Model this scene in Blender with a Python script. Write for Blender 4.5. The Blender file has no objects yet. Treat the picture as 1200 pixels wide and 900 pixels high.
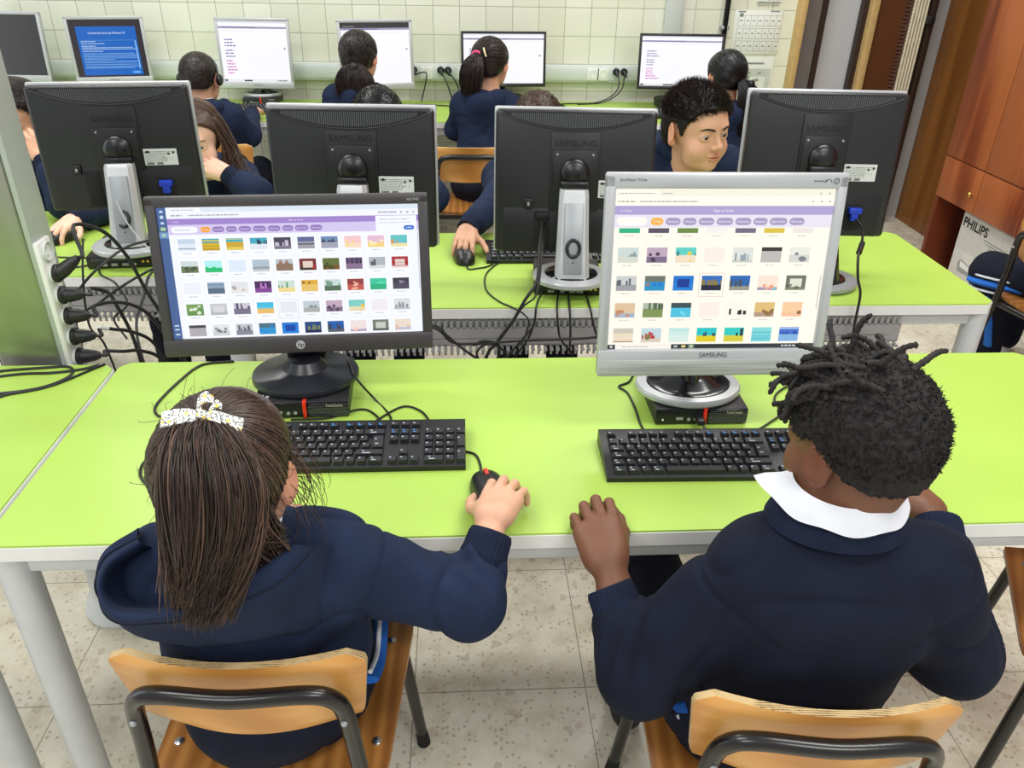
import bpy, bmesh, math, random
import numpy as np
from mathutils import Vector, Matrix

# ------------------------------------------------------------------ camera, world, lights, exposure
SC = bpy.context.scene
COL = SC.collection
PI = math.pi
cam_d = bpy.data.cameras.new('camera')
cam = bpy.data.objects.new('camera', cam_d)
COL.objects.link(cam)
cam_d.sensor_width = 36.0
cam_d.lens = 935.0 / 1200.0 * 36.0
cam_d.clip_start = 0.05
CAM_R = [[0.9982019836954742, -0.057458192047765755, 0.017069150916848748],
         [0.013404659797602254, 0.4915482365321585, 0.8707471770025074],
         [0.05842186955353822, 0.8689527532200627, -0.4914346323053984]]
r_, u_, f_ = CAM_R
cam.matrix_world = Matrix(((r_[0], u_[0], -f_[0], 0.0), (r_[1], u_[1], -f_[1], 0.0),
                           (r_[2], u_[2], -f_[2], 1.54), (0, 0, 0, 1)))
SC.camera = cam
SC.view_settings.view_transform = 'Standard'
SC.view_settings.look = 'None'
SC.view_settings.exposure = 0.0
SC.view_settings.gamma = 1.0
SC.view_settings.use_curve_mapping = False

world = bpy.data.worlds.new('world')
SC.world = world
world.use_nodes = True
bg = world.node_tree.nodes['Background']
bg.inputs[0].default_value = (0.93, 0.97, 1.0, 1)
bg.inputs[1].default_value = 0.62


def area(name, loc, size, power, rot=(0, 0, 0), color=(1, 0.98, 0.94)):
    l = bpy.data.lights.new(name, 'AREA')
    l.shape = 'RECTANGLE'
    l.size, l.size_y = size
    l.energy = power
    l.color = color
    o = bpy.data.objects.new(name, l)
    COL.objects.link(o)
    o.location = loc
    o.rotation_euler = rot
    return o


# fluorescent rows across the ceiling, plus a pair behind the camera added as fill
for (lx, ly, pw) in ((-1.4, -1.3, 34), (1.2, -1.3, 40), (-1.4, 0.5, 24), (1.2, 0.5, 26), (-1.4, 2.3, 24), (1.2, 2.3, 28), (-1.4, 3.7, 28), (1.2, 3.7, 28)):
    area('ceiling_and_fill_light', (lx, ly, 2.95), (1.25, 0.30), pw)
# daylight from the windows along the left-hand wall
area('window_daylight', (-4.2, 1.4, 1.9), (3.5, 1.4), 34, (0, -PI / 2 + 0.15, 0), (0.90, 0.96, 1.0))


# ------------------------------------------------------------------ colours and materials
def lin(c):
    return tuple(((x / 255.0) / 12.92 if x <= 10 else (((x / 255.0) + 0.055) / 1.055) ** 2.4) for x in c)


def S(r, g, b):
    return (*lin((r, g, b)), 1.0)


MATS = {}


class NT:
    def __init__(s, name):
        s.m = bpy.data.materials.new(name)
        s.m.use_nodes = True
        s.t = s.m.node_tree
        s.b = s.t.nodes['Principled BSDF']
        MATS[name] = s.m

    def n(s, typ, **kw):
        nd = s.t.nodes.new(typ)
        for k, v in kw.items():
            if k == 'inp':
                for kk, vv in v.items():
                    if isinstance(vv, bpy.types.NodeSocket):
                        s.t.links.new(vv, nd.inputs[kk])
                    else:
                        nd.inputs[kk].default_value = vv
            else:
                setattr(nd, k, vv if False else v)
        return nd

    def l(s, a, b):
        s.t.links.new(a, b)

    def math(s, op, a, b=0.0, c=None):
        nd = s.t.nodes.new('ShaderNodeMath')
        nd.operation = op
        for i, x in enumerate((a, b) if c is None else (a, b, c)):
            if isinstance(x, bpy.types.NodeSocket):
                s.t.links.new(x, nd.inputs[i])
            else:
                nd.inputs[i].default_value = x
        return nd.outputs[0]

    def mix(s, fac, a, b, blend='MIX'):
        nd = s.t.nodes.new('ShaderNodeMix')
        nd.data_type = 'RGBA'
        nd.blend_type = blend
        for sock, x in ((nd.inputs[0], fac), (nd.inputs[6], a), (nd.inputs[7], b)):
            if isinstance(x, bpy.types.NodeSocket):
                s.t.links.new(x, sock)
            else:
                sock.default_value = x
        return nd.outputs[2]

    def coord(s, which='Object', scale=(1, 1, 1)):
        tc = s.t.nodes.new('ShaderNodeTexCoord')
        mp = s.t.nodes.new('ShaderNodeMapping')
        mp.inputs['Scale'].default_value = scale
        s.t.links.new(tc.outputs[which], mp.inputs[0])
        return mp.outputs[0]

    def noise(s, vec, scale, detail=3, rough=0.5):
        nd = s.t.nodes.new('ShaderNodeTexNoise')
        s.t.links.new(vec, nd.inputs['Vector'])
        nd.inputs['Scale'].default_value = scale
        nd.inputs['Detail'].default_value = detail
        nd.inputs['Roughness'].default_value = rough
        return nd.outputs[0]

    def ramp(s, fac, stops):
        nd = s.t.nodes.new('ShaderNodeValToRGB')
        e = nd.color_ramp.elements
        while len(e) < len(stops):
            e.new(0.5)
        for el, (p, c) in zip(e, stops):
            el.position = p
            el.color = c
        s.t.links.new(fac, nd.inputs[0])
        return nd.outputs[0]

    def bump(s, h, strength=0.3, dist=0.002):
        nd = s.t.nodes.new('ShaderNodeBump')
        nd.inputs['Strength'].default_value = strength
        nd.inputs['Distance'].default_value = dist
        s.t.links.new(h, nd.inputs['Height'])
        s.t.links.new(nd.outputs[0], s.b.inputs['Normal'])

    def col(s, c):
        if isinstance(c, bpy.types.NodeSocket):
            s.t.links.new(c, s.b.inputs['Base Color'])
        else:
            s.b.inputs['Base Color'].default_value = c

    def set(s, rough=0.5, metal=0.0, spec=0.5, **kw):
        s.b.inputs['Roughness'].default_value = rough
        s.b.inputs['Metallic'].default_value = metal
        s.b.inputs['Specular IOR Level'].default_value = spec
        for k, v in kw.items():
            s.b.inputs[k].default_value = v
        return s.m


def plain(name, c, rough=0.5, metal=0.0, spec=0.5, vary=0.06, scale=30, bump=0.0, bscale=400, **kw):
    """a surface of one colour with faint mottling and, if asked, a fine grain"""
    n = NT(name)
    v = n.coord('Object')
    f = n.noise(v, scale, 2)
    a = tuple(min(1, x * (1 + vary)) for x in c[:3]) + (1,)
    b = tuple(x * (1 - vary) for x in c[:3]) + (1,)
    n.col(n.ramp(f, [(0.3, b), (0.7, a)]))
    if bump:
        n.bump(n.noise(v, bscale, 2), bump, 0.001)
    return n.set(rough, metal, spec, **kw)


def attr_mat(name, rough=0.5, emit=0.0, spec=0.5, noise=0.0, nscale=60, sss=0.0, bump=0.0, bscale=500):
    """colour comes from the mesh's own 'Col' attribute"""
    n = NT(name)
    at = n.n('ShaderNodeAttribute', attribute_name='Col')
    c = at.outputs['Color']
    if noise:
        f = n.noise(n.coord('Object'), nscale, 3)
        c = n.mix(1.0, c, n.ramp(f, [(0.25, (1 - noise,) * 3 + (1,)), (0.75, (1 + noise * 0.5,) * 3 + (1,))]), 'MULTIPLY')
    if emit:
        n.col((0.01, 0.01, 0.01, 1))
        n.l(c, n.b.inputs['Emission Color'])
        n.b.inputs['Emission Strength'].default_value = emit
    else:
        n.col(c)
    if sss:
        n.b.inputs['Subsurface Weight'].default_value = sss
        n.b.inputs['Subsurface Radius'].default_value = (1.0, 0.35, 0.2)
        n.b.inputs['Subsurface Scale'].default_value = 0.006
    if bump:
        n.bump(n.noise(n.coord('Object'), bscale, 2), bump, 0.001)
    return n.set(rough, 0.0, spec)


def wood(name, c1, c2, c3, scale=(1, 1, 1), rough=0.4, ring=6.0, dist=3.0, spec=0.5):
    n = NT(name)
    v = n.coord('Object', scale)
    w = n.n('ShaderNodeTexWave', wave_type='BANDS', bands_direction='X', inp={'Vector': v, 'Scale': ring, 'Distortion': dist, 'Detail': 3.0, 'Detail Scale': 1.2})
    f = n.noise(v, 2.0, 4, 0.6)
    k = n.math('ADD', n.math('MULTIPLY', w.outputs['Fac'], 0.45), n.math('MULTIPLY', f, 0.55))
    n.col(n.ramp(k, [(0.28, c1), (0.5, c2), (0.70, c3)]))
    n.bump(k, 0.05, 0.001)
    return n.set(rough, 0.0, spec)


# floor: terrazzo tiles 40 cm
n = NT('terrazzo')
v = n.coord('Object')
sx = n.n('ShaderNodeSeparateXYZ', inp={0: v})
fx = n.math('FRACT', n.math('DIVIDE', n.math('SUBTRACT', sx.outputs[0], 0.272), 0.4))
fy = n.math('FRACT', n.math('DIVIDE', n.math('SUBTRACT', sx.outputs[1], 0.07), 0.4))
jx = n.math('LESS_THAN', n.math('ABSOLUTE', n.math('SUBTRACT', fx, 0.5)), 0.4970)
jy = n.math('LESS_THAN', n.math('ABSOLUTE', n.math('SUBTRACT', fy, 0.5)), 0.4970)
joint = n.math('MULTIPLY', jx, jy)
base = n.ramp(n.noise(v, 9, 5, 0.65), [(0.3, S(203, 195, 172)), (0.5, S(224, 218, 198)), (0.72, S(235, 232, 218))])
vo = n.n('ShaderNodeTexVoronoi', feature='F1', inp={'Vector': v, 'Scale': 27.0, 'Randomness': 1.0})
sp = n.n('ShaderNodeSeparateColor', inp={0: vo.outputs['Color']})
wob = n.math('ADD', vo.outputs['Distance'], n.math('MULTIPLY', n.noise(v, 70, 3), 0.6))
chip = n.math('MULTIPLY', n.math('LESS_THAN', wob, 0.60), n.math('GREATER_THAN', sp.outputs[0], 0.5))
chipc = n.ramp(sp.outputs[1], [(0.0, S(158, 146, 120)), (0.35, S(184, 172, 146)), (0.6, S(190, 160, 138)), (0.75, S(226, 222, 206)), (1.0, S(152, 144, 124))])
c = n.mix(n.math('MULTIPLY', chip, 0.45), base, chipc)
vo2 = n.n('ShaderNodeTexVoronoi', feature='F1', inp={'Vector': v, 'Scale': 85.0})
sp2 = n.n('ShaderNodeSeparateColor', inp={0: vo2.outputs['Color']})
ch2 = n.math('MULTIPLY', n.math('LESS_THAN', vo2.outputs['Distance'], 0.36), n.math('GREATER_THAN', sp2.outputs[0], 0.7))
c = n.mix(n.math('MULTIPLY', ch2, 0.55), c, n.ramp(sp2.outputs[1], [(0, S(146, 132, 106)), (0.5, S(184, 172, 148)), (1, S(138, 124, 106))]))
c = n.mix(joint, S(146, 137, 118), c)
n.col(c)
n.l(n.ramp(n.noise(v, 14, 3), [(0.3, (0.22,) * 3 + (1,)), (0.7, (0.38,) * 3 + (1,))]), n.b.inputs['Roughness'])
n.bump(joint, 0.25, 0.001)
n.b.inputs['Specular IOR Level'].default_value = 0.5

# back wall: cream-green glazed tiles 14.3 cm
n = NT('glazed_tile')
v = n.coord('Object')
sx = n.n('ShaderNodeSeparateXYZ', inp={0: v})
ux = n.math('DIVIDE', n.math('ADD', sx.outputs[0], 0.147), 0.1432)
uz = n.math('DIVIDE', n.math('SUBTRACT', sx.outputs[2], 1.053), 0.1432)
ax = n.math('ABSOLUTE', n.math('SUBTRACT', n.math('FRACT', ux), 0.5))
az = n.math('ABSOLUTE', n.math('SUBTRACT', n.math('FRACT', uz), 0.5))
mx = n.math('MAXIMUM', ax, az)
tile = n.math('LESS_THAN', mx, 0.489)
cid = n.n('ShaderNodeCombineXYZ', inp={0: n.math('FLOOR', ux), 1: n.math('FLOOR', uz)})
wn = n.n('ShaderNodeTexWhiteNoise', inp={'Vector': cid.outputs[0]})
tc = n.ramp(wn.outputs['Value'], [(0.0, S(216, 218, 198)), (0.5, S(222, 224, 206)), (1.0, S(228, 230, 214))])
n.col(n.mix(tile, S(156, 160, 138), tc))
edge = n.math('MULTIPLY', n.math('SMOOTH_MIN', n.math('SUBTRACT', 0.5, mx), 0.05, 0.02), 8.0)
n.bump(n.math('ADD', edge, n.math('MULTIPLY', n.noise(v, 9, 2), 0.9)), 0.35, 0.004)
n.set(0.12, 0.0, 0.5)

# green laminate
n = NT('green_laminate')
v = n.coord('Object')
n.col(n.ramp(n.noise(v, 3.0, 3), [(0.3, S(163, 196, 84)), (0.7, S(168, 201, 89))]))
n.bump(n.noise(v, 900, 2), 0.06, 0.0005)
n.set(0.34, 0.0, 0.45)

plain('white_edge', S(226, 226, 224), 0.4, vary=0.02)
plain('grey_paint', S(196, 199, 200), 0.35, vary=0.03)
plain('duct_grey', S(150, 148, 148), 0.5)
plain('duct_slot', S(52, 50, 52), 0.7)
plain('white_plastic', S(226, 227, 222), 0.35, vary=0.02)
plain('trunk_plastic', S(208, 214, 210), 0.38, vary=0.02)
plain('black_plastic', S(24, 24, 26), 0.42, vary=0.12, bump=0.08, bscale=1500)
plain('shell_black', S(33, 33, 36), 0.36, vary=0.06, bump=0.10, bscale=1800)
plain('shell_dark', S(24, 24, 27), 0.42, vary=0.06)
plain('gloss_black', S(18, 18, 20), 0.16, vary=0.05)
plain('hinge_black', S(22, 22, 24), 0.3, vary=0.05)
plain('hp_bezel', S(62, 58, 60), 0.42, vary=0.04)
plain('hp_stand', S(34, 36, 42), 0.28, vary=0.06)
plain('silver', S(186, 188, 190), 0.34, metal=0.25, vary=0.02, bump=0.04, bscale=1500)
plain('silver_dark', S(158, 162, 166), 0.38, metal=0.3, vary=0.03)
plain('cable_black', S(22, 22, 23), 0.45, vary=0.1)
plain('cable_grey', S(178, 178, 176), 0.45)
plain('rubber', S(16, 16, 16), 0.8)
plain('vga_blue', S(26, 60, 190), 0.45)
plain('red_plastic', S(216, 52, 32), 0.4)
plain('pale_print', S(196, 198, 170), 0.5)
plain('grey_print', S(84, 86, 90), 0.5)
plain('dark_print', S(20, 20, 24), 0.6)
plain('emboss_print', S(27, 27, 29), 0.45)
plain('key_black', S(30, 31, 34), 0.42, vary=0.1)
plain('keyboard_body', S(24, 24, 27), 0.38)
plain('key_legend', S(168, 172, 178), 0.5)
plain('key_blue', S(52, 122, 190), 0.5)
plain('mouse_black', S(26, 25, 26), 0.34)
plain('brass', S(214, 170, 84), 0.22, metal=0.95)
plain('chrome', S(190, 190, 192), 0.18, metal=0.95)
plain('navy_fleece', S(29, 39, 63), 0.92, spec=0.2, vary=0.16, scale=18, bump=0.25, bscale=1400)
plain('navy_knit', S(20, 25, 40), 0.92, spec=0.2, vary=0.16, scale=18, bump=0.25, bscale=1400)
plain('navy_rib', S(23, 30, 50), 0.92, spec=0.2, vary=0.15, scale=40, bump=0.2, bscale=900)
plain('navy_trousers', S(19, 23, 38), 0.85, spec=0.25, vary=0.15, scale=22, bump=0.15, bscale=1200)
plain('blue_stripe', S(38, 104, 196), 0.8, spec=0.25)
plain('white_piping', S(216, 222, 230), 0.75)
plain('white_cotton', S(226, 228, 234), 0.85, spec=0.2, vary=0.03, bump=0.25, bscale=1500)
plain('black_shoe', S(22, 22, 24), 0.5)
plain('white_shoe', S(206, 206, 204), 0.5)
plain('paper', S(226, 230, 222), 0.6, vary=0.02)
plain('sticker', S(214, 216, 214), 0.5, vary=0.02)
plain('poster_ink', S(134, 142, 138), 0.7)
plain('poster_grey', S(196, 200, 194), 0.7)
plain('cardboard_white', S(212, 210, 202), 0.55, vary=0.04, scale=8)
plain('cardboard_grey', S(196, 194, 188), 0.55)
plain('bin_plastic', S(206, 208, 208), 0.4, vary=0.03)
plain('tan_wood', S(196, 164, 108), 0.5, vary=0.08)
plain('grey_door', S(112, 106, 102), 0.6)
plain('corridor_wall', S(192, 192, 194), 0.7, vary=0.03, scale=6)
plain('dark_frame_and_gap', S(46, 30, 22), 0.5)
plain('cream_slat', S(222, 212, 186), 0.5)
plain('pink_band', S(206, 60, 112), 0.6)
plain('hairclip_gold', S(214, 196, 150), 0.3, metal=0.6)
plain('brick_red', S(92, 56, 42), 0.8)
wood('cabinet_wood', S(88, 36, 18), S(130, 62, 32), S(164, 92, 50), scale=(3.0, 5.0, 0.5), rough=0.33, ring=0.9, dist=5.0)
wood('cabinet_dark', S(84, 34, 20), S(100, 44, 26), S(114, 52, 30), scale=(2.0, 2.0, 0.5), rough=0.36, ring=0.6, dist=7.0)
wood('panel_wood', S(112, 68, 26), S(138, 88, 38), S(158, 106, 50), scale=(4.0, 6.0, 0.35), rough=0.34, ring=1.4, dist=3.0)
wood('door_wood', S(74, 42, 22), S(90, 52, 28), S(104, 62, 34), scale=(6.0, 6.0, 0.5), rough=0.4)
wood('beech_ply', S(184, 124, 56), S(204, 144, 72), S(216, 160, 88), scale=(0.7, 4.0, 7.0), rough=0.3, ring=2.2, dist=2.5)
wood('seat_ply', S(140, 90, 40), S(158, 104, 50), S(172, 118, 60), scale=(8.0, 0.7, 4.0), rough=0.3, ring=1.3, dist=6.0)
# edge of the plywood: stacked veneers with chipped dark lines
n = NT('ply_edge')
v = n.coord('Object')
w = n.n('ShaderNodeTexWave', wave_type='BANDS', bands_direction='Y', inp={'Vector': v, 'Scale': 95.0, 'Distortion': 1.6, 'Detail': 2.0, 'Detail Scale': 6.0})
chips = n.ramp(n.noise(v, 26, 4), [(0.42, (0, 0, 0, 1)), (0.60, (1, 1, 1, 1))])
n.col(n.mix(n.math('MULTIPLY', n.math('LESS_THAN', w.outputs['Fac'], 0.3), chips), S(206, 178, 128), S(86, 58, 30)))
n.set(0.6)
# chipped black enamel over steel
n = NT('enamel_tube')
v = n.coord('Object')
k = n.noise(v, 24, 5, 0.62)
m = n.ramp(k, [(0.69, (0, 0, 0, 1)), (0.72, (1, 1, 1, 1))])
n.col(n.mix(m, S(26, 23, 22), S(128, 118, 112)))
n.set(0.24, 0.0, 0.5)
# brushed aluminium skin of the service column
n = NT('column_metal')
v = n.coord('Object', (6, 6, 0.6))
n.col(n.ramp(n.noise(v, 3, 2), [(0.3, S(150, 152, 148)), (0.7, S(164, 166, 162))]))
n.set(0.32, 0.85, 0.5)
plain('column_edge', S(176, 182, 178), 0.4, metal=0.1, vary=0.02)
# silver bezel with fine horizontal lines
n = NT('brushed_bezel')
v = n.coord('Object', (1, 1, 90))
n.col(n.ramp(n.noise(v, 6, 2), [(0.35, S(160, 163, 160)), (0.65, S(190, 193, 189))]))
n.set(0.36, 0.25, 0.5)
# floral ribbon
n = NT('floral_ribbon')
v = n.coord('Object')
vo = n.n('ShaderNodeTexVoronoi', feature='F1', inp={'Vector': v, 'Scale': 560.0})
sp = n.n('ShaderNodeSeparateColor', inp={0: vo.outputs['Color']})
dots = n.math('MULTIPLY', n.math('LESS_THAN', vo.outputs['Distance'], 0.5), n.math('GREATER_THAN', sp.outputs[0], 0.42))
c = n.mix(dots, S(232, 230, 222), n.ramp(sp.outputs[1], [(0.0, S(52, 66, 92)), (0.5, S(98, 112, 128)), (1.0, S(130, 128, 96))]))
vo = n.n('ShaderNodeTexVoronoi', feature='F1', inp={'Vector': v, 'Scale': 150.0})
sp = n.n('ShaderNodeSeparateColor', inp={0: vo.outputs['Color']})
fl = n.math('MULTIPLY', n.math('LESS_THAN', vo.outputs['Distance'], 0.34), n.math('GREATER_THAN', sp.outputs[0], 0.5))
n.col(n.mix(fl, c, n.mix(sp.outputs[1], S(232, 196, 78), S(242, 218, 128))))
n.set(0.8, 0, 0.2)


def hair_mat(name, dark, light, rough=0.42):
    n = NT(name)
    at = n.n('ShaderNodeAttribute', attribute_name='Col')
    n.col(n.mix(at.outputs['Fac'], dark, light))
    return n.set(rough, 0.0, 0.4)


hair_mat('hair_brown', S(31, 23, 20), S(130, 98, 80))
hair_mat('hair_dark', S(18, 14, 13), S(62, 46, 40))
hair_mat('hair_black', S(8, 8, 10), S(26, 24, 26), 0.34)
hair_mat('hair_loc', S(12, 10, 10), S(48, 42, 40), 0.75)
attr_mat('skin', 0.5, noise=0.05, nscale=70, sss=0.12, spec=0.35, bump=0.06, bscale=900)
attr_mat('eye_gloss', 0.08)
attr_mat('screen_lit', 0.25, emit=1.0)
attr_mat('paint', 0.5)


# ------------------------------------------------------------------ mesh helpers
def TR(loc=(0, 0, 0), rx=0.0, ry=0.0, rz=0.0, s=1.0):
    m = Matrix.Translation(loc) @ Matrix.Rotation(rz, 4, 'Z') @ Matrix.Rotation(rx, 4, 'X') @ Matrix.Rotation(ry, 4, 'Y')
    a = np.array(m)
    a[:3, :3] *= s
    return a


def xf(T, v):
    v = np.asarray(v, float)
    return v if T is None else v @ T[:3, :3].T + T[:3, 3]


_rb = {}


def rbox_geo(s, r, seg):
    key = (tuple(round(x, 5) for x in s), round(r, 5), seg)
    if key not in _rb:
        bm = bmesh.new()
        bmesh.ops.create_cube(bm, size=1.0)
        for v in bm.verts:
            v.co = Vector((v.co.x * s[0], v.co.y * s[1], v.co.z * s[2]))
        r = min(r, min(s) * 0.49)
        if r > 0:
            bmesh.ops.bevel(bm, geom=list(bm.edges), offset=r, segments=seg, profile=0.5, affect='EDGES')
        bm.verts.index_update()
        _rb[key] = (np.array([v.co[:] for v in bm.verts]), [[v.index for v in f.verts] for f in bm.faces])
        bm.free()
    return _rb[key]


_txt = {}


def text_geo(body, extrude=0.0, bold=0.0):
    key = (body, extrude, bold)
    if key not in _txt:
        cu = bpy.data.curves.new('t', 'FONT')
        cu.body = body
        cu.size = 1.0
        cu.extrude = extrude
        cu.offset = bold
        cu.align_x = 'CENTER'
        cu.resolution_u = 3
        o = bpy.data.objects.new('t', cu)
        COL.objects.link(o)
        dg = bpy.context.evaluated_depsgraph_get()
        me = bpy.data.meshes.new_from_object(o.evaluated_get(dg))
        v = np.array([x.co[:] for x in me.vertices]) if len(me.vertices) else np.zeros((0, 3))
        f = [list(p.vertices) for p in me.polygons]
        bpy.data.objects.remove(o)
        bpy.data.meshes.remove(me)
        bpy.data.curves.remove(cu)
        _txt[key] = (v, f)
    return _txt[key]


def frames(pts):
    """parallel transport frames along a polyline"""
    pts = np.asarray(pts, float)
    t = np.gradient(pts, axis=0)
    t /= np.linalg.norm(t, axis=1)[:, None] + 1e-12
    a = np.array([0, 0, 1.0]) if abs(t[0][2]) < 0.9 else np.array([1.0, 0, 0])
    n = np.cross(t[0], a)
    n /= np.linalg.norm(n)
    N = [n]
    for i in range(1, len(pts)):
        n = N[-1] - t[i] * np.dot(N[-1], t[i])
        N.append(n / (np.linalg.norm(n) + 1e-12))
    N = np.array(N)
    return t, N, np.cross(t, N)


def spline(P, n=8):
    """Catmull-Rom through the points"""
    P = np.asarray(P, float)
    Q = np.vstack([2 * P[0] - P[1], P, 2 * P[-1] - P[-2]])
    out = []
    for i in range(1, len(Q) - 2):
        p0, p1, p2, p3 = Q[i - 1], Q[i], Q[i + 1], Q[i + 2]
        for k in range(n):
            t = k / n
            out.append(0.5 * (2 * p1 + (p2 - p0) * t + (2 * p0 - 5 * p1 + 4 * p2 - p3) * t * t + (3 * p1 - p0 - 3 * p2 + p3) * t ** 3))
    out.append(P[-1])
    return np.array(out)


class MB:
    """collects shapes, then links them as ONE mesh object"""

    def __init__(s):
        s.v, s.f, s.c, s.n = [], [], [], 0

    def add(s, v, f, T=None, col=None):
        v = xf(T, v)
        if len(v) == 0:
            return s
        s.v.append(v)
        s.f += [[i + s.n for i in q] for q in f]
        s.c += [col] * len(f)
        s.n += len(v)
        return s

    def box(s, c, d, T=None, col=None):
        v = np.array([[x, y, z] for x in (-.5, .5) for y in (-.5, .5) for z in (-.5, .5)]) * np.array(d) + np.array(c)
        return s.add(v, [[0, 1, 3, 2], [4, 6, 7, 5], [0, 4, 5, 1], [2, 3, 7, 6], [0, 2, 6, 4], [1, 5, 7, 3]], T, col)

    def rbox(s, c, d, r, seg=2, T=None, col=None):
        v, f = rbox_geo(d, r, seg)
        return s.add(v + np.array(c), f, T, col)

    def tube(s, pts, r, n=8, T=None, caps=True, col=None, flat=None):
        pts = np.asarray(pts, float)
        t, N, B = frames(pts)
        r = np.broadcast_to(np.asarray(r, float), (len(pts),))
        a = np.linspace(0, 2 * PI, n, endpoint=False)
        k2 = 1.0 if flat is None else flat
        ring = (N[:, None, :] * np.cos(a)[None, :, None] + B[:, None, :] * np.sin(a)[None, :, None] * k2) * r[:, None, None] + pts[:, None, :]
        m = len(pts)
        f = [[i * n + j, i * n + (j + 1) % n, (i + 1) * n + (j + 1) % n, (i + 1) * n + j] for i in range(m - 1) for j in range(n)]
        if caps:
            f += [list(range(n))[::-1], list(range((m - 1) * n, m * n))]
        return s.add(ring.reshape(-1, 3), f, T, col)

    def lathe(s, prof, n=24, T=None, col=None, sy=1.0):
        """prof: (r, z) from bottom to top; closed with caps where r > 0"""
        a = np.linspace(0, 2 * PI, n, endpoint=False)
        v = np.array([[r * math.cos(x), r * math.sin(x) * sy, z] for r, z in prof for x in a])
        m = len(prof)
        f = [[i * n + j, i * n + (j + 1) % n, (i + 1) * n + (j + 1) % n, (i + 1) * n + j] for i in range(m - 1) for j in range(n)]
        if prof[0][0] > 1e-6:
            f.append(list(range(n))[::-1])
        if prof[-1][0] > 1e-6:
            f.append(list(range((m - 1) * n, m * n)))
        return s.add(v, f, T, col)

    def prism(s, poly, d, T=None, col=None):
        """poly in local x/z, thickness d along y (centred)"""
        k = len(poly)
        v = [[x, -d / 2, z] for x, z in poly] + [[x, d / 2, z] for x, z in poly]
        f = [list(range(k)), list(range(2 * k - 1, k - 1, -1))] + [[(i + 1) % k, i, i + k, (i + 1) % k + k] for i in range(k)]
        return s.add(v, f, T, col)

    def text(s, body, size, T=None, extrude=0.0, col=None, maxw=None, bold=0.0):
        """text in local x/z facing -y, centred, baseline at z = 0"""
        v, f = text_geo(body, extrude / size if size else 0, bold)
        if len(v) == 0:
            return s
        v = v * size
        if maxw:
            w = v[:, 0].max() - v[:, 0].min()
            v = v * np.array([maxw / w, 1, 1])
        return s.add(np.stack([v[:, 0], -v[:, 2], v[:, 1]], 1), f, T, col)

    def grid(s, G, T=None, closed_u=False, closed_v=False, col=None):
        G = np.asarray(G, float)
        m, n = G.shape[:2]
        f = []
        for i in range(m if closed_u else m - 1):
            for j in range(n if closed_v else n - 1):
                i2, j2 = (i + 1) % m, (j + 1) % n
                f.append([i * n + j, i2 * n + j, i2 * n + j2, i * n + j2])
        return s.add(G.reshape(-1, 3), f, T, col)

    def ball(s, c, r, n=16, T=None, col=None):
        r = np.broadcast_to(np.asarray(r, float), (3,))
        pr = [(math.sin(PI * i / (n // 2)), -math.cos(PI * i / (n // 2))) for i in range(1, n // 2)]
        a = np.linspace(0, 2 * PI, n, endpoint=False)
        v = [[0, 0, -1]] + [[q * math.cos(x), q * math.sin(x), z] for q, z in pr for x in a] + [[0, 0, 1]]
        m = len(pr)
        f = [[0, 1 + (j + 1) % n, 1 + j] for j in range(n)]
        f += [[1 + i * n + j, 1 + i * n + (j + 1) % n, 1 + (i + 1) * n + (j + 1) % n, 1 + (i + 1) * n + j] for i in range(m - 1) for j in range(n)]
        f += [[1 + m * n, 1 + (m - 1) * n + j, 1 + (m - 1) * n + (j + 1) % n] for j in range(n)]
        return s.add(np.array(v) * r + np.array(c), f, T, col)

    def build(s, name, mat, parent=None, smooth=35, loc=None):
        V = np.concatenate(s.v) if s.v else np.zeros((0, 3))
        me = bpy.data.meshes.new(name)
        me.from_pydata(V.tolist(), [], s.f)
        if any(c is not None for c in s.c):
            at = me.color_attributes.new('Col', 'FLOAT_COLOR', 'CORNER')
            buf = []
            for c, q in zip(s.c, s.f):
                buf += list(c if c is not None else (0.5, 0.5, 0.5, 1)) * len(q)
            at.data.foreach_set('color', buf)
        return link(name, me, mat, parent, smooth, loc)


def link(name, me, mat, parent=None, smooth=35, loc=None):
    me.materials.append(MATS[mat])
    if smooth:
        me.shade_smooth()
        if smooth < 180:
            me.set_sharp_from_angle(angle=math.radians(smooth))
    o = bpy.data.objects.new(name, me)
    COL.objects.link(o)
    if parent is not None:
        o.parent = parent
    if loc is not None:
        o.location = loc
    return o


def np_mesh(name, V, F, mat, parent=None, smooth=180, col=None, loc=None):
    me = bpy.data.meshes.new(name)
    F = np.asarray(F, np.int32)
    k = F.shape[1]
    me.vertices.add(len(V))
    me.vertices.foreach_set('co', np.asarray(V, np.float32).ravel())
    me.loops.add(F.size)
    me.loops.foreach_set('vertex_index', F.ravel())
    me.polygons.add(len(F))
    me.polygons.foreach_set('loop_start', np.arange(0, F.size, k, dtype=np.int32))
    me.update(calc_edges=True)
    me.validate()
    if col is not None:
        at = me.color_attributes.new('Col', 'FLOAT_COLOR', 'POINT')
        c = np.asarray(col, np.float32)
        if c.ndim == 1:
            c = np.stack([c, c, c, np.ones_like(c)], 1)
        at.data.foreach_set('color', c.ravel())
    return link(name, me, mat, parent, smooth, loc)


def thing(name, label, cat, loc=(0, 0, 0), rz=0.0, group=None):
    o = bpy.data.objects.new(name, None)
    o.empty_display_size = 0.05
    COL.objects.link(o)
    o.location = loc
    o.rotation_euler = (0, 0, rz)
    return tag(o, label, cat, group)


def tag(o, label, cat, group=None, kind=None):
    o['label'] = label
    o['category'] = cat
    if group:
        o['group'] = group
    if kind:
        o['kind'] = kind
    return o


def struct(o):
    o['kind'] = 'structure'
    return o


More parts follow.
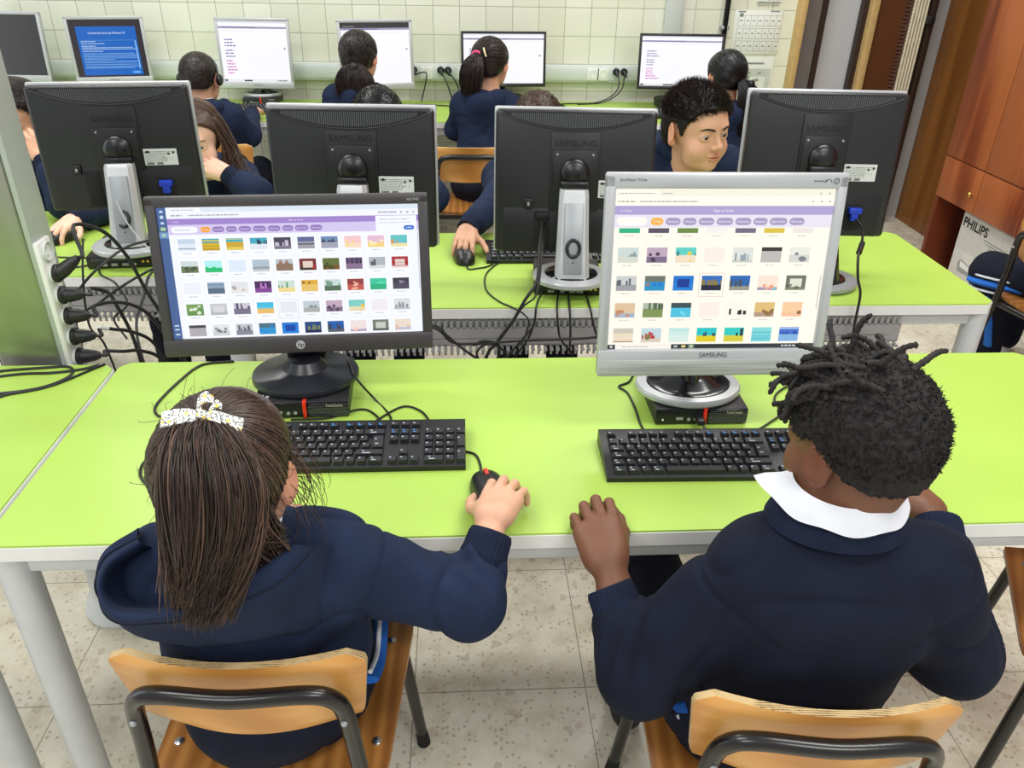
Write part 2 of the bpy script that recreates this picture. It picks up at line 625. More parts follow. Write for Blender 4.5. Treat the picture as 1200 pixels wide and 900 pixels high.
def copy_tree(o, parent=None):
    c = o.copy()
    COL.objects.link(c)
    if parent is not None:
        c.parent = parent
    for ch in list(o.children):
        copy_tree(ch, c)
    return c


# ------------------------------------------------------------------ blended solid forms (for bodies, clothes, hair)
def _hash(i, j, k, seed):
    h = (i * 374761393 + j * 668265263 + k * 2147483647 + seed * 974634777) & 0xFFFFFFFF
    h = ((h ^ (h >> 13)) * 1274126177) & 0xFFFFFFFF
    return ((h ^ (h >> 16)) & 0xFFFF) / 65535.0


def vnoise(P, seed=0):
    P = np.asarray(P, float)
    i = np.floor(P).astype(np.int64)
    t = P - i
    t = t * t * (3 - 2 * t)
    r = 0
    for a in (0, 1):
        for b in (0, 1):
            for c in (0, 1):
                w = (t[:, 0] if a else 1 - t[:, 0]) * (t[:, 1] if b else 1 - t[:, 1]) * (t[:, 2] if c else 1 - t[:, 2])
                r = r + w * _hash(i[:, 0] + a, i[:, 1] + b, i[:, 2] + c, seed)
    return r * 2 - 1


class SD:
    def __init__(s):
        s.p = []

    def _a(s, fn, lo, hi, k, op):
        s.p.append((fn, np.array(lo, float), np.array(hi, float), k, op))
        return s

    def cap(s, a, b, ra, rb=None, k=0.01, op='u', flat=None):
        a, b = np.array(a, float), np.array(b, float)
        rb = ra if rb is None else rb
        ab = b - a
        L2 = max(1e-12, ab @ ab)
        if flat is not None:
            nrm, fac = np.array(flat[0], float), flat[1]
            nrm /= np.linalg.norm(nrm)

        def fn(P):
            q = P - a
            if flat is not None:
                # squash across nrm, measured from the axis
                t0 = np.clip(q @ ab / L2, 0, 1)
                w = q - t0[:, None] * ab
                dn = w @ nrm
                w = w + nrm * (dn * (1 / fac - 1))[:, None]
                d = np.sqrt((w * w).sum(1))
                r = ra + (rb - ra) * t0
                g = np.abs(dn) / fac / (d + 1e-9)
                return (d - r) * (fac * g + (1 - g))
            t = np.clip(q @ ab / L2, 0, 1)
            w = q - t[:, None] * ab
            return np.sqrt((w * w).sum(1)) - (ra + (rb - ra) * t)
        R = max(ra, rb)
        return s._a(fn, np.minimum(a, b) - R, np.maximum(a, b) + R, k, op)

    def chain(s, pts, rr, k=0.01, op='u', k0=None, flat=None):
        for i in range(len(pts) - 1):
            s.cap(pts[i], pts[i + 1], rr[i], rr[i + 1], k0 if (i == 0 and k0 is not None) else k, op, flat)
        return s

    def ell(s, c, r, R=None, k=0.01, op='u'):
        c, r = np.array(c, float), np.array(r, float)
        Rm = np.eye(3) if R is None else np.asarray(R, float)

        def fn(P):
            q = (P - c) @ Rm
            k0 = np.sqrt(((q / r) ** 2).sum(1))
            k1 = np.sqrt(((q / (r * r)) ** 2).sum(1))
            return k0 * (k0 - 1) / (k1 + 1e-9)
        m = r.max()
        return s._a(fn, c - m, c + m, k, op)

    def fn(s, f, k=0.005, op='i', lo=(-9, -9, -9), hi=(9, 9, 9)):
        return s._a(f, lo, hi, k, op)

    def bounds(s):
        u = [p for p in s.p if p[4] == 'u']
        return np.min([p[1] for p in u], 0), np.max([p[2] for p in u], 0)

    def mesh(s, h, disp=None):
        lo, hi = s.bounds()
        lo = lo - 3 * h
        hi = hi + 3 * h
        n = np.ceil((hi - lo) / h).astype(int) + 1
        ax = [lo[i] + h * np.arange(n[i]) for i in range(3)]
        D = np.full(n, 0.5)
        for fn, plo, phi, k, op in s.p:
            m = k + 2.5 * h
            i0 = np.maximum(0, np.floor((plo - m - lo) / h).astype(int))
            i1 = np.minimum(n, np.ceil((phi + m - lo) / h).astype(int) + 1)
            if (i1 <= i0).any():
                continue
            sl = tuple(slice(i0[i], i1[i]) for i in range(3))
            X = np.stack(np.meshgrid(*[ax[i][sl[i]] for i in range(3)], indexing='ij'), -1).reshape(-1, 3)
            d = fn(X).reshape(i1 - i0)
            a = D[sl]
            if op == 'u':
                hh = np.maximum(k - np.abs(a - d), 0) / k
                D[sl] = np.minimum(a, d) - hh * hh * k * 0.25
            else:
                b = -d if op == 's' else d
                hh = np.maximum(k - np.abs(a - b), 0) / k
                D[sl] = np.maximum(a, b) + hh * hh * k * 0.25
        V, F = surface_nets(D, lo, h)
        return V, F


def surface_nets(D, lo, h):
    n = np.array(D.shape)
    ins = D < 0
    cnt = np.zeros(n - 1, np.int8)
    corners = [(a, b, c) for a in (0, 1) for b in (0, 1) for c in (0, 1)]

    def sub(A, a, b, c):
        return A[a:n[0] - 1 + a, b:n[1] - 1 + b, c:n[2] - 1 + c]
    for cc in corners:
        cnt += sub(ins, *cc)
    act = (cnt > 0) & (cnt < 8)
    idx = np.argwhere(act)
    pos = np.zeros((len(idx), 3))
    num = np.zeros(len(idx))
    for a in corners:
        for axis in range(3):
            if a[axis] == 1:
                continue
            b = list(a)
            b[axis] = 1
            da = D[idx[:, 0] + a[0], idx[:, 1] + a[1], idx[:, 2] + a[2]]
            db = D[idx[:, 0] + b[0], idx[:, 1] + b[1], idx[:, 2] + b[2]]
            m = (da < 0) != (db < 0)
            t = np.where(m, da / np.where(m, da - db, 1), 0)
            p = np.tile(np.array(a, float), (len(idx), 1))
            p[:, axis] += t
            pos += p * m[:, None]
            num += m
    V = lo + h * (idx + pos / num[:, None])
    vid = np.full(n - 1, -1, np.int64)
    vid[act] = np.arange(len(idx))
    F = []
    for axis in range(3):
        o1, o2 = [(1, 2), (2, 0), (0, 1)][axis]
        sl0 = [slice(None)] * 3
        sl1 = [slice(None)] * 3
        sl0[axis] = slice(0, -1)
        sl1[axis] = slice(1, None)
        A, B = ins[tuple(sl0)], ins[tuple(sl1)]
        e = np.argwhere(A != B)
        ok = (e[:, o1] > 0) & (e[:, o2] > 0) & (e[:, o1] < n[o1] - 1) & (e[:, o2] < n[o2] - 1)
        e = e[ok]
        flip = A[e[:, 0], e[:, 1], e[:, 2]]
        q = []
        for d1, d2 in ((-1, -1), (0, -1), (0, 0), (-1, 0)):
            c = e.copy()
            c[:, o1] += d1
            c[:, o2] += d2
            q.append(vid[c[:, 0], c[:, 1], c[:, 2]])
        q = np.stack(q, 1)
        q[~flip] = q[~flip][:, ::-1]
        F.append(q)
    F = np.concatenate(F)
    return V, F[(F >= 0).all(1)]


def vnormals(V, F):
    a = np.cross(V[F[:, 2]] - V[F[:, 0]], V[F[:, 3 % F.shape[1]]] - V[F[:, 1]])
    N = np.zeros_like(V)
    for j in range(F.shape[1]):
        np.add.at(N, F[:, j], a)
    return N / (np.linalg.norm(N, axis=1)[:, None] + 1e-12)


def relax(V, F, it=1, lam=0.5):
    for _ in range(it):
        A = np.zeros_like(V)
        c = np.zeros(len(V))
        for j in range(4):
            k = (j + 1) % 4
            np.add.at(A, F[:, j], V[F[:, k]])
            np.add.at(c, F[:, j], 1)
            np.add.at(A, F[:, k], V[F[:, j]])
            np.add.at(c, F[:, k], 1)
        V = V + lam * (A / c[:, None] - V)
    return V


def strand_mesh(P, r, n=3):
    """P: (S, K, 3) polylines, r: (K,) or (S, K) radii -> verts, quads"""
    P = np.asarray(P, float)
    Sn, K, _ = P.shape
    t = np.gradient(P, axis=1)
    t /= np.linalg.norm(t, axis=2)[..., None] + 1e-12
    a = np.array([0.31, 0.53, 0.79])
    N = np.cross(t, a)
    N /= np.linalg.norm(N, axis=2)[..., None] + 1e-12
    B = np.cross(t, N)
    r = np.broadcast_to(np.asarray(r, float), (Sn, K))
    an = np.arange(n) * 2 * PI / n
    V = P[:, :, None, :] + r[:, :, None, None] * (N[:, :, None, :] * np.cos(an)[None, None, :, None] + B[:, :, None, :] * np.sin(an)[None, None, :, None])
    base = (np.arange(Sn) * K * n)[:, None, None]
    i = np.arange(K - 1)[None, :, None] * n
    j = np.arange(n)[None, None, :]
    q = np.stack([base + i + j, base + i + (j + 1) % n, base + i + n + (j + 1) % n, base + i + n + j], -1).reshape(-1, 4)
    return V.reshape(-1, 3), q


def bez(P0, P1, P2, P3, K=10):
    t = np.linspace(0, 1, K)[None, :, None]
    P0, P1, P2, P3 = [np.asarray(p, float)[:, None, :] for p in (P0, P1, P2, P3)]
    return (1 - t) ** 3 * P0 + 3 * (1 - t) ** 2 * t * P1 + 3 * (1 - t) * t * t * P2 + t ** 3 * P3


def merge(*parts):
    V, F, n = [], [], 0
    for v, f in parts:
        V.append(v)
        F.append(np.asarray(f) + n)
        n += len(v)
    return np.concatenate(V), np.concatenate(F)


# ------------------------------------------------------------------ the room
def plane_obj(name, corners, mat):
    m = MB()
    m.add(np.array(corners, float), [list(range(len(corners)))])
    return struct(m.build(name, mat, smooth=0))


WY = 4.74
m = MB()
m.box((0, 1.9, -0.05), (10.0, 9.0, 0.1))
struct(m.build('floor', 'terrazzo', smooth=0))
m = MB()
m.box((-1.6, WY + 0.06, 1.5), (6.90, 0.12, 3.0))
struct(m.build('wall_back', 'glazed_tile', smooth=0))
# doorway at the right end of the tiled wall: casing, dark leaf, corridor wall beyond
m = MB()
m.rbox((1.866, WY + 0.03, 1.5), (0.036, 0.20, 3.0), 0.006)
struct(m.build('trim_1', 'tan_wood'))
m = MB()
m.box((1.95, WY + 0.06, 1.5), (0.12, 0.04, 3.0))
struct(m.build('door_1', 'grey_door', smooth=0))
m = MB()
m.box((2.02, WY + 0.05, 1.5), (0.03, 0.05, 3.0))  # dark strip painted in for the shade of the gap beside the grey leaf
struct(m.build('door_gap_shade', 'dark_frame_and_gap', smooth=0))
m = MB()
m.box((2.4, WY + 0.13, 1.5), (0.76, 0.05, 3.0))
struct(m.build('wall_corridor', 'corridor_wall', smooth=0))
m = MB()
m.box((2.258, WY + 0.06, 1.5), (0.028, 0.05, 3.0))
struct(m.build('trim_3', 'dark_frame_and_gap', smooth=0))
m = MB()
m.rbox((2.292, WY + 0.04, 1.5), (0.042, 0.10, 3.0), 0.006)
struct(m.build('trim_4', 'tan_wood'))
# open door leaf, slatted edge, dark strip, then wood panelling along the right wall
m = MB()
m.box((2.40, WY + 0.03, 1.5), (0.175, 0.04, 3.0))
struct(m.build('door_2', 'door_wood', smooth=0))
t = thing('slatted_shutter', 'cream slatted shutter strip standing at the edge of the brown door', 'shutter', (2.555, WY, 0))
m = MB()
for i in range(5):
    m.rbox((-0.045 + i * 0.018, 0, 1.5), (0.011, 0.03, 2.99), 0.003)
m.build('slat', 'cream_slat', t)
m = MB()
for i in range(150):
    m.box((-0.065, 0.004, 0.03 + i * 0.02), (0.045, 0.02, 0.011))
m.build('lath', 'brick_red', t, smooth=0)
m = MB()
m.rbox((0.062, -0.005, 1.5), (0.03, 0.05, 2.99), 0.003)
m.build('stile', 'dark_frame_and_gap', t)
m = MB()
m.rbox((0.045, -0.04, 1.165), (0.035, 0.05, 0.045), 0.008)
m.build('latch', 'black_plastic', t)
m = MB()
m.box((2.80, 2.95, 1.5), (0.08, 3.75, 3.0))
struct(m.build('wall_right', 'panel_wood', smooth=0))

# cable trunking with socket plates
t = thing('cable_trunking', 'long pale plastic cable trunking along the tiled wall above the green desks', 'trunking', (0, WY, 0.865))
m = MB()
m.rbox((-0.55, -0.022, 0), (4.3, 0.042, 0.088), 0.004)
m.rbox((-0.55, -0.046, 0.0), (4.3, 0.006, 0.066), 0.002)
m.build('channel', 'trunk_plastic', t)
for sx_ in (-0.30, -0.19, 0.01, 0.735, 0.79):
    m = MB()
    m.rbox((sx_, -0.052, 0), (0.068, 0.008, 0.068), 0.004)
    m.lathe([(0.021, -0.0005), (0.021, 0.001), (0.019, 0.001), (0.019, -0.004)], 20, TR((sx_, -0.0575, 0), rx=PI / 2))
    m.build('socket', 'white_plastic', t)
t = thing('vertical_trunking', 'white vertical cable trunking rising on the tiled wall', 'trunking', (1.163, WY, 0.91))
m = MB()
m.rbox((0, -0.02, 0.95), (0.10, 0.038, 1.9), 0.004)
m.rbox((0, -0.041, 0.95), (0.08, 0.005, 1.9), 0.002)
m.build('channel', 'trunk_plastic', t)
t = thing('wall_pipe', 'thin black pipe clipped to the tiled wall beside the posters', 'pipe', (1.452, WY, 0.72))
m = MB()
m.tube([(0, -0.03, 0.02), (0, -0.03, 2.1)], 0.0145, 10)
m.build('tube', 'gloss_black', t)
m = MB()
m.rbox((0, -0.022, 0.39), (0.045, 0.04, 0.02), 0.004)
m.build('clip', 'silver_dark', t)


def poster(label, x, z, w, h, kind):
    o = thing('wall_notice', label, 'notice', (x, WY, z), 0, 'notices on the tiled wall')
    m = MB()
    m.rbox((0, -0.003, 0), (w, 0.003, h), 0.001)
    m.build('sheet', 'paper', o)
    m = MB()
    g = MB()
    rnd = random.Random(int(x * 100 + z * 1000))
    if kind == 'plan':
        y = -0.0048
        for zz in (0.06, -0.005, -0.07):
            for i in range(7):
                xx = -w * 0.42 + i * w * 0.135
                m.box((xx + w * 0.065, y, zz - 0.026), (w * 0.135, 0.0004, 0.0016))
                m.box((xx, y, zz), (0.0016, 0.0004, 0.052))
                m.box((xx + w * 0.065, y, zz + 0.026), (w * 0.135, 0.0004, 0.0016))
                m.box((xx + w * 0.065, y, zz), (w * 0.05, 0.0004, 0.006))
        m.box((-w * 0.36, y, 0.105), (w * 0.16, 0.0004, 0.007))
        m.box((w * 0.34, y, 0.108), (w * 0.2, 0.0004, 0.007))
        m.box((-w * 0.36, y, 0.088), (0.02, 0.0004, 0.02))
    elif kind == 'guide':
        y = -0.0048
        m.box((w * 0.02, y, h * 0.36), (w * 0.55, 0.0004, 0.01))
        g.box((0, y + 0.0001, -h * 0.02), (w * 0.92, 0.0004, h * 0.52))
        for (a, b, c, d) in ((-.05, .02, .34, .3), (.22, .14, .2, .09), (.0, .14, .16, .09)):
            m.box((w * a, y - 0.0002, h * b), (w * c * 0.4, 0.0004, h * d * 0.4))
        pap = MB()
        pap.box((w * 0.06, y - 0.0001, -h * 0.09), (w * 0.6, 0.0004, h * 0.3))
        pap.build('picture_panel', 'paper', o, smooth=0)
        m.box((-w * 0.12, y - 0.0004, -h * 0.08), (0.006, 0.0004, h * 0.16))
        m.box((w * 0.14, y - 0.0004, -h * 0.07), (w * 0.14, 0.0004, 0.016), TR((0, 0, 0), ry=-0.25))
    else:
        y = -0.0048
        m.box((0.0, y, -0.05), (0.003, 0.0004, h * 0.6))
        for i in range(5):
            m.box((-w * 0.24, y, -0.02 - i * 0.014), (w * 0.4, 0.0004, 0.004))
            m.box((w * 0.24, y, -0.02 - i * 0.014), (w * 0.36, 0.0004, 0.004))
    m.build('print', 'poster_ink', o, smooth=0)
    if g.n:
        g.build('tint', 'poster_grey', o, smooth=0)
    return o


poster('floor plan sheet with rows of small rooms pinned on the tiled wall', 1.64, 1.085, 0.265, 0.225, 'plan')
poster('printed sheet with grey drawings pinned below the floor plan', 1.635, 0.84, 0.265, 0.235, 'guide')
poster('small printed sheet at the top of the tiled wall above the floor plan', 1.685, 1.30, 0.14, 0.13, 'text')

# service column with a strip of sockets on its right-hand face
t = thing('service_column', 'tall square metal column holding a vertical strip of wall sockets', 'column', (-0.931, 1.622, 0))
CX = -0.872     # right-hand face of the column
m = MB()
m.rbox((-0.004, 0, 1.81), (0.130, 0.09, 2.38), 0.010, 3)
m.build('shaft', 'column_metal', t)
m = MB()
m.rbox((0.0640, 0.0, 1.81), (0.012, 0.084, 2.38), 0.003, 2)
m.build('side_cover', 'column_edge', t)
m = MB()
m.lathe([(0.098, 0.0), (0.102, 0.012), (0.096, 0.03), (0.080, 0.045), (0.076, 0.06), (0.084, 0.56), (0.086, 0.625), (0.060, 0.63)], 40, TR((0.045, -0.028, 0)))
m.build('pedestal', 'bin_plastic', t)
strip = MB()
strip.rbox((0.073, -0.014, 0.828), (0.012, 0.056, 0.31), 0.004)
sp_ = strip.build('socket_strip', 'white_plastic', t)
SOCK = [(0.0785, -0.014, 0.958 - 0.0485 * i) for i in range(6)]
for p in SOCK:
    m = MB()
    m.lathe([(0.0205, 0.0), (0.0205, 0.006), (0.018, 0.006), (0.017, -0.002)], 20, TR(p, ry=PI / 2))
    for dz in (-0.008, 0.008):
        m.ball((p[0] + 0.002, p[1], p[2] + dz), 0.003, 8)
    m.build('socket', 'trunk_plastic', sp_)


# ------------------------------------------------------------------ desks
def desk(label, x0, x1, y0, y1, legs=((0, 0), (1, 0), (0, 1), (1, 1)), tray=None, inset=0.024):
    t = thing('desk', label, 'desk', ((x0 + x1) / 2, (y0 + y1) / 2, 0), 0, 'green topped classroom desks')
    W, D = x1 - x0, y1 - y0
    c = 0.02
    m = MB()
    poly = [(-W / 2 + c, -D / 2), (W / 2 - c, -D / 2), (W / 2, -D / 2 + c), (W / 2, D / 2 - c), (W / 2 - c, D / 2), (-W / 2 + c, D / 2), (-W / 2, D / 2 - c), (-W / 2, -D / 2 + c)]
    m.prism(poly, 0.004, TR((0, 0, 0.718), rx=-PI / 2) @ np.diag([1, 1, -1, 1]))
    m.build('desktop', 'green_laminate', t, smooth=0)
    m = MB()
    e = 0.002
    poly2 = [(x * (1 + 2 * e / W), y * (1 + 2 * e / D)) for x, y in poly]
    m.prism(poly2, 0.0255, TR((0, 0, 0.7035), rx=-PI / 2) @ np.diag([1, 1, -1, 1]))
    m.build('edge_band', 'white_edge', t, smooth=0)
    lx, ly = W / 2 - inset, D / 2 - 0.030
    m = MB()
    for s_ in (-1, 1):
        m.rbox((0, s_ * (D / 2 - 0.028), 0.672), (W - 0.10, 0.025, 0.036), 0.003)
        m.rbox((s_ * (W / 2 - 0.05), 0, 0.672), (0.03, D - 0.08, 0.036), 0.003)
    m.build('frame_rail', 'grey_paint', t)
    for a, b in legs:
        m = MB()
        X, Y = (-lx if a == 0 else lx), (-ly if b == 0 else ly)
        m.lathe([(0.024, 0.012), (0.0275, 0.02), (0.0285, 0.655), (0.0285, 0.69)], 28, TR((X, Y, 0)))
        l_ = m.build('leg', 'grey_paint', t)
        m = MB()
        m.lathe([(0.02, 0.0), (0.026, 0.004), (0.026, 0.018)], 20, TR((X, Y, 0)))
        m.build('foot', 'black_plastic', l_)
    if tray:
        a, b, yy = tray
        a -= (x0 + x1) / 2
        b -= (x0 + x1) / 2
        yy -= (y0 + y1) / 2
        m = MB()
        m.box(((a + b) / 2, yy, 0.648), (b - a, 0.003, 0.030))
        m.box(((a + b) / 2, yy + 0.05, 0.612), (b - a, 0.10, 0.003))
        m.box(((a + b) / 2, yy, 0.622), (b - a, 0.003, 0.018))
        k = int((b - a) / 0.016)
        for i in range(k):
            xx = a + (i + 0.5) * (b - a) / k
            m.box((xx, yy, 0.672), (0.008, 0.003, 0.022))
            m.box((xx, yy - 0.010, 0.606), (0.009, 0.022, 0.003), TR((0, 0, 0)))
            m.box((xx, yy, 0.600), (0.006, 0.003, 0.03))
            m.box((xx, yy + 0.10, 0.640), (0.009, 0.003, 0.06))
        m.build('cable_tray', 'duct_grey', t, smooth=0)
    return t


desk('long bright green desk in front holding two computers with children seated at it', -0.737, 1.282, 0.972, 1.566)
desk('bright green desk at the left, beyond the pale seam beside the person with the bow', -2.76, -0.749, 0.972, 1.558, inset=0.092)
desk('bright green desk in the middle row with a bare corner at its right end', -0.600, 1.388, 1.842, 2.415, tray=(-0.46, 1.15, 1.846))
desk('bright green desk in the middle row behind the metal socket column', -2.62, -0.612, 2.070, 2.645, tray=(-2.40, -0.66, 2.074))
desk('bright green desk against the tiled wall on its left half', -3.0, -0.62, 4.100, 4.690)
desk('bright green desk against the tiled wall on its right half', -0.614, 1.78, 4.100, 4.690)


# ------------------------------------------------------------------ furniture at the right-hand wall
t = thing('cabinet', 'tall reddish wooden cabinet with plain doors and small brass knob at the right wall', 'cabinet', (2.59, 2.85, 0))
FX = -0.19          # front plane, local
y1 = 1.035           # far end, local (world 3.72)
m = MB()
m.box((0.0, -0.40, 1.69), (0.356, 2.87, 2.53))
m.box((0.0, y1 - 0.012, 0.23), (0.36, 0.024, 0.46))
m.box((0.10, -0.40, 0.03), (0.15, 2.82, 0.06))
m.build('body', 'cabinet_dark', t, smooth=0)
rows_ = ((0.420, 0.617), (0.624, 2.95))
wd = 0.334
for j, (z0, z1) in enumerate(rows_):
    for i in range(8):
        ya = y1 - i * wd
        m = MB()
        m.rbox((FX + 0.004 + 0.009, ya - wd / 2, (z0 + z1) / 2), (0.018, wd - 0.004, z1 - z0), 0.002)
        d_ = m.build('door', 'cabinet_wood', t)
        if (j == 0 and i == 0) or (j == 0 and i % 2 == 0):
            m = MB()
            m.lathe([(0.005, 0.0), (0.0045, 0.010), (0.011, 0.016), (0.0125, 0.022), (0.009, 0.027), (0.0, 0.028)], 16,
                    TR((FX + 0.004, ya - wd + 0.035, z0 + 0.085), ry=-PI / 2))
            m.build('knob', 'brass', d_)

# carton under the cabinet
t = thing('cardboard_box', 'pale lamp carton with big black lettering under the reddish cabinet', 'box', (2.44, 3.44, 0.0), -PI / 2)
m = MB()
BW, BD, BH = 0.44, 0.20, 0.405
m.rbox((0, BD / 2, BH / 2), (BW, BD, BH), 0.003)
m.build('carton', 'cardboard_white', t)
m = MB()
m.text('PHILIPS', 0.062, TR((-0.105, -0.0014, BH - 0.066)), 0.0, maxw=0.20, bold=0.03)
m.build('brand_lettering', 'dark_print', t, smooth=0)
m = MB()
m.box((0, -0.0006, BH - 0.09), (BW - 0.004, 0.0008, 0.17))
m.build('grey_panel', 'cardboard_grey', t, smooth=0)
m = MB()
m.prism([(-0.15, 0.075), (-0.16, 0.11), (-0.145, 0.135), (0.10, 0.105), (0.115, 0.085), (0.10, 0.078)], 0.001, TR((0, -0.001, 0.05)))
m.build('lamp_picture', 'silver_dark', t, smooth=0)
m = MB()
m.prism([(-0.135, 0.10), (-0.14, 0.128), (0.08, 0.104), (0.085, 0.094)], 0.001, TR((0, -0.0018, 0.05)))
m.build('lamp_lens', 'white_plastic', t, smooth=0)
m = MB()
m.box((0.14, -0.001, 0.285), (0.08, 0.001, 0.006))
m.box((0.115, -0.001, 0.20), (0.11, 0.001, 0.003))
for i in range(3):
    m.box((0.075, -0.0016, 0.325 - i * 0.013), (0.19 - 0.05 * i, 0.001, 0.004))
m.build('small_print', 'poster_ink', t, smooth=0)


# ------------------------------------------------------------------ chairs
def chair(label, loc, rz, group='beech plywood school chairs'):
    """origin on the floor under the seat centre; the sitter faces local +y"""
    t = thing('school_chair', label, 'chair', loc, rz, group)
    # curved plywood backrest
    ztop, zbot, w = 0.715, 0.555, 0.345
    th = 0.011

    def plate(nu, nv):
        G = []
        for i in range(nu):
            row = []
            for j in range(nv):
                u = -1 + 2 * i / (nu - 1)
                v = j / (nv - 1)
                # rounded outline: the height shrinks towards the ends
                zz = zbot + (ztop - zbot) * v
                hw = w / 2
                ex = max(0.0, abs(v - 0.5) * 2 - 0.72) / 0.28
                hw -= 0.028 * (1 - math.sqrt(max(0, 1 - ex * ex)))
                hw -= 0.018 * (1 - v)
                x = u * hw
                y = -0.170 - 0.028 * (1 - u * u) - 0.05 * (v - 0.5) * 0.5
                row.append((x, y, zz - 0.006 * (u * u) * (v - 0.5)))
            G.append(row)
        return np.array(G)
    G = plate(25, 15)
    off = np.array([0, th, 0])
    m = MB()
    m.grid(G)
    m.grid((G + off)[::-1])
    b_ = m.build('backrest', 'beech_ply', t, smooth=60)
    m = MB()
    loop = [(i, 0) for i in range(25)] + [(24, j) for j in range(1, 15)] + [(i, 14) for i in range(23, -1, -1)] + [(0, j) for j in range(13, 0, -1)]
    L1 = np.array([G[i, j] for i, j in loop])
    m.grid(np.stack([L1, L1 + off * 0.5, L1 + off], 1), closed_u=True)
    m.build('ply_edge', 'ply_edge', b_, smooth=60)
    # seat
    W2, D2 = 0.185, 0.18

    def seat_grid(nu, nv, z):
        G = []
        for i in range(nu):
            row = []
            for j in range(nv):
                u, v = -1 + 2 * i / (nu - 1), -1 + 2 * j / (nv - 1)
                kx = math.sqrt(max(0, 1 - max(0, (abs(v) - 0.8) / 0.2) ** 2))
                x = u * (W2 - 0.04 * (1 - kx)) * (1.0 + 0.04 * v)
                y = v * D2
                zz = z - 0.010 * (1 - u * u) * (1 - 0.6 * max(0, v)) - 0.02 * max(0, v - 0.6) ** 2 * 4
                row.append((x, y, zz))
            G.append(row)
        return np.array(G)
    G = seat_grid(17, 17, 0.425)
    dn = np.array([0, 0, -0.012])
    m = MB()
    m.grid(G)
    m.grid((G + dn)[::-1])
    loop = [(i, 0) for i in range(17)] + [(16, j) for j in range(1, 17)] + [(i, 16) for i in range(15, -1, -1)] + [(0, j) for j in range(15, 0, -1)]
    L1 = np.array([G[i, j] for i, j in loop])
    m.grid(np.stack([L1, L1 + dn], 1), closed_u=True)
    s_ = m.build('seat', 'seat_ply', t, smooth=50)
    for sx in (-1, 1):
        for sy in (-0.55, 0.6):
            m = MB()
            m.ball((sx * 0.155, sy * D2, 0.4235), (0.008, 0.008, 0.003), 10)
            m.build('screw', 'chrome', s_)
    r = 0.0122
    # back hoop: rises from the rear of the seat and crosses behind the backrest
    xs, zt = 0.140, 0.676
    path = [(-0.156, -0.196, 0.37), (-0.153, -0.196, 0.44), (-0.146, -0.197, 0.54), (-xs, -0.203, zt - 0.055), (-xs + 0.012, -0.210, zt - 0.018), (-xs + 0.045, -0.218, zt),
            (0, -0.227, zt + 0.002),
            (xs - 0.045, -0.218, zt), (xs - 0.012, -0.210, zt - 0.018), (xs, -0.203, zt - 0.055), (0.146, -0.197, 0.54), (0.153, -0.196, 0.44), (0.156, -0.196, 0.37)]
    m = MB()
    m.tube(spline(path, 7), r, 12)
    m.build('back_hoop', 'enamel_tube', t)
    for sx in (-1, 1):
        m = MB()
        m.ball((sx * xs, -0.2150, zt - 0.06), (0.005, 0.004, 0.005), 8)
        m.build('rivet', 'silver_dark', t)
    # side rails under the seat and the legs
    for sx in (-1, 1):
        m = MB()
        m.tube(spline([(sx * 0.158, 0.155, 0.398), (sx * 0.155, 0.05, 0.400), (sx * 0.155, -0.196, 0.400)], 6), r, 10)
        m.build('side_rail', 'enamel_tube', t)
        for sy in (1, -1):
            m = MB()
            top = (sx * 0.158, 0.155, 0.402) if sy > 0 else (sx * 0.156, -0.196, 0.385)
            bot = (sx * 0.186, 0.205, 0.035) if sy > 0 else (sx * 0.190, -0.240, 0.035)
            m.tube([top, bot], r, 12)
            l_ = m.build('leg', 'enamel_tube', t)
            m = MB()
            d = np.array(bot) - np.array(top)
            d /= np.linalg.norm(d)
            b2 = np.array(bot) + d * 0.033
            m.tube([np.array(bot) - d * 0.012, b2], [0.0125, 0.0145], 12)
            m.build('foot', 'rubber', l_)
    m = MB()
    m.tube([(-0.152, -0.19, 0.396), (0.152, -0.19, 0.396)], r * 0.9, 10)
    m.build('cross_bar', 'enamel_tube', t)
    return t


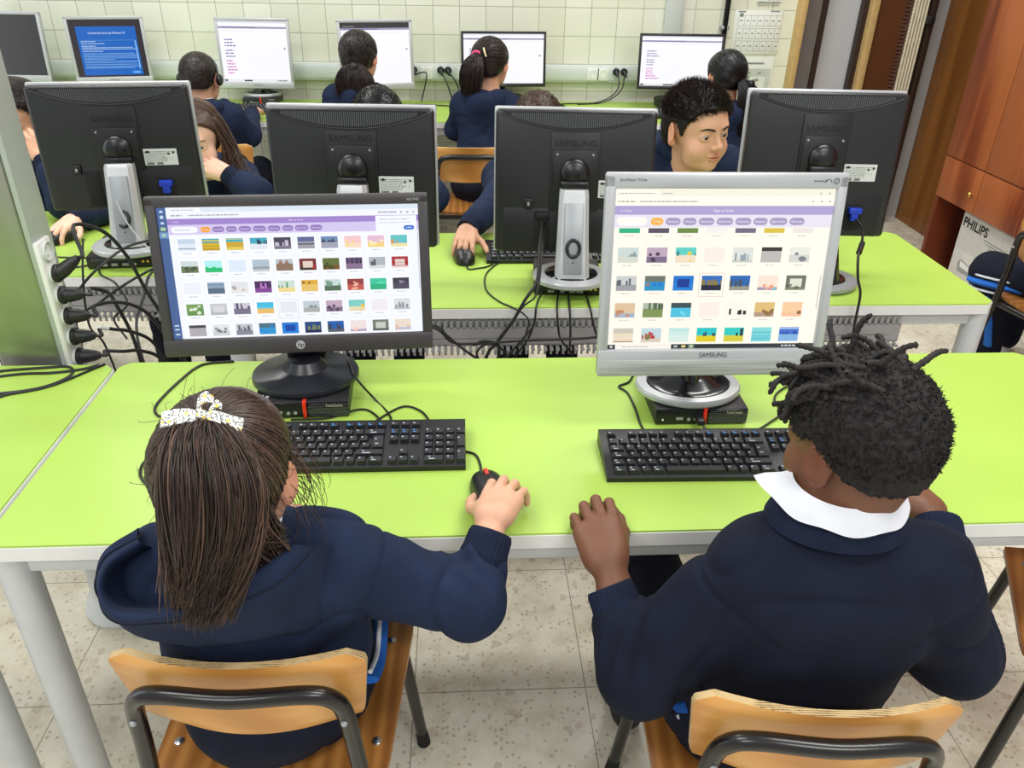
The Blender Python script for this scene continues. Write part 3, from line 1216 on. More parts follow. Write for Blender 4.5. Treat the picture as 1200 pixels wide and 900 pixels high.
# ------------------------------------------------------------------ computers, keyboards, mice
def mini_pc(label, x, y, z, rz, rear=False):
    """origin at the centre of the footprint; front is local -y unless rear"""
    t = thing('mini_computer', label, 'computer', (x, y, z), rz, 'small black desktop computers')
    m = MB()
    m.rbox((0, 0, 0.019), (0.179, 0.182, 0.034), 0.003)
    m.build('case', 'black_plastic', t)
    m = MB()
    for sx in (-1, 1):
        m.box((sx * 0.07, 0, 0.001), (0.02, 0.12, 0.002))
    m.build('rubber_foot', 'rubber', t)
    f = -0.092
    if not rear:
        m = MB()
        m.rbox((0.050, f, 0.019), (0.078, 0.003, 0.031), 0.001)
        g = m.build('grille', 'gloss_black', t)
        m = MB()
        for i in range(17):
            for j in range(6):
                m.box((0.0145 + i * 0.0044 + (j % 2) * 0.0022, f - 0.0016, 0.007 + j * 0.0048), (0.0026, 0.0008, 0.0026))
        m.build('grille_mesh', 'grey_print', g, smooth=0)
        m = MB()
        m.rbox((0.006, f - 0.001, 0.019), (0.007, 0.004, 0.033), 0.001)
        m.rbox((0.006, f + 0.006, 0.0362), (0.007, 0.016, 0.001), 0.0004)
        m.build('stripe', 'red_plastic', t)
        m = MB()
        m.text('ThinkCentre', 0.009, TR((0.062, f - 0.0026, 0.0255)), maxw=0.032)
        m.build('lettering', 'pale_print', t, smooth=0)
        m = MB()
        m.rbox((-0.043, f - 0.0008, 0.016), (0.014, 0.002, 0.006), 0.0008)
        m.lathe([(0.0035, 0), (0.0035, 0.002), (0.002, 0.002)], 14, TR((-0.025, f, 0.014), rx=PI / 2))
        m.lathe([(0.0035, 0), (0.0035, 0.002), (0.002, 0.002)], 14, TR((-0.012, f, 0.014), rx=PI / 2))
        m.build('port', 'silver_dark', t)
        m = MB()
        m.ball((-0.075, f, 0.013), 0.0022, 8)
        m.build('power_light', 'white_plastic', t)
        m = MB()
        m.box((-0.075, f + 0.028, 0.0362), (0.004, 0.012, 0.0006))
        m.box((-0.066, f + 0.026, 0.0362), (0.006, 0.008, 0.0006))
        m.build('top_mark', 'key_legend', t, smooth=0)
    else:
        m = MB()
        for i in range(14):
            m.box((-0.072 + i * 0.0062, f, 0.027), (0.0035, 0.002, 0.007))
        m.build('vent', 'grey_print', t, smooth=0)
        m = MB()
        for x_ in (-0.045, -0.018, 0.010, 0.030):
            m.rbox((x_, f, 0.012), (0.017, 0.004, 0.008), 0.001)
        m.build('port', 'silver_dark', t)
        m = MB()
        for x_ in (0.058, 0.070):
            m.lathe([(0.0035, 0), (0.0035, 0.004), (0.002, 0.004)], 12, TR((x_, f, 0.020), rx=PI / 2))
        m.build('antenna_jack', 'brass', t)
    return t


def keyboard(label, x, y, rz, group='black computer keyboards'):
    """origin at front centre; local -y faces the typist"""
    W, D = 0.440, 0.126
    t = thing('keyboard', label, 'keyboard', (x, y, 0.720), rz, group)
    tilt = 0.11
    T = TR((0, -D / 2, 0.004), rx=tilt)
    m = MB()
    m.prism([(-D / 2, 0.0), (D / 2, 0.0), (D / 2, 0.020 + 0.008), (D / 2 - 0.006, 0.0295), (-D / 2 + 0.006, 0.0125), (-D / 2, 0.0095)], W, TR((0, 0, 0.0), rz=PI / 2) @ np.diag([1, 1, 1, 1]))
    m.build('case', 'keyboard_body', t)
    keys, leg, blue = MB(), MB(), MB()
    sl = math.atan2(0.017, D - 0.012)
    Tk = TR((0, 0, 0.0215), rx=sl)
    u = 0.0190

    def key(cx, cy, w=1.0, h=1.0, mark=True, bl=False):
        kw, kd = w * u - 0.0035, h * 0.0180 - 0.0032
        b = np.array([[-kw / 2, -kd / 2, 0], [kw / 2, -kd / 2, 0], [kw / 2, kd / 2, 0], [-kw / 2, kd / 2, 0]])
        a = b * np.array([(kw - 0.003) / kw, (kd - 0.0035) / kd, 1]) + np.array([0, 0.0004, 0.0062])
        v = np.vstack([b, a]) + np.array([cx, cy, 0])
        keys.add(v, [[4, 5, 6, 7], [0, 1, 5, 4], [1, 2, 6, 5], [2, 3, 7, 6], [3, 0, 4, 7]], Tk)
        if mark:
            (blue if bl else leg).box((cx - kw * 0.22, cy + kd * 0.2, 0.0064), (min(0.0036, kw * 0.28), 0.0024, 0.0003), Tk)
            if bl or (w > 1.2):
                (blue if bl else leg).box((cx - kw * 0.1, cy - kd * 0.18, 0.0064), (kw * 0.30, 0.0022, 0.0003), Tk)
    x0 = -W / 2 + 0.0115
    rowy = [-0.0505 + i * 0.0180 for i in range(6)]

    def row(r, widths, xs):
        cx = xs
        for w in widths:
            key(cx + w * u / 2, rowy[r], w, 1.0, mark=not (w > 4))
            cx += w * u
    row(0, [1.25, 1.25, 1.0, 1.25, 5.6, 1.15, 1.0, 1.0, 1.5], x0)
    row(1, [1.25] + [1] * 11 + [2.75], x0)
    row(2, [1.75] + [1] * 12, x0)
    key(x0 + 14.35 * u, (rowy[2] + rowy[3]) / 2, 1.25, 2.0)
    row(3, [1.5] + [1] * 12, x0)
    row(4, [1] * 13 + [2.0], x0)
    cx = x0
    for gi, grp in enumerate((1, 4, 4, 4)):
        for k in range(grp):
            key(cx + u / 2, rowy[5] + 0.002, 1.0, 0.72, bl=(gi == 3 or (gi == 2 and k > 2)))
            cx += u
        cx += u * (1.0 if gi == 0 else 0.5)
    xn = x0 + 15.3 * u
    for k in range(3):
        key(xn + (k + .5) * u, rowy[5] + 0.002, 1.0, 0.72)
        key(xn + (k + .5) * u, rowy[4], bl=True)
        key(xn + (k + .5) * u, rowy[3])
        key(xn + (k + .5) * u, rowy[0])
    key(xn + 1.5 * u, rowy[1])
    xp = x0 + 18.6 * u
    for k in range(3):
        for r in (1, 2, 3, 4):
            key(xp + (k + .5) * u, rowy[r])
    key(xp + u, rowy[0], 2.0)
    key(xp + 2.5 * u, rowy[0])
    key(xp + 3.5 * u, rowy[4])
    key(xp + 3.5 * u, (rowy[2] + rowy[3]) / 2, 1.0, 2.0)
    key(xp + 3.5 * u, (rowy[0] + rowy[1]) / 2, 1.0, 2.0)
    ko = keys.build('keys', 'key_black', t, smooth=0)
    leg.build('legends', 'key_legend', ko, smooth=0)
    blue.build('blue_legends', 'key_blue', ko, smooth=0)
    return t


def mouse(label, x, y, rz, group='black computer mice'):
    """front of the mouse is local +y"""
    t = thing('computer_mouse', label, 'mouse', (x, y, 0.720), rz, group)
    G = []
    nu, nv = 20, 26
    for i in range(nu):
        row = []
        for j in range(nv):
            a = PI * i / (nu - 1)
            v = -1 + 2 * j / (nv - 1)
            k = (1 - abs(v) ** 3.2) ** (1 / 2.4)
            w = 0.0305 * k * (1.0 - 0.06 * v)
            h = 0.036 * k ** 0.7 * (1 - 0.16 * (v + 0.15) - 0.10 * v * v)
            row.append((math.copysign(abs(math.cos(a)) ** 0.75, math.cos(a)) * w, v * 0.057, 0.002 + h * math.sin(a) ** 0.85))
        G.append(row)
    m = MB()
    m.grid(np.array(G)[::-1])
    b = np.array(G)
    m.grid(np.stack([b[0], b[-1]], 0))
    m.build('shell', 'mouse_black', t, smooth=60)
    m = MB()
    m.tube([(0, 0.012, 0.0362), (0, 0.03, 0.0325), (0, 0.054, 0.017)], 0.0009, 6)
    m.build('button_gap', 'dark_print', t)
    m = MB()
    m.lathe([(0.0085, -0.003), (0.0095, -0.002), (0.0095, 0.002), (0.0085, 0.003)], 16, TR((0, 0.028, 0.0295), ry=PI / 2))
    m.build('scroll_wheel', 'red_plastic' if 'floral bow' in label else 'grey_print', t)
    return t


# ------------------------------------------------------------------ screens
def C4(r, g, b):
    return S(r, g, b)


class Canvas:
    """flat picture on a display; (px, py) from the top left of a W x H pixel canvas"""

    def __init__(s, W, H, w, h):
        s.W, s.H, s.w, s.h = W, H, w, h
        s.m = MB()
        s.k = 0

    def pt(s, x, y, k):
        return (-s.w / 2 + x / s.W * s.w, -0.00012 * k, s.h / 2 - y / s.H * s.h)

    def rect(s, x0, y0, x1, y1, c, k=1):
        s.m.add([s.pt(x0, y1, k), s.pt(x1, y1, k), s.pt(x1, y0, k), s.pt(x0, y0, k)], [[0, 1, 2, 3]], None, c)

    def poly(s, pts, c, k=1):
        s.m.add([s.pt(x, y, k) for x, y in pts], [list(range(len(pts)))[::-1]], None, c)

    def disc(s, x, y, rx, ry, c, k=1, n=20):
        s.poly([(x + rx * math.cos(a), y + ry * math.sin(a)) for a in np.linspace(0, 2 * PI, n, endpoint=False)], c, k)

    def pill(s, x0, y0, x1, y1, c, k=1):
        r = (y1 - y0) / 2
        pts = [(x1 - r + r * math.sin(a), (y0 + y1) / 2 - r * math.cos(a)) for a in np.linspace(0, PI, 9)]
        pts += [(x0 + r - r * math.sin(a), (y0 + y1) / 2 + r * math.cos(a)) for a in np.linspace(0, PI, 9)]
        s.poly(pts, c, k)

    def text(s, body, x, y, size, c, k=3, maxw=None):
        """centred at x, baseline at y, size in canvas pixels"""
        sc = s.h / s.H
        s.m.text(body, size * sc, TR(s.pt(x, y, k)), col=c, maxw=None if maxw is None else maxw * s.w / s.W)

    def scribble(s, x0, x1, y, hgt, c, seed=0, k=2):
        r = random.Random(seed)
        x = x0
        while x < x1:
            w = r.uniform(0.8, 3.0) * hgt
            s.rect(x, y - hgt / 2, min(x + w, x1), y + hgt / 2, c, k)
            x += w + hgt * 0.6

    def thumb(s, cx, cy, w, h, sky, ground, hz=0.5, bits=(), seed=0, clip=None, k=2):
        x0, x1, y0, y1 = cx - w / 2, cx + w / 2, cy - h / 2, cy + h / 2
        if clip is not None:
            y0 = max(y0, clip)
        yh = max(y0, cy - h / 2 + h * hz)
        s.rect(x0, y0, x1, yh, sky, k)
        s.rect(x0, yh, x1, y1, ground, k)
        r = random.Random(seed)
        for b in bits:
            kind, c, n_ = b
            for _ in range(n_):
                if kind == 'b':      # upright blocks on the horizon
                    bw = r.uniform(.06, .16) * w
                    bx = r.uniform(x0, x1 - bw)
                    bh = r.uniform(.15, .5) * h
                    s.rect(bx, max(y0, yh - bh), bx + bw, yh + h * 0.04, c, k + 1)
                elif kind == 'd':    # rounded blobs
                    rx = r.uniform(.06, .14) * w
                    ry = min(rx * 0.9, h * .2)
                    px, py = r.uniform(x0 + rx, x1 - rx), r.uniform(max(y0, yh - h * .3) + ry, y1 - ry)
                    if py > y0 + ry:
                        s.disc(px, py, rx, ry, c, k + 1, 10)
                elif kind == 's':    # bands
                    sy = r.uniform(y0, y1 - h * .1)
                    s.rect(x0, sy, x1, sy + h * r.uniform(.05, .12), c, k + 1)
                elif kind == 't':    # triangles
                    bx = r.uniform(x0, x1 - w * .3)
                    s.poly([(bx, yh), (bx + w * .15, max(y0, yh - h * r.uniform(.2, .4))), (bx + w * .3, yh)], c, k + 1)
                elif kind == 'r':    # centred frame
                    s.rect(cx - w * .3, max(y0, cy - h * .28), cx + w * .3, cy + h * .28, c, k + 1)

    def build(s, name, parent, T):
        s.m.v = [xf(T, v) for v in s.m.v]
        return s.m.build(name, 'screen_lit', parent, smooth=0)


def light_up(c, k):
    return (min(1, c[0] * k[0]), min(1, c[1] * k[1]), min(1, c[2] * k[2]), 1)


def page(cv, ox, ytop, wid, cx_text, pale, tint, orange, pills, hdr, title, search, right_pop=None):
    """browser window with a purple page header"""
    W = ox + wid
    cv.rect(0, 0, cv.W, cv.H, pale, 0)
    return W


# picture tiles: sky, ground, horizon, details
def TH(sky, gnd, hz=0.5, *bits):
    return (C4(*sky), C4(*gnd), hz, [(k, C4(*c), n_) for k, c, n_ in bits])


HP_TILES = [
    [TH((196, 214, 232), (226, 234, 246), .4, ('s', (150, 170, 190), 1)), TH((44, 168, 190), (196, 158, 24), .35, ('s', (226, 196, 40), 3)), TH((52, 176, 196), (206, 166, 40), .3, ('s', (230, 206, 90), 3)),
     TH((60, 168, 190), (226, 232, 240), .5, ('b', (36, 60, 84), 5)), TH((70, 62, 84), (120, 112, 132), .7, ('b', (196, 190, 206), 8)), TH((92, 104, 150), (160, 158, 166), .4, ('s', (70, 74, 110), 1)),
     TH((110, 138, 178), (160, 164, 182), .5, ('t', (52, 60, 92), 3)), TH((246, 200, 206), (250, 220, 190), .6, ('d', (240, 222, 120), 4)), TH((230, 190, 214), (244, 214, 128), .6, ('d', (250, 236, 180), 5)), TH((96, 196, 200), (240, 226, 170), .7, ('b', (206, 156, 110), 4))],
    [TH((206, 220, 222), (106, 120, 82), .45, ('d', (70, 84, 62), 5)), TH((176, 240, 240), (24, 190, 110), .6, ('d', (30, 196, 116), 4)), TH((222, 236, 250), (222, 236, 250), .5),
     TH((176, 192, 206), (150, 160, 166), .6, ('s', (206, 214, 220), 1)), TH((186, 196, 206), (140, 112, 92), .4, ('t', (158, 122, 100), 3)), TH((120, 40, 40), (60, 46, 40), .7, ('r', (226, 210, 196), 1), ('d', (180, 40, 36), 3)),
     TH((96, 112, 56), (122, 86, 44), .6, ('d', (60, 76, 34), 5)), TH((96, 76, 110), (136, 112, 146), .5, ('b', (60, 46, 76), 5)), TH((176, 182, 186), (216, 218, 220), .7, ('b', (90, 96, 104), 6)), TH((172, 36, 44), (240, 220, 214), .75, ('r', (230, 206, 200), 1), ('s', (150, 30, 36), 2))],
    [TH((238, 240, 250), (238, 240, 250), .5), TH((150, 172, 196), (86, 106, 130), .5, ('s', (116, 138, 164), 2)), TH((226, 228, 232), (232, 228, 226), .5, ('d', (176, 172, 170), 4)),
     TH((70, 36, 90), (130, 66, 150), .6, ('b', (190, 120, 200), 4)), TH((206, 224, 214), (240, 220, 150), .6, ('b', (80, 150, 90), 3)), TH((226, 176, 60), (232, 196, 110), .4, ('d', (130, 86, 50), 2)),
     TH((200, 220, 216), (84, 112, 88), .55, ('b', (120, 160, 140), 5)), TH((150, 60, 60), (196, 90, 80), .5, ('d', (240, 176, 150), 7)), TH((60, 200, 160), (40, 180, 130), .5, ('t', (90, 220, 180), 3)), TH((60, 54, 70), (76, 70, 88), .5, ('d', (140, 132, 160), 3))],
    [TH((120, 160, 90), (96, 146, 70), .4, ('d', (226, 230, 214), 5)), TH((200, 202, 206), (180, 180, 190), .7, ('r', (216, 216, 220), 1)), TH((206, 202, 214), (120, 112, 140), .5, ('b', (90, 80, 112), 4)),
     TH((60, 190, 226), (232, 190, 110), .55, ('s', (96, 206, 226), 1)), TH((232, 232, 240), (232, 232, 240), .5), TH((196, 206, 214), (170, 176, 176), .6, ('t', (140, 150, 156), 3)),
     TH((196, 170, 190), (130, 112, 140), .6, ('d', (80, 66, 86), 5)), TH((130, 206, 200), (230, 220, 180), .6, ('d', (236, 196, 60), 3)), TH((240, 236, 240), (240, 236, 240), .5), TH((220, 222, 226), (196, 200, 206), .8, ('b', (140, 148, 156), 7))],
    [TH((64, 60, 62), (176, 172, 176), .25), TH((226, 228, 230), (206, 208, 210), .5, ('d', (120, 124, 128), 5)), TH((196, 200, 206), (136, 136, 150), .6, ('b', (96, 100, 116), 6)),
     TH((70, 110, 130), (40, 150, 210), .4, ('d', (20, 130, 220), 3)), TH((20, 120, 210), (24, 130, 220), .5, ('r', (16, 70, 170), 1)), TH((30, 70, 130), (24, 40, 90), .7, ('b', (120, 130, 96), 6)),
     TH((36, 96, 176), (90, 96, 110), .7, ('b', (60, 70, 90), 6)), TH((240, 226, 226), (176, 160, 190), .8, ('d', (250, 206, 190), 3)), TH((120, 128, 116), (90, 96, 90), .8, ('r', (200, 206, 196), 1)), TH((236, 220, 206), (190, 190, 216), .75, ('d', (226, 190, 160), 5))],
]
SAM_TILES = [
    [HP_TILES[2][8], TH((110, 100, 120), (90, 80, 100), .5), TH((130, 150, 90), (110, 140, 70), .4), TH((240, 240, 236), (244, 244, 240), .8), TH((130, 128, 150), (110, 106, 130), .5), TH((240, 220, 120), (224, 196, 60), .5), TH((240, 232, 226), (240, 232, 226), .5)],
    [TH((206, 218, 214), (216, 220, 206), .6, ('t', (140, 160, 160), 2)), HP_TILES[3][6], TH((96, 210, 200), (244, 226, 200), .5, ('d', (240, 206, 70), 3), ('b', (60, 130, 130), 2)), TH((252, 240, 228), (252, 240, 228), .5), TH((226, 228, 220), (206, 206, 196), .85, ('b', (150, 166, 172), 7)), TH((44, 40, 36), (190, 188, 182), .25), TH((236, 236, 226), (216, 216, 208), .5, ('d', (130, 136, 140), 6))],
    [TH((206, 208, 206), (160, 160, 166), .6, ('b', (100, 104, 116), 6)), TH((110, 120, 110), (40, 150, 200), .4, ('d', (24, 130, 210), 3), ('d', (180, 130, 60), 1)), TH((30, 120, 210), (34, 130, 216), .5, ('r', (20, 60, 150), 1)), TH((40, 110, 190), (26, 34, 60), .6, ('b', (140, 120, 60), 8)), TH((30, 100, 180), (150, 150, 140), .7, ('b', (70, 80, 90), 7)), TH((250, 230, 210), (170, 150, 176), .8, ('d', (250, 160, 130), 3), ('d', (110, 200, 220), 2)), TH((110, 116, 96), (130, 140, 110), .85, ('r', (226, 230, 210), 1), ('d', (70, 80, 60), 3))],
    [TH((226, 196, 160), (170, 180, 200), .7, ('d', (200, 140, 100), 6)), TH((176, 190, 170), (130, 150, 90), .4, ('b', (80, 96, 70), 5)), TH((60, 80, 90), (80, 196, 226), .35, ('d', (120, 220, 240), 2)), TH((252, 240, 228), (252, 240, 228), .5), TH((250, 246, 236), (250, 246, 236), .8, ('b', (40, 38, 36), 4)), TH((226, 190, 120), (180, 150, 130), .7, ('d', (150, 110, 70), 5)), TH((250, 206, 160), (246, 196, 156), .7, ('d', (150, 100, 60), 1))],
    [TH((206, 200, 186), (240, 222, 196), .35, ('s', (170, 150, 130), 1)), TH((196, 220, 226), (220, 206, 190), .7, ('b', (190, 60, 60), 6), ('d', (90, 150, 90), 2)), TH((206, 236, 230), (220, 240, 232), .5, ('s', (190, 230, 226), 2)), TH((40, 200, 200), (226, 206, 40), .55, ('b', (60, 70, 90), 3)), TH((50, 206, 196), (216, 206, 60), .55, ('b', (40, 50, 60), 2)), TH((130, 220, 220), (110, 206, 216), .5, ('s', (96, 190, 200), 3)), TH((60, 110, 210), (130, 180, 226), .5, ('t', (40, 80, 170), 4), ('s', (170, 200, 230), 2))],
]


def hp_page(w, h):
    cv = Canvas(1280, 720, w, h)
    page_w = C4(244, 247, 255)
    cv.rect(0, 0, 1280, 720, page_w, 0)
    cv.rect(0, 0, 44, 720, C4(66, 96, 150), 1)
    for y in (16, 46, 76):
        cv.rect(14, y, 30, y + 12, C4(196, 214, 240), 2)
    cv.disc(22, 50, 9, 9, C4(206, 222, 244), 2)
    cv.rect(10, 104, 34, 122, C4(170, 206, 150), 2)
    cv.rect(0, 130, 44, 162, C4(116, 150, 196), 2)
    cv.rect(12, 138, 32, 154, C4(160, 206, 190), 3)
    for y in (640, 662, 690):
        cv.rect(12, y, 34, y + 8, C4(206, 220, 240), 2)
    cv.rect(44, 0, 1280, 26, C4(222, 232, 246), 1)
    cv.rect(50, 3, 210, 26, C4(246, 249, 255), 2)
    cv.scribble(70, 180, 15, 5, C4(176, 184, 196), 1, 3)
    cv.rect(44, 26, 1280, 60, C4(243, 246, 252), 1)
    cv.scribble(66, 120, 43, 7, C4(160, 168, 180), 2, 3)
    cv.scribble(150, 390, 43, 6, C4(150, 160, 176), 3, 3)
    cv.scribble(1080, 1170, 43, 7, C4(130, 138, 156), 4, 3)
    for x in (1190, 1222, 1252):
        cv.rect(x, 39, x + 9, 48, C4(160, 168, 180), 3)
    cv.rect(44, 60, 1280, 92, C4(160, 132, 206), 1)
    cv.rect(44, 92, 1280, 144, C4(212, 200, 240), 1)
    cv.text('Elige un fondo', 668, 80, 13, C4(240, 236, 252), 3)
    cv.text('← Atrás', 80, 80, 12, C4(240, 236, 252), 3)
    cv.pill(58, 102, 186, 136, C4(246, 248, 255), 2)
    cv.scribble(76, 150, 119, 6, C4(196, 206, 222), 5, 3)
    x = 200
    for i, (tx, wd_) in enumerate((('Todas', 48), ('Fantasía', 58), ('Música', 52), ('Deportes', 60), ('Exteriores', 64), ('Interiores', 62), ('Espacio', 54), ('Bajo el mar', 66), ('Patrones', 60))):
        cv.pill(x, 104, x + wd_, 134, C4(250, 164, 44) if i == 0 else C4(148, 122, 190), 2)
        cv.text(tx, x + wd_ / 2, 123, 11, C4(246, 240, 255), 4, maxw=wd_ - 16)
        x += wd_ + 9
    cv.rect(1064, 62, 1270, 146, C4(246, 248, 255), 3)
    cv.text('¿Deseas traducir la página?', 1160, 84, 10, C4(90, 96, 110), 5, maxw=150)
    cv.scribble(1078, 1240, 100, 4, C4(196, 202, 214), 7, 5)
    cv.pill(1204, 116, 1258, 140, C4(36, 108, 206), 5)
    cv.scribble(1216, 1248, 128, 5, C4(214, 228, 250), 8, 6)
    cv.rect(1272, 150, 1276, 470, C4(190, 196, 210), 2)
    for r_i, row in enumerate(HP_TILES):
        for c_i, td in enumerate(row):
            cx, cy = 124 + c_i * 117.0, 200 + r_i * 119
            cv.rect(cx - 50, cy - 44, cx + 50, cy + 62, C4(249, 250, 255), 1)
            cv.thumb(cx, cy, 84, 64, *td, seed=r_i * 20 + c_i)
            cv.scribble(cx - 22, cx + 20, cy + 46, 5, C4(190, 196, 212), r_i * 31 + c_i, 2)
            if r_i == 3 and c_i == 4:
                for a, b, c_, d in ((-50, -44, 50, -42), (-50, 60, 50, 62), (-50, -44, -48, 62), (48, -44, 50, 62)):
                    cv.rect(cx + a, cy + b, cx + c_, cy + d, C4(206, 212, 226), 2)
    return cv


def sam_page(w, h):
    cv = Canvas(1280, 1024, w, h)
    pale = C4(255, 251, 238)
    cv.rect(0, 0, 1280, 1024, pale, 0)
    cv.rect(0, 0, 1280, 44, C4(248, 244, 226), 1)
    cv.rect(0, 10, 250, 44, C4(255, 252, 240), 2)
    cv.scribble(16, 230, 30, 7, C4(186, 182, 170), 11, 3)
    cv.scribble(270, 330, 30, 7, C4(186, 182, 170), 12, 3)
    for x in (1190, 1240):
        cv.rect(x, 24, x + 10, 34, C4(176, 172, 160), 3)
    cv.scribble(16, 120, 78, 9, C4(186, 182, 170), 13, 3)
    cv.scribble(140, 480, 78, 7, C4(170, 166, 156), 14, 3)
    for x in (1150, 1200, 1248):
        cv.rect(x, 72, x + 10, 83, C4(186, 182, 170), 3)
    cv.rect(0, 104, 1280, 158, C4(176, 164, 212), 1)
    cv.text('Elige un fondo', 634, 140, 22, C4(246, 242, 252), 3)
    cv.text('← Atrás', 66, 140, 20, C4(246, 242, 252), 3)
    cv.rect(0, 158, 1280, 236, C4(236, 230, 244), 1)
    cv.pill(14, 172, 190, 224, C4(255, 252, 244), 2)
    x = 212
    for i, (tx, wd_) in enumerate((('Todas', 74), ('Fantasía', 88), ('Música', 80), ('Deportes', 92), ('Exteriores', 98), ('Interiores', 94), ('Espacio', 84), ('Bajo el mar', 104), ('Patrones', 90))):
        cv.pill(x, 176, x + wd_, 222, C4(250, 182, 70) if i == 0 else C4(170, 158, 196), 2)
        cv.text(tx, x + wd_ / 2, 205, 17, C4(250, 246, 255), 4, maxw=wd_ - 24)
        x += wd_ + 13
    cv.rect(1262, 540, 1270, 760, C4(214, 210, 200), 2)
    tops = (222, 408, 588, 764, 932)
    for r_i, row in enumerate(SAM_TILES):
        for c_i, td in enumerate(row):
            cx, cy = 92 + c_i * 171.0, tops[r_i]
            cv.thumb(cx, cy, 122, 96, *td, seed=r_i * 17 + c_i + 400, clip=240 if r_i == 0 else None)
            cv.scribble(cx - 28, cx + 26, cy + 66, 7, C4(214, 206, 196), r_i * 37 + c_i, 2)
            if r_i == 2 and c_i == 3:
                for a, b, c_, d in ((-76, -66, 76, -63), (-76, 86, 76, 89), (-76, -66, -73, 89), (73, -66, 76, 89)):
                    cv.rect(cx + a, cy + b, cx + c_, cy + d, C4(226, 190, 186), 2)
    cv.rect(0, 994, 1280, 1024, C4(44, 52, 56), 5)
    cv.rect(46, 994, 392, 1024, C4(250, 246, 236), 6)
    cv.scribble(86, 250, 1009, 8, C4(200, 196, 186), 15, 7)
    for i in range(2):
        for j in range(2):
            cv.rect(14 + i * 9, 1000 + j * 9, 21 + i * 9, 1007 + j * 9, C4(240, 240, 240), 7)
    cv.rect(408, 1002, 432, 1016, C4(180, 186, 190), 6)
    cv.rect(456, 1001, 482, 1017, C4(226, 206, 140), 6)
    cv.rect(498, 996, 536, 1023, C4(110, 130, 120), 6)
    cv.disc(517, 1009, 10, 9, C4(206, 220, 180), 7)
    cv.scribble(1080, 1180, 1009, 10, C4(206, 210, 212), 16, 6)
    cv.scribble(1176, 1236, 1003, 5, C4(206, 210, 212), 17, 6)
    cv.scribble(1166, 1240, 1014, 5, C4(206, 210, 212), 18, 6)
    return cv


def blocks_page(w, h, W, H, seed, taskbar=True, dark_top=False):
    """editor page: white, dark strip on top, violet and pink lines at the left"""
    cv = Canvas(W, H, w, h)
    cv.rect(0, 0, W, H, C4(250, 250, 253), 0)
    cv.rect(0, 0, W, H * 0.03, C4(226, 228, 236), 1)
    cv.rect(0, H * 0.085, W, H * 0.118, C4(160, 156, 186), 1)
    if dark_top:
        cv.rect(0, 0, W, H * 0.085, C4(52, 48, 52), 2)
        cv.scribble(W * 0.04, W * 0.2, H * 0.06, H * 0.014, C4(150, 146, 150), seed + 3, 3)
    cv.scribble(W * 0.05, W * 0.55, H * 0.10, H * 0.014, C4(110, 100, 150), seed, 2)
    cv.rect(W * 0.03, H * 0.16, W * 0.97, H * 0.165, C4(226, 226, 238), 1)
    ys = 0.30
    r = random.Random(seed)
    for i in range(11):
        if i in (3, 6):
            ys += 0.025
        c = C4(112, 104, 176) if i < 6 else C4(206, 90, 196)
        cv.scribble(W * 0.07, W * r.uniform(0.15, 0.24), H * ys, H * 0.02, c, seed + i, 2)
        ys += 0.05
    if taskbar:
        cv.rect(0, H * 0.955, W, H, C4(236, 236, 240), 1)
        cv.rect(W * 0.01, H * 0.96, W * 0.05, H * 0.99, C4(40, 50, 70), 2)
        cv.rect(W * 0.30, H * 0.965, W * 0.42, H * 0.99, C4(60, 60, 66), 2)
        cv.scribble(W * 0.80, W * 0.95, H * 0.975, H * 0.018, C4(70, 70, 76), seed + 40, 2)
    cv.rect(W * 0.94, H * 0.42, W * 0.965, H * 0.45, C4(150, 150, 160), 2)
    return cv


def licence_page(w, h):
    cv = Canvas(1024, 768, w, h)
    cv.rect(0, 0, 1024, 768, C4(42, 34, 44), 0)
    cv.rect(90, 90, 940, 745, C4(0, 96, 190), 1)
    cv.text('Contrato de licencia de Windows 10', 515, 190, 42, C4(226, 238, 252), 3, maxw=520)
    cv.rect(130, 272, 900, 275, C4(110, 170, 226), 2)
    for i, (y, x1, wt) in enumerate(((290, 340, 10), (318, 460, 9), (350, 330, 10), (372, 860, 9), (392, 920, 8), (420, 420, 9), (452, 860, 8), (472, 900, 7), (492, 890, 8), (512, 900, 7), (532, 560, 9), (556, 890, 7), (574, 880, 7), (600, 880, 8), (626, 900, 8), (646, 840, 9))):
        cv.scribble(130, x1, y, wt, C4(140, 190, 236) if i > 5 else C4(196, 222, 248), 60 + i, 2)
    cv.rect(900, 280, 916, 660, C4(150, 196, 240), 3)
    cv.rect(780, 690, 915, 726, C4(40, 140, 226), 2)
    cv.scribble(810, 890, 708, 9, C4(206, 228, 250), 80, 3)
    return cv


def dark_page(w, h):
    cv = Canvas(100, 100, w, h)
    cv.rect(0, 0, 100, 100, C4(30, 26, 28), 0)
    return cv


def screen_back(canvas_T, w, h, parent):
    pass


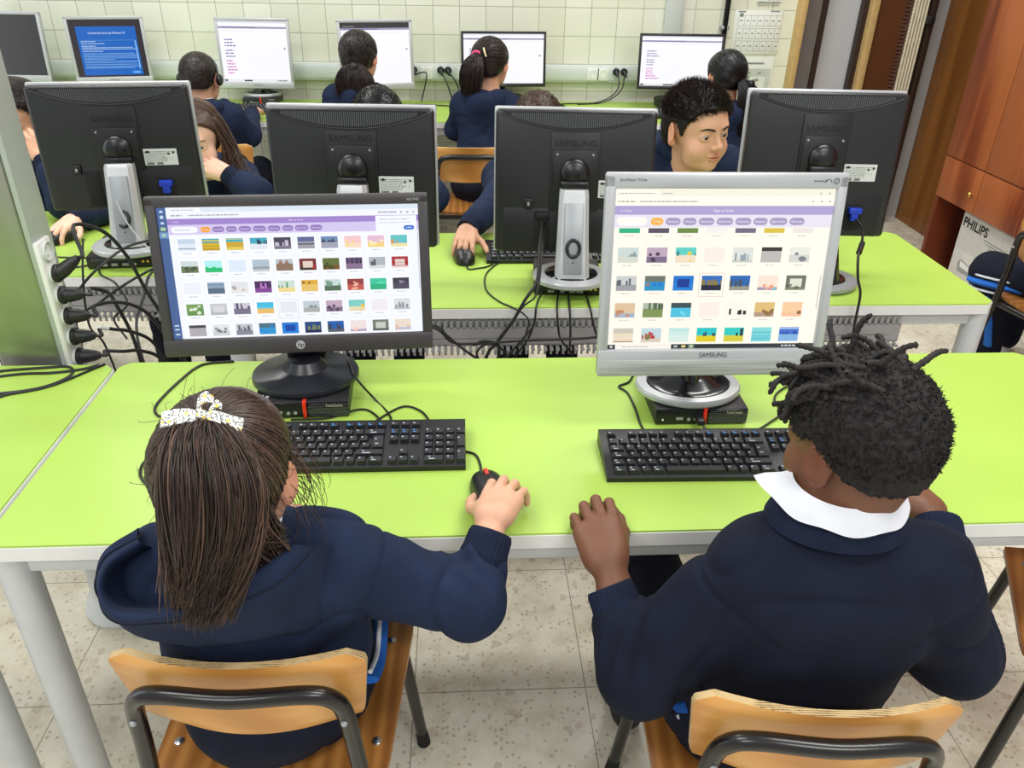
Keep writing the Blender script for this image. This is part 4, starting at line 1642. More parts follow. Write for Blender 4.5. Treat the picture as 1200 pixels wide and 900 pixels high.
# ------------------------------------------------------------------ monitors
def monitor(kind, label, x, y, zc, yaw, tilt, W, H, base, page_fn, brand=None, group='computer screens'):
    """screen faces local -y. (x, y, zc): centre of the screen panel; base = (y offset of the base centre, base z, base rx, ry)"""
    by, bz, brx, bry = base
    t = thing('computer_monitor', label, 'monitor', (x, y, bz), yaw, group)
    T = TR((0, 0, zc - bz), rx=-tilt)
    hp = kind == 'hp'
    slim = kind in ('hp', 'slim')
    body = 'hp_bezel' if hp else ('shell_black' if slim else 'silver')
    bt, bs, bb = (0.020, 0.019, 0.034) if hp else ((0.013, 0.013, 0.018) if slim else (0.026, 0.018, 0.050))
    if kind == 'old':
        bt, bs, bb = 0.017, 0.016, 0.032
    dp = 0.018
    # bezel: four bars around the picture
    m = MB()
    sw, sh = W - 2 * bs, H - bt - bb
    cz = (bb - bt) / 2
    m.rbox((0, 0, H / 2 - bt / 2), (W, dp, bt), 0.004, 2, T)
    m.rbox((-W / 2 + bs / 2, 0, 0), (bs, dp, H - 0.004), 0.004, 2, T)
    m.rbox((W / 2 - bs / 2, 0, 0), (bs, dp, H - 0.004), 0.004, 2, T)
    m.rbox((0, -0.001, -H / 2 + bb / 2), (W, dp + 0.002, bb), 0.004, 2, T)
    bz_ = m.build('bezel', body, t)
    if kind == 'samsung':
        m = MB()
        m.rbox((0, -0.0105, -H / 2 + 0.016), (W - 0.004, 0.004, 0.030), 0.0015, 2, T)
        m.build('chin_strip', 'brushed_bezel', bz_)
    m = MB()
    m.rbox((0, 0.016, 0), (W - 0.006, 0.022, H - 0.006), 0.006, 2, T)
    m.rbox((0, 0.036, -0.01), (W * 0.72, 0.034, H * 0.7), 0.014, 3, T)
    m.build('rear_shell', 'shell_dark' if slim else 'silver_dark', t)
    cv = page_fn(sw, sh)
    cv.build('screen', t, T @ TR((0, -dp / 2 + 0.0065, cz)))
    # marks on the bezel
    if hp:
        m = MB()
        zz = -H / 2 + bb / 2
        m.lathe([(0.0085, 0), (0.0085, 0.0006), (0.0, 0.0006)], 28, T @ TR((0, -dp / 2 - 0.0022, zz), rx=PI / 2))
        lg = m.build('logo_disc', 'silver', bz_)
        m = MB()
        m.text('hp', 0.0125, T @ TR((0, -dp / 2 - 0.0034, zz - 0.0035)) @ np.array([[1, 0, 0.25, 0], [0, 1, 0, 0], [0, 0, 1, 0], [0, 0, 0, 1.0]]))
        m.build('logo_letters', 'dark_print', lg, smooth=0)
        m = MB()
        m.text('V22 FHD', 0.006, T @ TR((W / 2 - 0.028, -dp / 2 - 0.0006, H / 2 - 0.013)))
        m.build('model_lettering', 'silver', bz_, smooth=0)
    elif kind == 'samsung':
        m = MB()
        m.text('SAMSUNG', 0.0125, T @ TR((0.003, -dp / 2 - 0.0032, -H / 2 + 0.0365)), maxw=0.050)
        m.text('SyncMaster 913nw', 0.0075, T @ TR((-W / 2 + 0.045, -dp / 2 - 0.0006, H / 2 - 0.0135)), maxw=0.045)
        m.build('lettering', 'grey_print', bz_, smooth=0)
        m = MB()
        a = np.linspace(0, 2 * PI, 25)
        m.tube(np.stack([W / 2 - 0.022 + 0.0045 * np.cos(a), np.full(25, -dp / 2 - 0.0004), H / 2 - 0.0125 + 0.0045 * np.sin(a)], 1), 0.0007, 5, T)
        m.box((W / 2 - 0.022, -dp / 2 - 0.0005, H / 2 - 0.0125), (0.001, 0.0008, 0.004), T)
        for i in range(4):
            m.box((W / 2 - 0.058 + i * 0.006, -dp / 2 - 0.0005, H / 2 - 0.0125), (0.004, 0.0008, 0.0016), T)
        a = np.linspace(0, PI, 13)
        m.tube(np.stack([W / 2 - 0.036 + 0.006 * np.cos(a), np.full(13, -dp / 2 - 0.0004), H / 2 - 0.0155 + 0.006 * np.sin(a)], 1), 0.0005, 5, T)
        m.build('button_marks', 'grey_print', bz_, smooth=0)
    elif kind == 'old':
        m = MB()
        m.text('SAMSUNG', 0.011, T @ TR((0, -dp / 2 - 0.0026, -H / 2 + 0.014)), maxw=0.045)
        m.build('lettering', 'grey_print', bz_, smooth=0)
    else:
        m = MB()
        m.rbox((0, -dp / 2 - 0.002, -H / 2 + bb / 2), (0.03, 0.001, 0.006), 0.0004, 1, T)
        m.build('maker_mark', 'grey_print', bz_, smooth=0)
    # stand: neck and round base
    top = zc - bz
    m = MB()
    if hp:
        m.lathe([(1.0, 0.002), (1.0, 0.009), (0.985, 0.0125), (0.60, 0.0165), (0.42, 0.022), (0.34, 0.034), (0.30, 0.04), (0.0, 0.04)], 64, TR((0, by, 0)) @ np.diag([brx, bry, 1, 1]))
        m.build('base', 'hp_stand', t, smooth=30)
        m = MB()
        m.rbox((0, by + 0.052, (top - 0.05) / 2 + 0.015), (0.066, 0.030, top - 0.05), 0.010, 3)
        m.rbox((0, by + 0.046, 0.045), (0.078, 0.046, 0.05), 0.012, 3)
        m.build('neck', 'hp_stand', t)
    else:
        bm_ = 'gloss_black' if kind == 'slim' else 'silver'
        m.lathe([(0.97, 0.0), (1.0, 0.004), (1.0, 0.010), (0.97, 0.0145), (0.80, 0.0155), (0.80, 0.012), (0.0, 0.012)], 64, TR((0, by, 0)) @ np.diag([brx, bry, 1, 1]))
        bo = m.build('base', bm_, t, smooth=30)
        m = MB()
        m.lathe([(0.79, 0.0125), (0.78, 0.0165), (0.56, 0.018), (0.40, 0.03), (0.0, 0.034)], 48, TR((0, by, 0)) @ np.diag([brx, bry, 1, 1]))
        m.build('base_dish', 'gloss_black', bo, smooth=40)
        m = MB()
        hh = top - 0.02
        m.tube(spline([(0, by + 0.012, 0.012), (0, by + 0.03, hh * 0.35), (0, by + 0.012, hh * 0.7), (0, 0.05, hh)], 6), [0.052] * 6 + [0.046] * 12 + [0.04], 20, flat=0.42)
        m.build('neck', 'gloss_black' if kind != 'old' else 'silver_dark', t)
    return t


def rear_monitor(label, x, y, zc, yaw, tilt, W, H, base, silver_stand=True, hook='full', label_side=1, hz=0.0, group='screens seen from behind'):
    """a monitor whose back faces local -y"""
    bx, by, bz, brad = base
    t = thing('computer_monitor', label, 'monitor', (x, y, bz), yaw, group)
    T = TR((0, 0, zc - bz), rx=-tilt)
    m = MB()
    m.rbox((0, 0.022, 0), (W, 0.016, H), 0.005, 2, T)
    m.build('bezel', 'silver', t)
    m = MB()
    m.rbox((0, 0.0, -0.001), (W - 0.008, 0.036, H - 0.008), 0.010, 3, T)
    sh = m.build('rear_shell', 'shell_black', t)
    # lit side is turned away; a dark-bordered display on the far face
    cv = blocks_page(W - 0.04, H - 0.07, 1280, 1024, 5)
    cv.build('screen', t, T @ TR((0, 0.0302, 0.01), rz=PI))
    yb = -0.0185
    # arched vent field along the top
    m = MB()
    hw = W / 2 - 0.02
    arc = [(u * hw, H / 2 - 0.052 + 0.036 * abs(u) ** 2.2) for u in np.linspace(-1, 1, 33)]
    m.prism([(-hw, H / 2 - 0.010), (hw, H / 2 - 0.010)] + arc[::-1], 0.003, T @ TR((0, yb + 0.0006, 0)))
    vt = m.build('vent_field', 'shell_dark', sh)
    m = MB()
    ns = 66
    for i in range(ns):
        u = -0.88 + 1.76 * (i + 0.5) / ns
        z0 = H / 2 - 0.047 + 0.036 * abs(u) ** 2.2
        z1 = H / 2 - 0.013
        if z1 - z0 > 0.004:
            m.box((u * hw, yb - 0.0012, (z0 + z1) / 2), (0.0024, 0.0016, z1 - z0), T)
    m.build('vent_slats', 'grey_print', vt, smooth=0)
    m = MB()
    m.tube([(a, yb - 0.001, b) for a, b in arc], 0.0014, 6, T)
    m.build('arch_ridge', 'shell_black', vt)
    # raised middle panel, mounting plate, dome hinge
    m = MB()
    m.rbox((0, yb - 0.0005, 0.028), (0.125, 0.006, H - 0.17), 0.002, 2, T)
    m.rbox((0, yb + 0.0022, -H / 2 + 0.062), (W - 0.05, 0.004, 0.115), 0.002, 2, T)
    m.build('middle_panel', 'shell_dark', sh)
    m = MB()
    m.text('SAMSUNG', 0.021, T @ TR((0, yb - 0.0042, hz * 0.8 + 0.072)), extrude=0.0006, maxw=0.105)
    m.build('embossed_lettering', 'emboss_print', sh, smooth=0)
    m = MB()
    m.rbox((0, yb - 0.003, hz), (0.112, 0.008, 0.112), 0.002, 2, T)
    vp = m.build('mounting_plate', 'shell_dark', t)
    for sx in (-1, 1):
        m = MB()
        m.lathe([(0.003, 0), (0.003, 0.001), (0, 0.0012)], 10, T @ TR((sx * 0.045, yb - 0.007, hz + 0.046), rx=PI / 2))
        m.build('screw', 'silver_dark', vp)
    m = MB()
    v_ = [(0.038 * math.cos(a), 0.021 * math.sin(a)) for a in np.linspace(0, PI / 2, 9)]
    m.lathe(v_, 28, T @ TR((0, yb - 0.007, hz), rx=PI / 2))
    m.rbox((0, yb - 0.018, hz - 0.026), (0.074, 0.028, 0.020), 0.006, 2, T)
    m.build('hinge_dome', 'hinge_black', t)
    Tl = T @ TR((0, 0, 0.022 + hz * 0.4))
    # maker label, lock port, connector bay
    m = MB()
    m.rbox((0.105 * label_side, yb - 0.0004, -0.045), (0.088, 0.001, 0.044), 0.0004, 1, Tl)
    st = m.build('rating_label', 'sticker', sh)
    m = MB()
    ly = yb - 0.0012
    ox = 0.105 * label_side
    m.prism([(-0.012, 0), (0, 0.0035), (0.012, 0), (0, -0.0035)], 0.0003, Tl @ TR((ox - 0.032, ly, -0.031)) @ np.diag([0.75, 1, 1, 1]))
    for i in range(16):
        m.box((ox - 0.036 + i * 0.0022 + (0.006 if i > 8 else 0), ly, -0.062), (0.0012 if i % 3 else 0.0018, 0.0003, 0.006), Tl)
    m.prism([(0, 0.004), (0.004, -0.003), (-0.004, -0.003)], 0.0003, Tl @ TR((ox + 0.022, ly, -0.036)))
    m.prism([(0, -0.004), (0.006, 0.003), (-0.002, 0.003)], 0.0003, Tl @ TR((ox + 0.034, ly, -0.034)))
    m.build('label_print', 'dark_print', st, smooth=0)
    m = MB()
    rr = random.Random(int(x * 100))
    for k in range(7):
        x0 = ox - 0.039
        while x0 < ox + (0.012 if k > 1 else 0.036):
            w_ = rr.uniform(0.003, 0.009)
            m.box((x0 + w_ / 2, ly, -0.0285 - k * 0.0042 - 0.002), (w_, 0.0003, 0.0014), Tl)
            x0 += w_ + 0.0018
    m.text('SAMSUNG', 0.0042, Tl @ TR((ox - 0.003, ly, -0.0325)))
    for k in range(4):
        m.text('CE'[k % 2], 0.007, Tl @ TR((ox + 0.008 + k * 0.008, ly, -0.050)))
    m.build('label_small_print', 'poster_ink', st, smooth=0)
    m = MB()
    m.rbox((-0.115, yb - 0.003, -0.052), (0.022, 0.008, 0.026), 0.003, 2, T)
    lk = m.build('lock_block', 'shell_dark', sh)
    m = MB()
    m.rbox((-0.115, yb - 0.0075, -0.053), (0.006, 0.003, 0.009), 0.001, 1, T)
    m.build('lock_slot', 'silver_dark', lk)
    m = MB()
    m.rbox((0.108, yb + 0.003, -H / 2 + 0.056), (0.052, 0.008, 0.07), 0.002, 2, T)
    m.build('connector_bay', 'rubber', sh)
    m = MB()
    m.rbox((-0.080, yb + 0.002, -H / 2 + 0.062), (0.040, 0.008, 0.098), 0.002, 2, T)
    m.build('connector_bay', 'rubber', sh)
    m = MB()
    m.rbox((0.108, yb - 0.010, -H / 2 + 0.075), (0.034, 0.020, 0.016), 0.003, 2, T)
    m.rbox((0.108, yb - 0.010, -H / 2 + 0.060), (0.020, 0.016, 0.024), 0.004, 2, T)
    m.build('video_plug', 'vga_blue', t)
    # stand
    top = zc - bz
    sy = by - 0.0
    m = MB()
    m.lathe([(0.97, 0.0), (1.0, 0.004), (1.0, 0.012), (0.97, 0.016), (0.72, 0.018), (0.70, 0.0165), (0.0, 0.0165)], 56, TR((bx, by, 0)) @ np.diag([brad, brad * 0.86, 1, 1]))
    bo = m.build('base', 'silver' if silver_stand else 'silver_dark', t, smooth=30)
    m = MB()
    m.lathe([(0.69, 0.0168), (0.66, 0.0195), (0.3, 0.021), (0.0, 0.021)], 40, TR((bx, by, 0)) @ np.diag([brad, brad * 0.86, 1, 1]))
    m.build('base_dish', 'gloss_black', bo, smooth=40)
    h1 = top - 0.030 + hz
    pts = [(bx, by - 0.03, 0.016), (bx * 0.6, (by - 0.03) * 0.5 - 0.02, h1 * 0.5), (0, -0.046 , h1)]
    m = MB()

    def col_ring(p, w, d):
        k = w * 0.30
        return [(p[0] - w / 2, p[1] + d / 2, p[2]), (p[0] - w / 2, p[1] - d / 2 + 0.012, p[2]), (p[0] - w / 2 + 0.010, p[1] - d / 2, p[2]), (p[0] + w / 2 - 0.010, p[1] - d / 2, p[2]), (p[0] + w / 2, p[1] - d / 2 + 0.012, p[2]), (p[0] + w / 2, p[1] + d / 2, p[2])]
    G = np.array([col_ring(pts[0], 0.088, 0.046), col_ring(pts[1], 0.080, 0.042), col_ring((pts[2][0], pts[2][1], pts[2][2] - 0.012), 0.074, 0.040), col_ring((pts[2][0], pts[2][1] + 0.005, pts[2][2]), 0.070, 0.034)])
    m.grid(G, closed_v=True)
    m.add(G[0], [[5, 4, 3, 2, 1, 0]])
    m.add(G[-1], [[0, 1, 2, 3, 4, 5]])
    so = m.build('stand_column', 'silver' if silver_stand else 'gloss_black', t, smooth=30)
    # inset panel and the round cable hook on the column
    a, b = np.array(pts[0]), np.array(pts[2])
    up = (b - a) / np.linalg.norm(b - a)
    rx = math.atan2(-(b - a)[1], (b - a)[2])
    mid = (a + b) / 2 + np.array([0, -0.024, 0])
    Ti = TR(mid + np.array([0, -0.0005 + (0.010 if True else 0) * 0, 0]), rx=rx)
    L = np.linalg.norm(b - a)
    m = MB()
    Ti = TR(mid, rx=rx)
    m.rbox((0, 0.004, -0.006), (0.046, 0.010, L * 0.80), 0.0015, 2, Ti)
    ip = m.build('inset_panel', 'silver_dark' if silver_stand else 'shell_dark', so)
    m = MB()
    if hook == 'full':
        an = np.linspace(0, 2 * PI, 33)
        m.tube(np.stack([0.016 * np.cos(an), np.full(33, -0.004), -0.030 + 0.021 * np.sin(an)], 1), 0.0045, 8, Ti)
    elif hook == 'half':
        an = np.linspace(-PI * 0.75, PI * 0.45, 25)
        m.tube(np.stack([0.016 * np.cos(an), np.full(25, -0.004), -0.030 + 0.021 * np.sin(an)], 1), [0.003] * 3 + [0.0045] * 19 + [0.003] * 3, 8, Ti)
    if hook:
        m.build('cable_hook', 'black_plastic', so)
        m = MB()
        m.ball((0, -0.0015, -0.066), (0.002, 0.001, 0.002), 8, Ti)
        m.build('screw_hole', 'dark_print', so)
    return t


monitor('hp', 'wide dark framed screen in front of the person with the floral bow', -0.320, 1.444, 0.967, 0.055, 0.195, 0.511, 0.301, (-0.016, 0.757, 0.105, 0.092), hp_page, group='screens on the front desk')
monitor('samsung', 'silver framed squarish screen in front of the person with short locs', 0.441, 1.279, 1.024, -0.004, 0.145, 0.410, 0.357, (0.080, 0.757, 0.104, 0.082), sam_page, group='screens on the front desk')
rear_monitor('black screen seen from behind, farthest left, next to the socket column', -0.929, 2.262, 1.015, 0.11, 0.03, 0.411, 0.335, (0.0, -0.075, 0.757, 0.105), hook='half')
rear_monitor('black screen seen from behind, directly over the wide dark framed screen', -0.269, 2.010, 1.000, -0.042, 0.06, 0.412, 0.350, (0.0, -0.05, 0.757, 0.105), hz=0.028)
rear_monitor('black screen seen from behind whose whole silver stand column shows', 0.285, 2.030, 0.985, -0.069, 0.12, 0.410, 0.365, (0.0, -0.09, 0.757, 0.100), hz=0.026)
rear_monitor('black screen seen from behind nearest the wooden cabinet', 0.940, 2.074, 1.020, -0.071, 0.10, 0.409, 0.375, (0.03, -0.085, 0.723, 0.105), silver_stand=False, hook=None, hz=0.02)
EDGE = 0.722
monitor('old', 'switched off grey framed screen against the tiled wall at the far left', -2.284, 4.483, 1.000, -0.031, 0.07, 0.38, 0.33, (0.06, 0.757, 0.10, 0.085), dark_page, group='screens along the tiled wall')
monitor('old', 'grey framed screen showing a bright blue text panel on black', -1.800, 4.520, 0.985, 0.20, 0.02, 0.37, 0.32, (0.06, 0.757, 0.10, 0.085), licence_page, group='screens along the tiled wall')
monitor('old', 'grey framed lit screen before the person wearing a headset', -1.073, 4.544, 0.972, -0.03, 0.05, 0.38, 0.342, (0.06, 0.757, 0.10, 0.085), lambda w, h: blocks_page(w, h, 1024, 768, 11), group='screens along the tiled wall')
monitor('old', 'grey framed lit screen behind the person with the low dark bunch of hair', -0.434, 4.440, 0.985, 0.22, 0.08, 0.38, 0.336, (0.06, 0.757, 0.10, 0.085), lambda w, h: blocks_page(w, h, 1024, 768, 22, False, True), group='screens along the tiled wall')
monitor('slim', 'thin black framed lit screen before the person with the pink hair band', 0.226, 4.519, 0.960, 0.06, 0.08, 0.45, 0.273, (0.06, 0.757, 0.11, 0.085), lambda w, h: blocks_page(w, h, 1366, 768, 33, False), group='screens along the tiled wall')
monitor('slim', 'thin black framed lit screen beside the black wall pipe', 1.164, 4.474, 0.962, -0.022, 0.12, 0.45, 0.275, (0.06, 0.757, 0.11, 0.085), lambda w, h: blocks_page(w, h, 1366, 768, 44), group='screens along the tiled wall')

mini_pc('small black computer under the stand of the wide dark framed screen', -0.318, 1.417, EDGE - 0.002, 0.05)
mini_pc('small black computer under the stand of the silver framed screen', 0.452, 1.371, EDGE - 0.002, 0.0)
mini_pc('small black computer, ports showing, under the screen with the visible silver stand column', 0.277, 2.005, EDGE - 0.002, -0.07, True)
mini_pc('small black computer, ports showing, on the desk by the socket column', -0.945, 2.215, EDGE - 0.002, 0.1, True)
mini_pc('small black computer under the stand of the left-most seen rear screen ', -0.265, 1.985, EDGE - 0.002, 0.0, True)['label'] = 'small black computer behind the wide dark framed screen, hidden under the next screen'
for nm, (px, py) in (('switched off', (-2.28, 4.54)), ('blue panel', (-1.81, 4.575)), ('headset boy', (-1.073, 4.60)), ('low bunch', (-0.44, 4.50)), ('pink band', (0.22, 4.575)), ('pipe', (1.164, 4.53))):
    mini_pc({'switched off': 'small black computer under the switched off screen by the wall',
             'blue panel': 'small black computer under the screen with the blue panel',
             'headset boy': 'small black computer under the screen before the person with headset',
             'low bunch': 'small black computer under the screen behind the low dark bunch of hair',
             'pink band': 'small black computer under the screen before the pink hair band',
             'pipe': 'small black computer under the screen beside the wall pipe'}[nm], px, py, EDGE - 0.002, 0.0)

keyboard('black keyboard before the person with the floral bow, partly behind hair', -0.221, 1.208, 0.0)
keyboard('black keyboard before the person with short locs', 0.462, 1.160, -0.018)
keyboard('black keyboard on the middle desk next to the hand on a mouse', 0.285, 2.21, 0.0)
keyboard('black keyboard by the wall beside the person with a headset', -0.95, 4.33, 0.0)
keyboard('black keyboard by the wall before the screen next to the pipe', 1.17, 4.27, 0.0)
mouse('black mouse under the right hand of the person with the floral bow', 0.040, 1.066, 0.26)
mouse('black mouse under a hand beyond the wide dark framed screen', 0.002, 2.182, PI + 0.1)
mouse('black mouse under fingertips below the screen next to the socket column', -1.20, 2.345, PI - 0.5)
mouse('black mouse at the very left edge on the near green desk', -0.845, 1.105, 0.3)

chair('plywood chair under the person with the floral bow', (-0.298, 0.938, 0), -0.045)
chair('plywood chair under the person with short locs', (0.468, 0.832, 0), -0.085)
chair('plywood chair in the right foreground corner beside the person with short locs', (1.235, 1.02, 0), -0.5)
chair('plywood chair with a tracksuit leg across it at the right edge', (2.16, 2.47, 0), -1.35)
chair('plywood chair behind the person with the pink hair band', (0.03, 3.78, 0), 0.0)
chair('plywood chair behind the person wearing a headset', (-1.12, 3.80, 0), 0.15)
chair('plywood chair behind the person with long black hair', (1.30, 3.62, 0), 0.15)


# ------------------------------------------------------------------ people
def A(*v):
    return np.array(v, float)


def head_rot(yaw, pitch=0.0, roll=0.0):
    return np.array(Matrix.Rotation(yaw, 3, 'Z') @ Matrix.Rotation(-pitch, 3, 'X') @ Matrix.Rotation(roll, 3, 'Y'))


class Fig:
    """one person; all shapes in world space, stored relative to a point on the floor"""

    def __init__(s, org, h=.004):
        s.org = A(*org)
        s.h = h
        s.sd = SD()
        s.col = []
        s.skin = None
        s.root = None

    def core(s, sh_c, neck, arms, low):
        """trunk and arms under the clothes, so the body is one surface from head to fingertips"""
        d = s.sd
        sh_c, neck, low = A(*sh_c), A(*neck), A(*low)
        d.cap(neck, sh_c - A(0, 0, .02), .044, .060, .03)
        d.cap(sh_c - A(0, 0, .03), low, .068, .070, .03)
        for sh, el, wr in arms:
            sh, el, wr = A(*sh), A(*el), A(*wr)
            d.cap(sh_c - A(0, 0, .02), sh, .050, .036, .02)
            d.cap(sh, el, .036, .030, .015)
            d.cap(el, wr, .030, .022, .012)

    def finish(s, label, group='people in navy school clothes'):
        V, F = s.sd.mesh(s.h)
        V = relax(V, F, 1, .35)
        c = np.tile(s.skin, (len(V), 1))
        for fn in s.col:
            c = fn(V, c)
        s.root = np_mesh('person', V - s.org, F, 'skin', None, 180, c, s.org)
        tag(s.root, label, 'person', group)
        return s.root

    def part(s, name, V, F, mat, col=None, smooth=180, parent=None):
        return np_mesh(name, V - s.org, F, mat, parent or s.root, smooth, col)

    def mb(s, name, m, mat, smooth=35, parent=None):
        m.v = [v - s.org for v in m.v]
        return m.build(name, mat, parent or s.root, smooth)


def sRGB(*c):
    return A(*lin(c), 1.0)


class Head:
    def __init__(s, C, yaw, pitch=0.0, roll=0.0, sc=1.0):
        s.C, s.R, s.s = A(*C), head_rot(yaw, pitch, roll), sc

    def w(s, *p):
        return s.C + s.R @ (A(*p) * s.s)

    def loc(s, P):
        return ((P - s.C) @ s.R) / s.s

    def many(s, P):
        return s.C + (np.asarray(P) * s.s) @ s.R.T


def build_head(fig, H, skin, neck_to, face=True, neck_r=0.046, lip=None):
    s, R, w = H.s, H.R, H.w
    d = fig.sd
    fig.skin = skin

    def E(c, r, k=0.01, op='u', Rl=None):
        RR = R if Rl is None else R @ Rl
        d.ell(w(*c), A(*r) * s, RR, k * s, op)

    def Cp(a, b, ra, rb=None, k=0.01, op='u'):
        d.cap(w(*a), w(*b), ra * s, None if rb is None else rb * s, k * s, op)
    E((0, -.012, .022), (.073, .090, .080))
    E((0, .032, .028), (.060, .052, .056), .02)
    E((0, .030, -.035), (.054, .056, .066), .02)
    Cp((-.030, .040, -.070), (.030, .040, -.070), .024, None, .025)
    E((0, .066, -.084), (.020, .016, .016), .02)
    if face:
        for q in (-1, 1):
            E((q * .036, .054, -.040), (.024, .026, .024), .02)
        Cp((0, .0845, .000), (0, .1000, -.027), .0065, .0098, .012)
        for q in (-1, 1):
            E((q * .0105, .0905, -.0310), (.0078, .0085, .0070), .006)
        Cp((-.030, .0755, .0185), (.030, .0755, .0185), .009, None, .02)
        for q in (-1, 1):
            E((q * .031, .100, -.004), (.020, .016, .015), .014, 's')
            E((q * .031, .0700, -.003), (.0150, .0150, .0145), .005)
            E((q * .031, .088, -.0030), (.0132, .022, .0054), .0015, 's')
        E((0, .0860, -.0530), (.0205, .0090, .0052), .005)
        E((0, .0850, -.0620), (.0170, .0095, .0062), .005)
        E((0, .0955, -.0573), (.0215, .0120, .0013), .0025, 's')
    for q in (-1, 1):
        Ry = np.array(Matrix.Rotation(-q * 0.42, 3, 'Z') @ Matrix.Rotation(0.15, 3, 'X'))
        E((q * .0775, -.008, -.006), (.0068, .0195, .0300), .005, 'u', Ry)
        E((q * .0745, -.006, -.030), (.0068, .0120, .0120), .006, 'u')
        E((q * .0865, -.004, -.003), (.0060, .0110, .0190), .004, 's', Ry)
    nb = A(*neck_to)
    d.cap(w(0, -.020, -.040), nb, neck_r * s, neck_r * s * 1.08, .022 * s)
    lipc = skin * A(.80, .52, .50, 1) if lip is None else lip

    def paint(V, col):
        L = H.loc(V)
        if face:
            m = ((np.abs(L[:, 0]) < .0205) & (L[:, 1] > .074) & (L[:, 1] < .13) & (L[:, 2] < -.0475) & (L[:, 2] > -.069)).astype(float)
            m *= np.clip(1.25 - (L[:, 0] / .019) ** 2 - ((L[:, 2] + .0575) / .0115) ** 2, 0, 1)
            col = col * (1 - m[:, None] * .75) + lipc * m[:, None] * .75
            ck = np.exp(-(((np.abs(L[:, 0]) - .04) / .02) ** 2 + ((L[:, 2] + .03) / .02) ** 2)) * (L[:, 1] > .03) * (L[:, 1] < .12) * .18
            col[:, 1] *= 1 - ck * .35
            col[:, 2] *= 1 - ck * .30
        er = (np.abs(L[:, 0]) > .072) * (np.abs(L[:, 0]) < .11) * (np.abs(L[:, 1]) < .05) * (L[:, 2] < .03) * (L[:, 2] > -.05) * .25
        col[:, 1] *= 1 - er * .6
        col[:, 2] *= 1 - er * .6
        return col
    fig.col.append(paint)
    return d


def eyes(fig, H, iris=(52, 34, 24), look=(0, 0)):
    for q in (-1, 1):
        m = MB()
        c = H.w(q * .031, .0700, -.0035)
        v = A(look[0] - 0.0 * q, 1, look[1])
        v /= np.linalg.norm(v)
        rings = [(0.0, (14, 11, 10)), (0.17, (14, 11, 10)), (0.18, iris), (0.42, iris), (0.45, (40, 26, 20)), (0.48, (206, 200, 194)), (PI / 2, (206, 198, 192)), (PI * .8, (200, 190, 184))]
        n = 24
        up = A(0, 0, 1)
        e1 = np.cross(v, up)
        e1 /= np.linalg.norm(e1)
        e2 = np.cross(e1, v)
        r = .0126
        G = [[H.C + H.R @ ((A(q * .031, .0700, -.0035) + r * (v * math.cos(a) + (e1 * math.cos(t) + e2 * math.sin(t)) * math.sin(a))) * H.s) for t in np.linspace(0, 2 * PI, n, endpoint=False)] for a, _ in rings]
        for i in range(len(rings) - 1):
            m.grid(np.array([G[i], G[i + 1]]), closed_v=True, col=C4(*rings[i + 1][1]))
        fig.mb('eye', m, 'eye_gloss', 60)


def brows(fig, H, mat, thick=.0028, dz=0.0):
    m = MB()
    for q in (-1, 1):
        P = [H.w(q * .012, .0900, .0130 + dz), H.w(q * .024, .0890, .0175 + dz), H.w(q * .037, .0835, .0190 + dz), H.w(q * .049, .0720, .0135 + dz)]
        m.tube(spline(P, 5), np.array([.6, .9, 1, 1, 1, 1, 1, 1, 1, .95, .9, .8, .7, .55, .4, .2]) * thick * H.s, 6, col=(.2, .2, .2, 1))
    fig.mb('eyebrows', m, mat, 180)


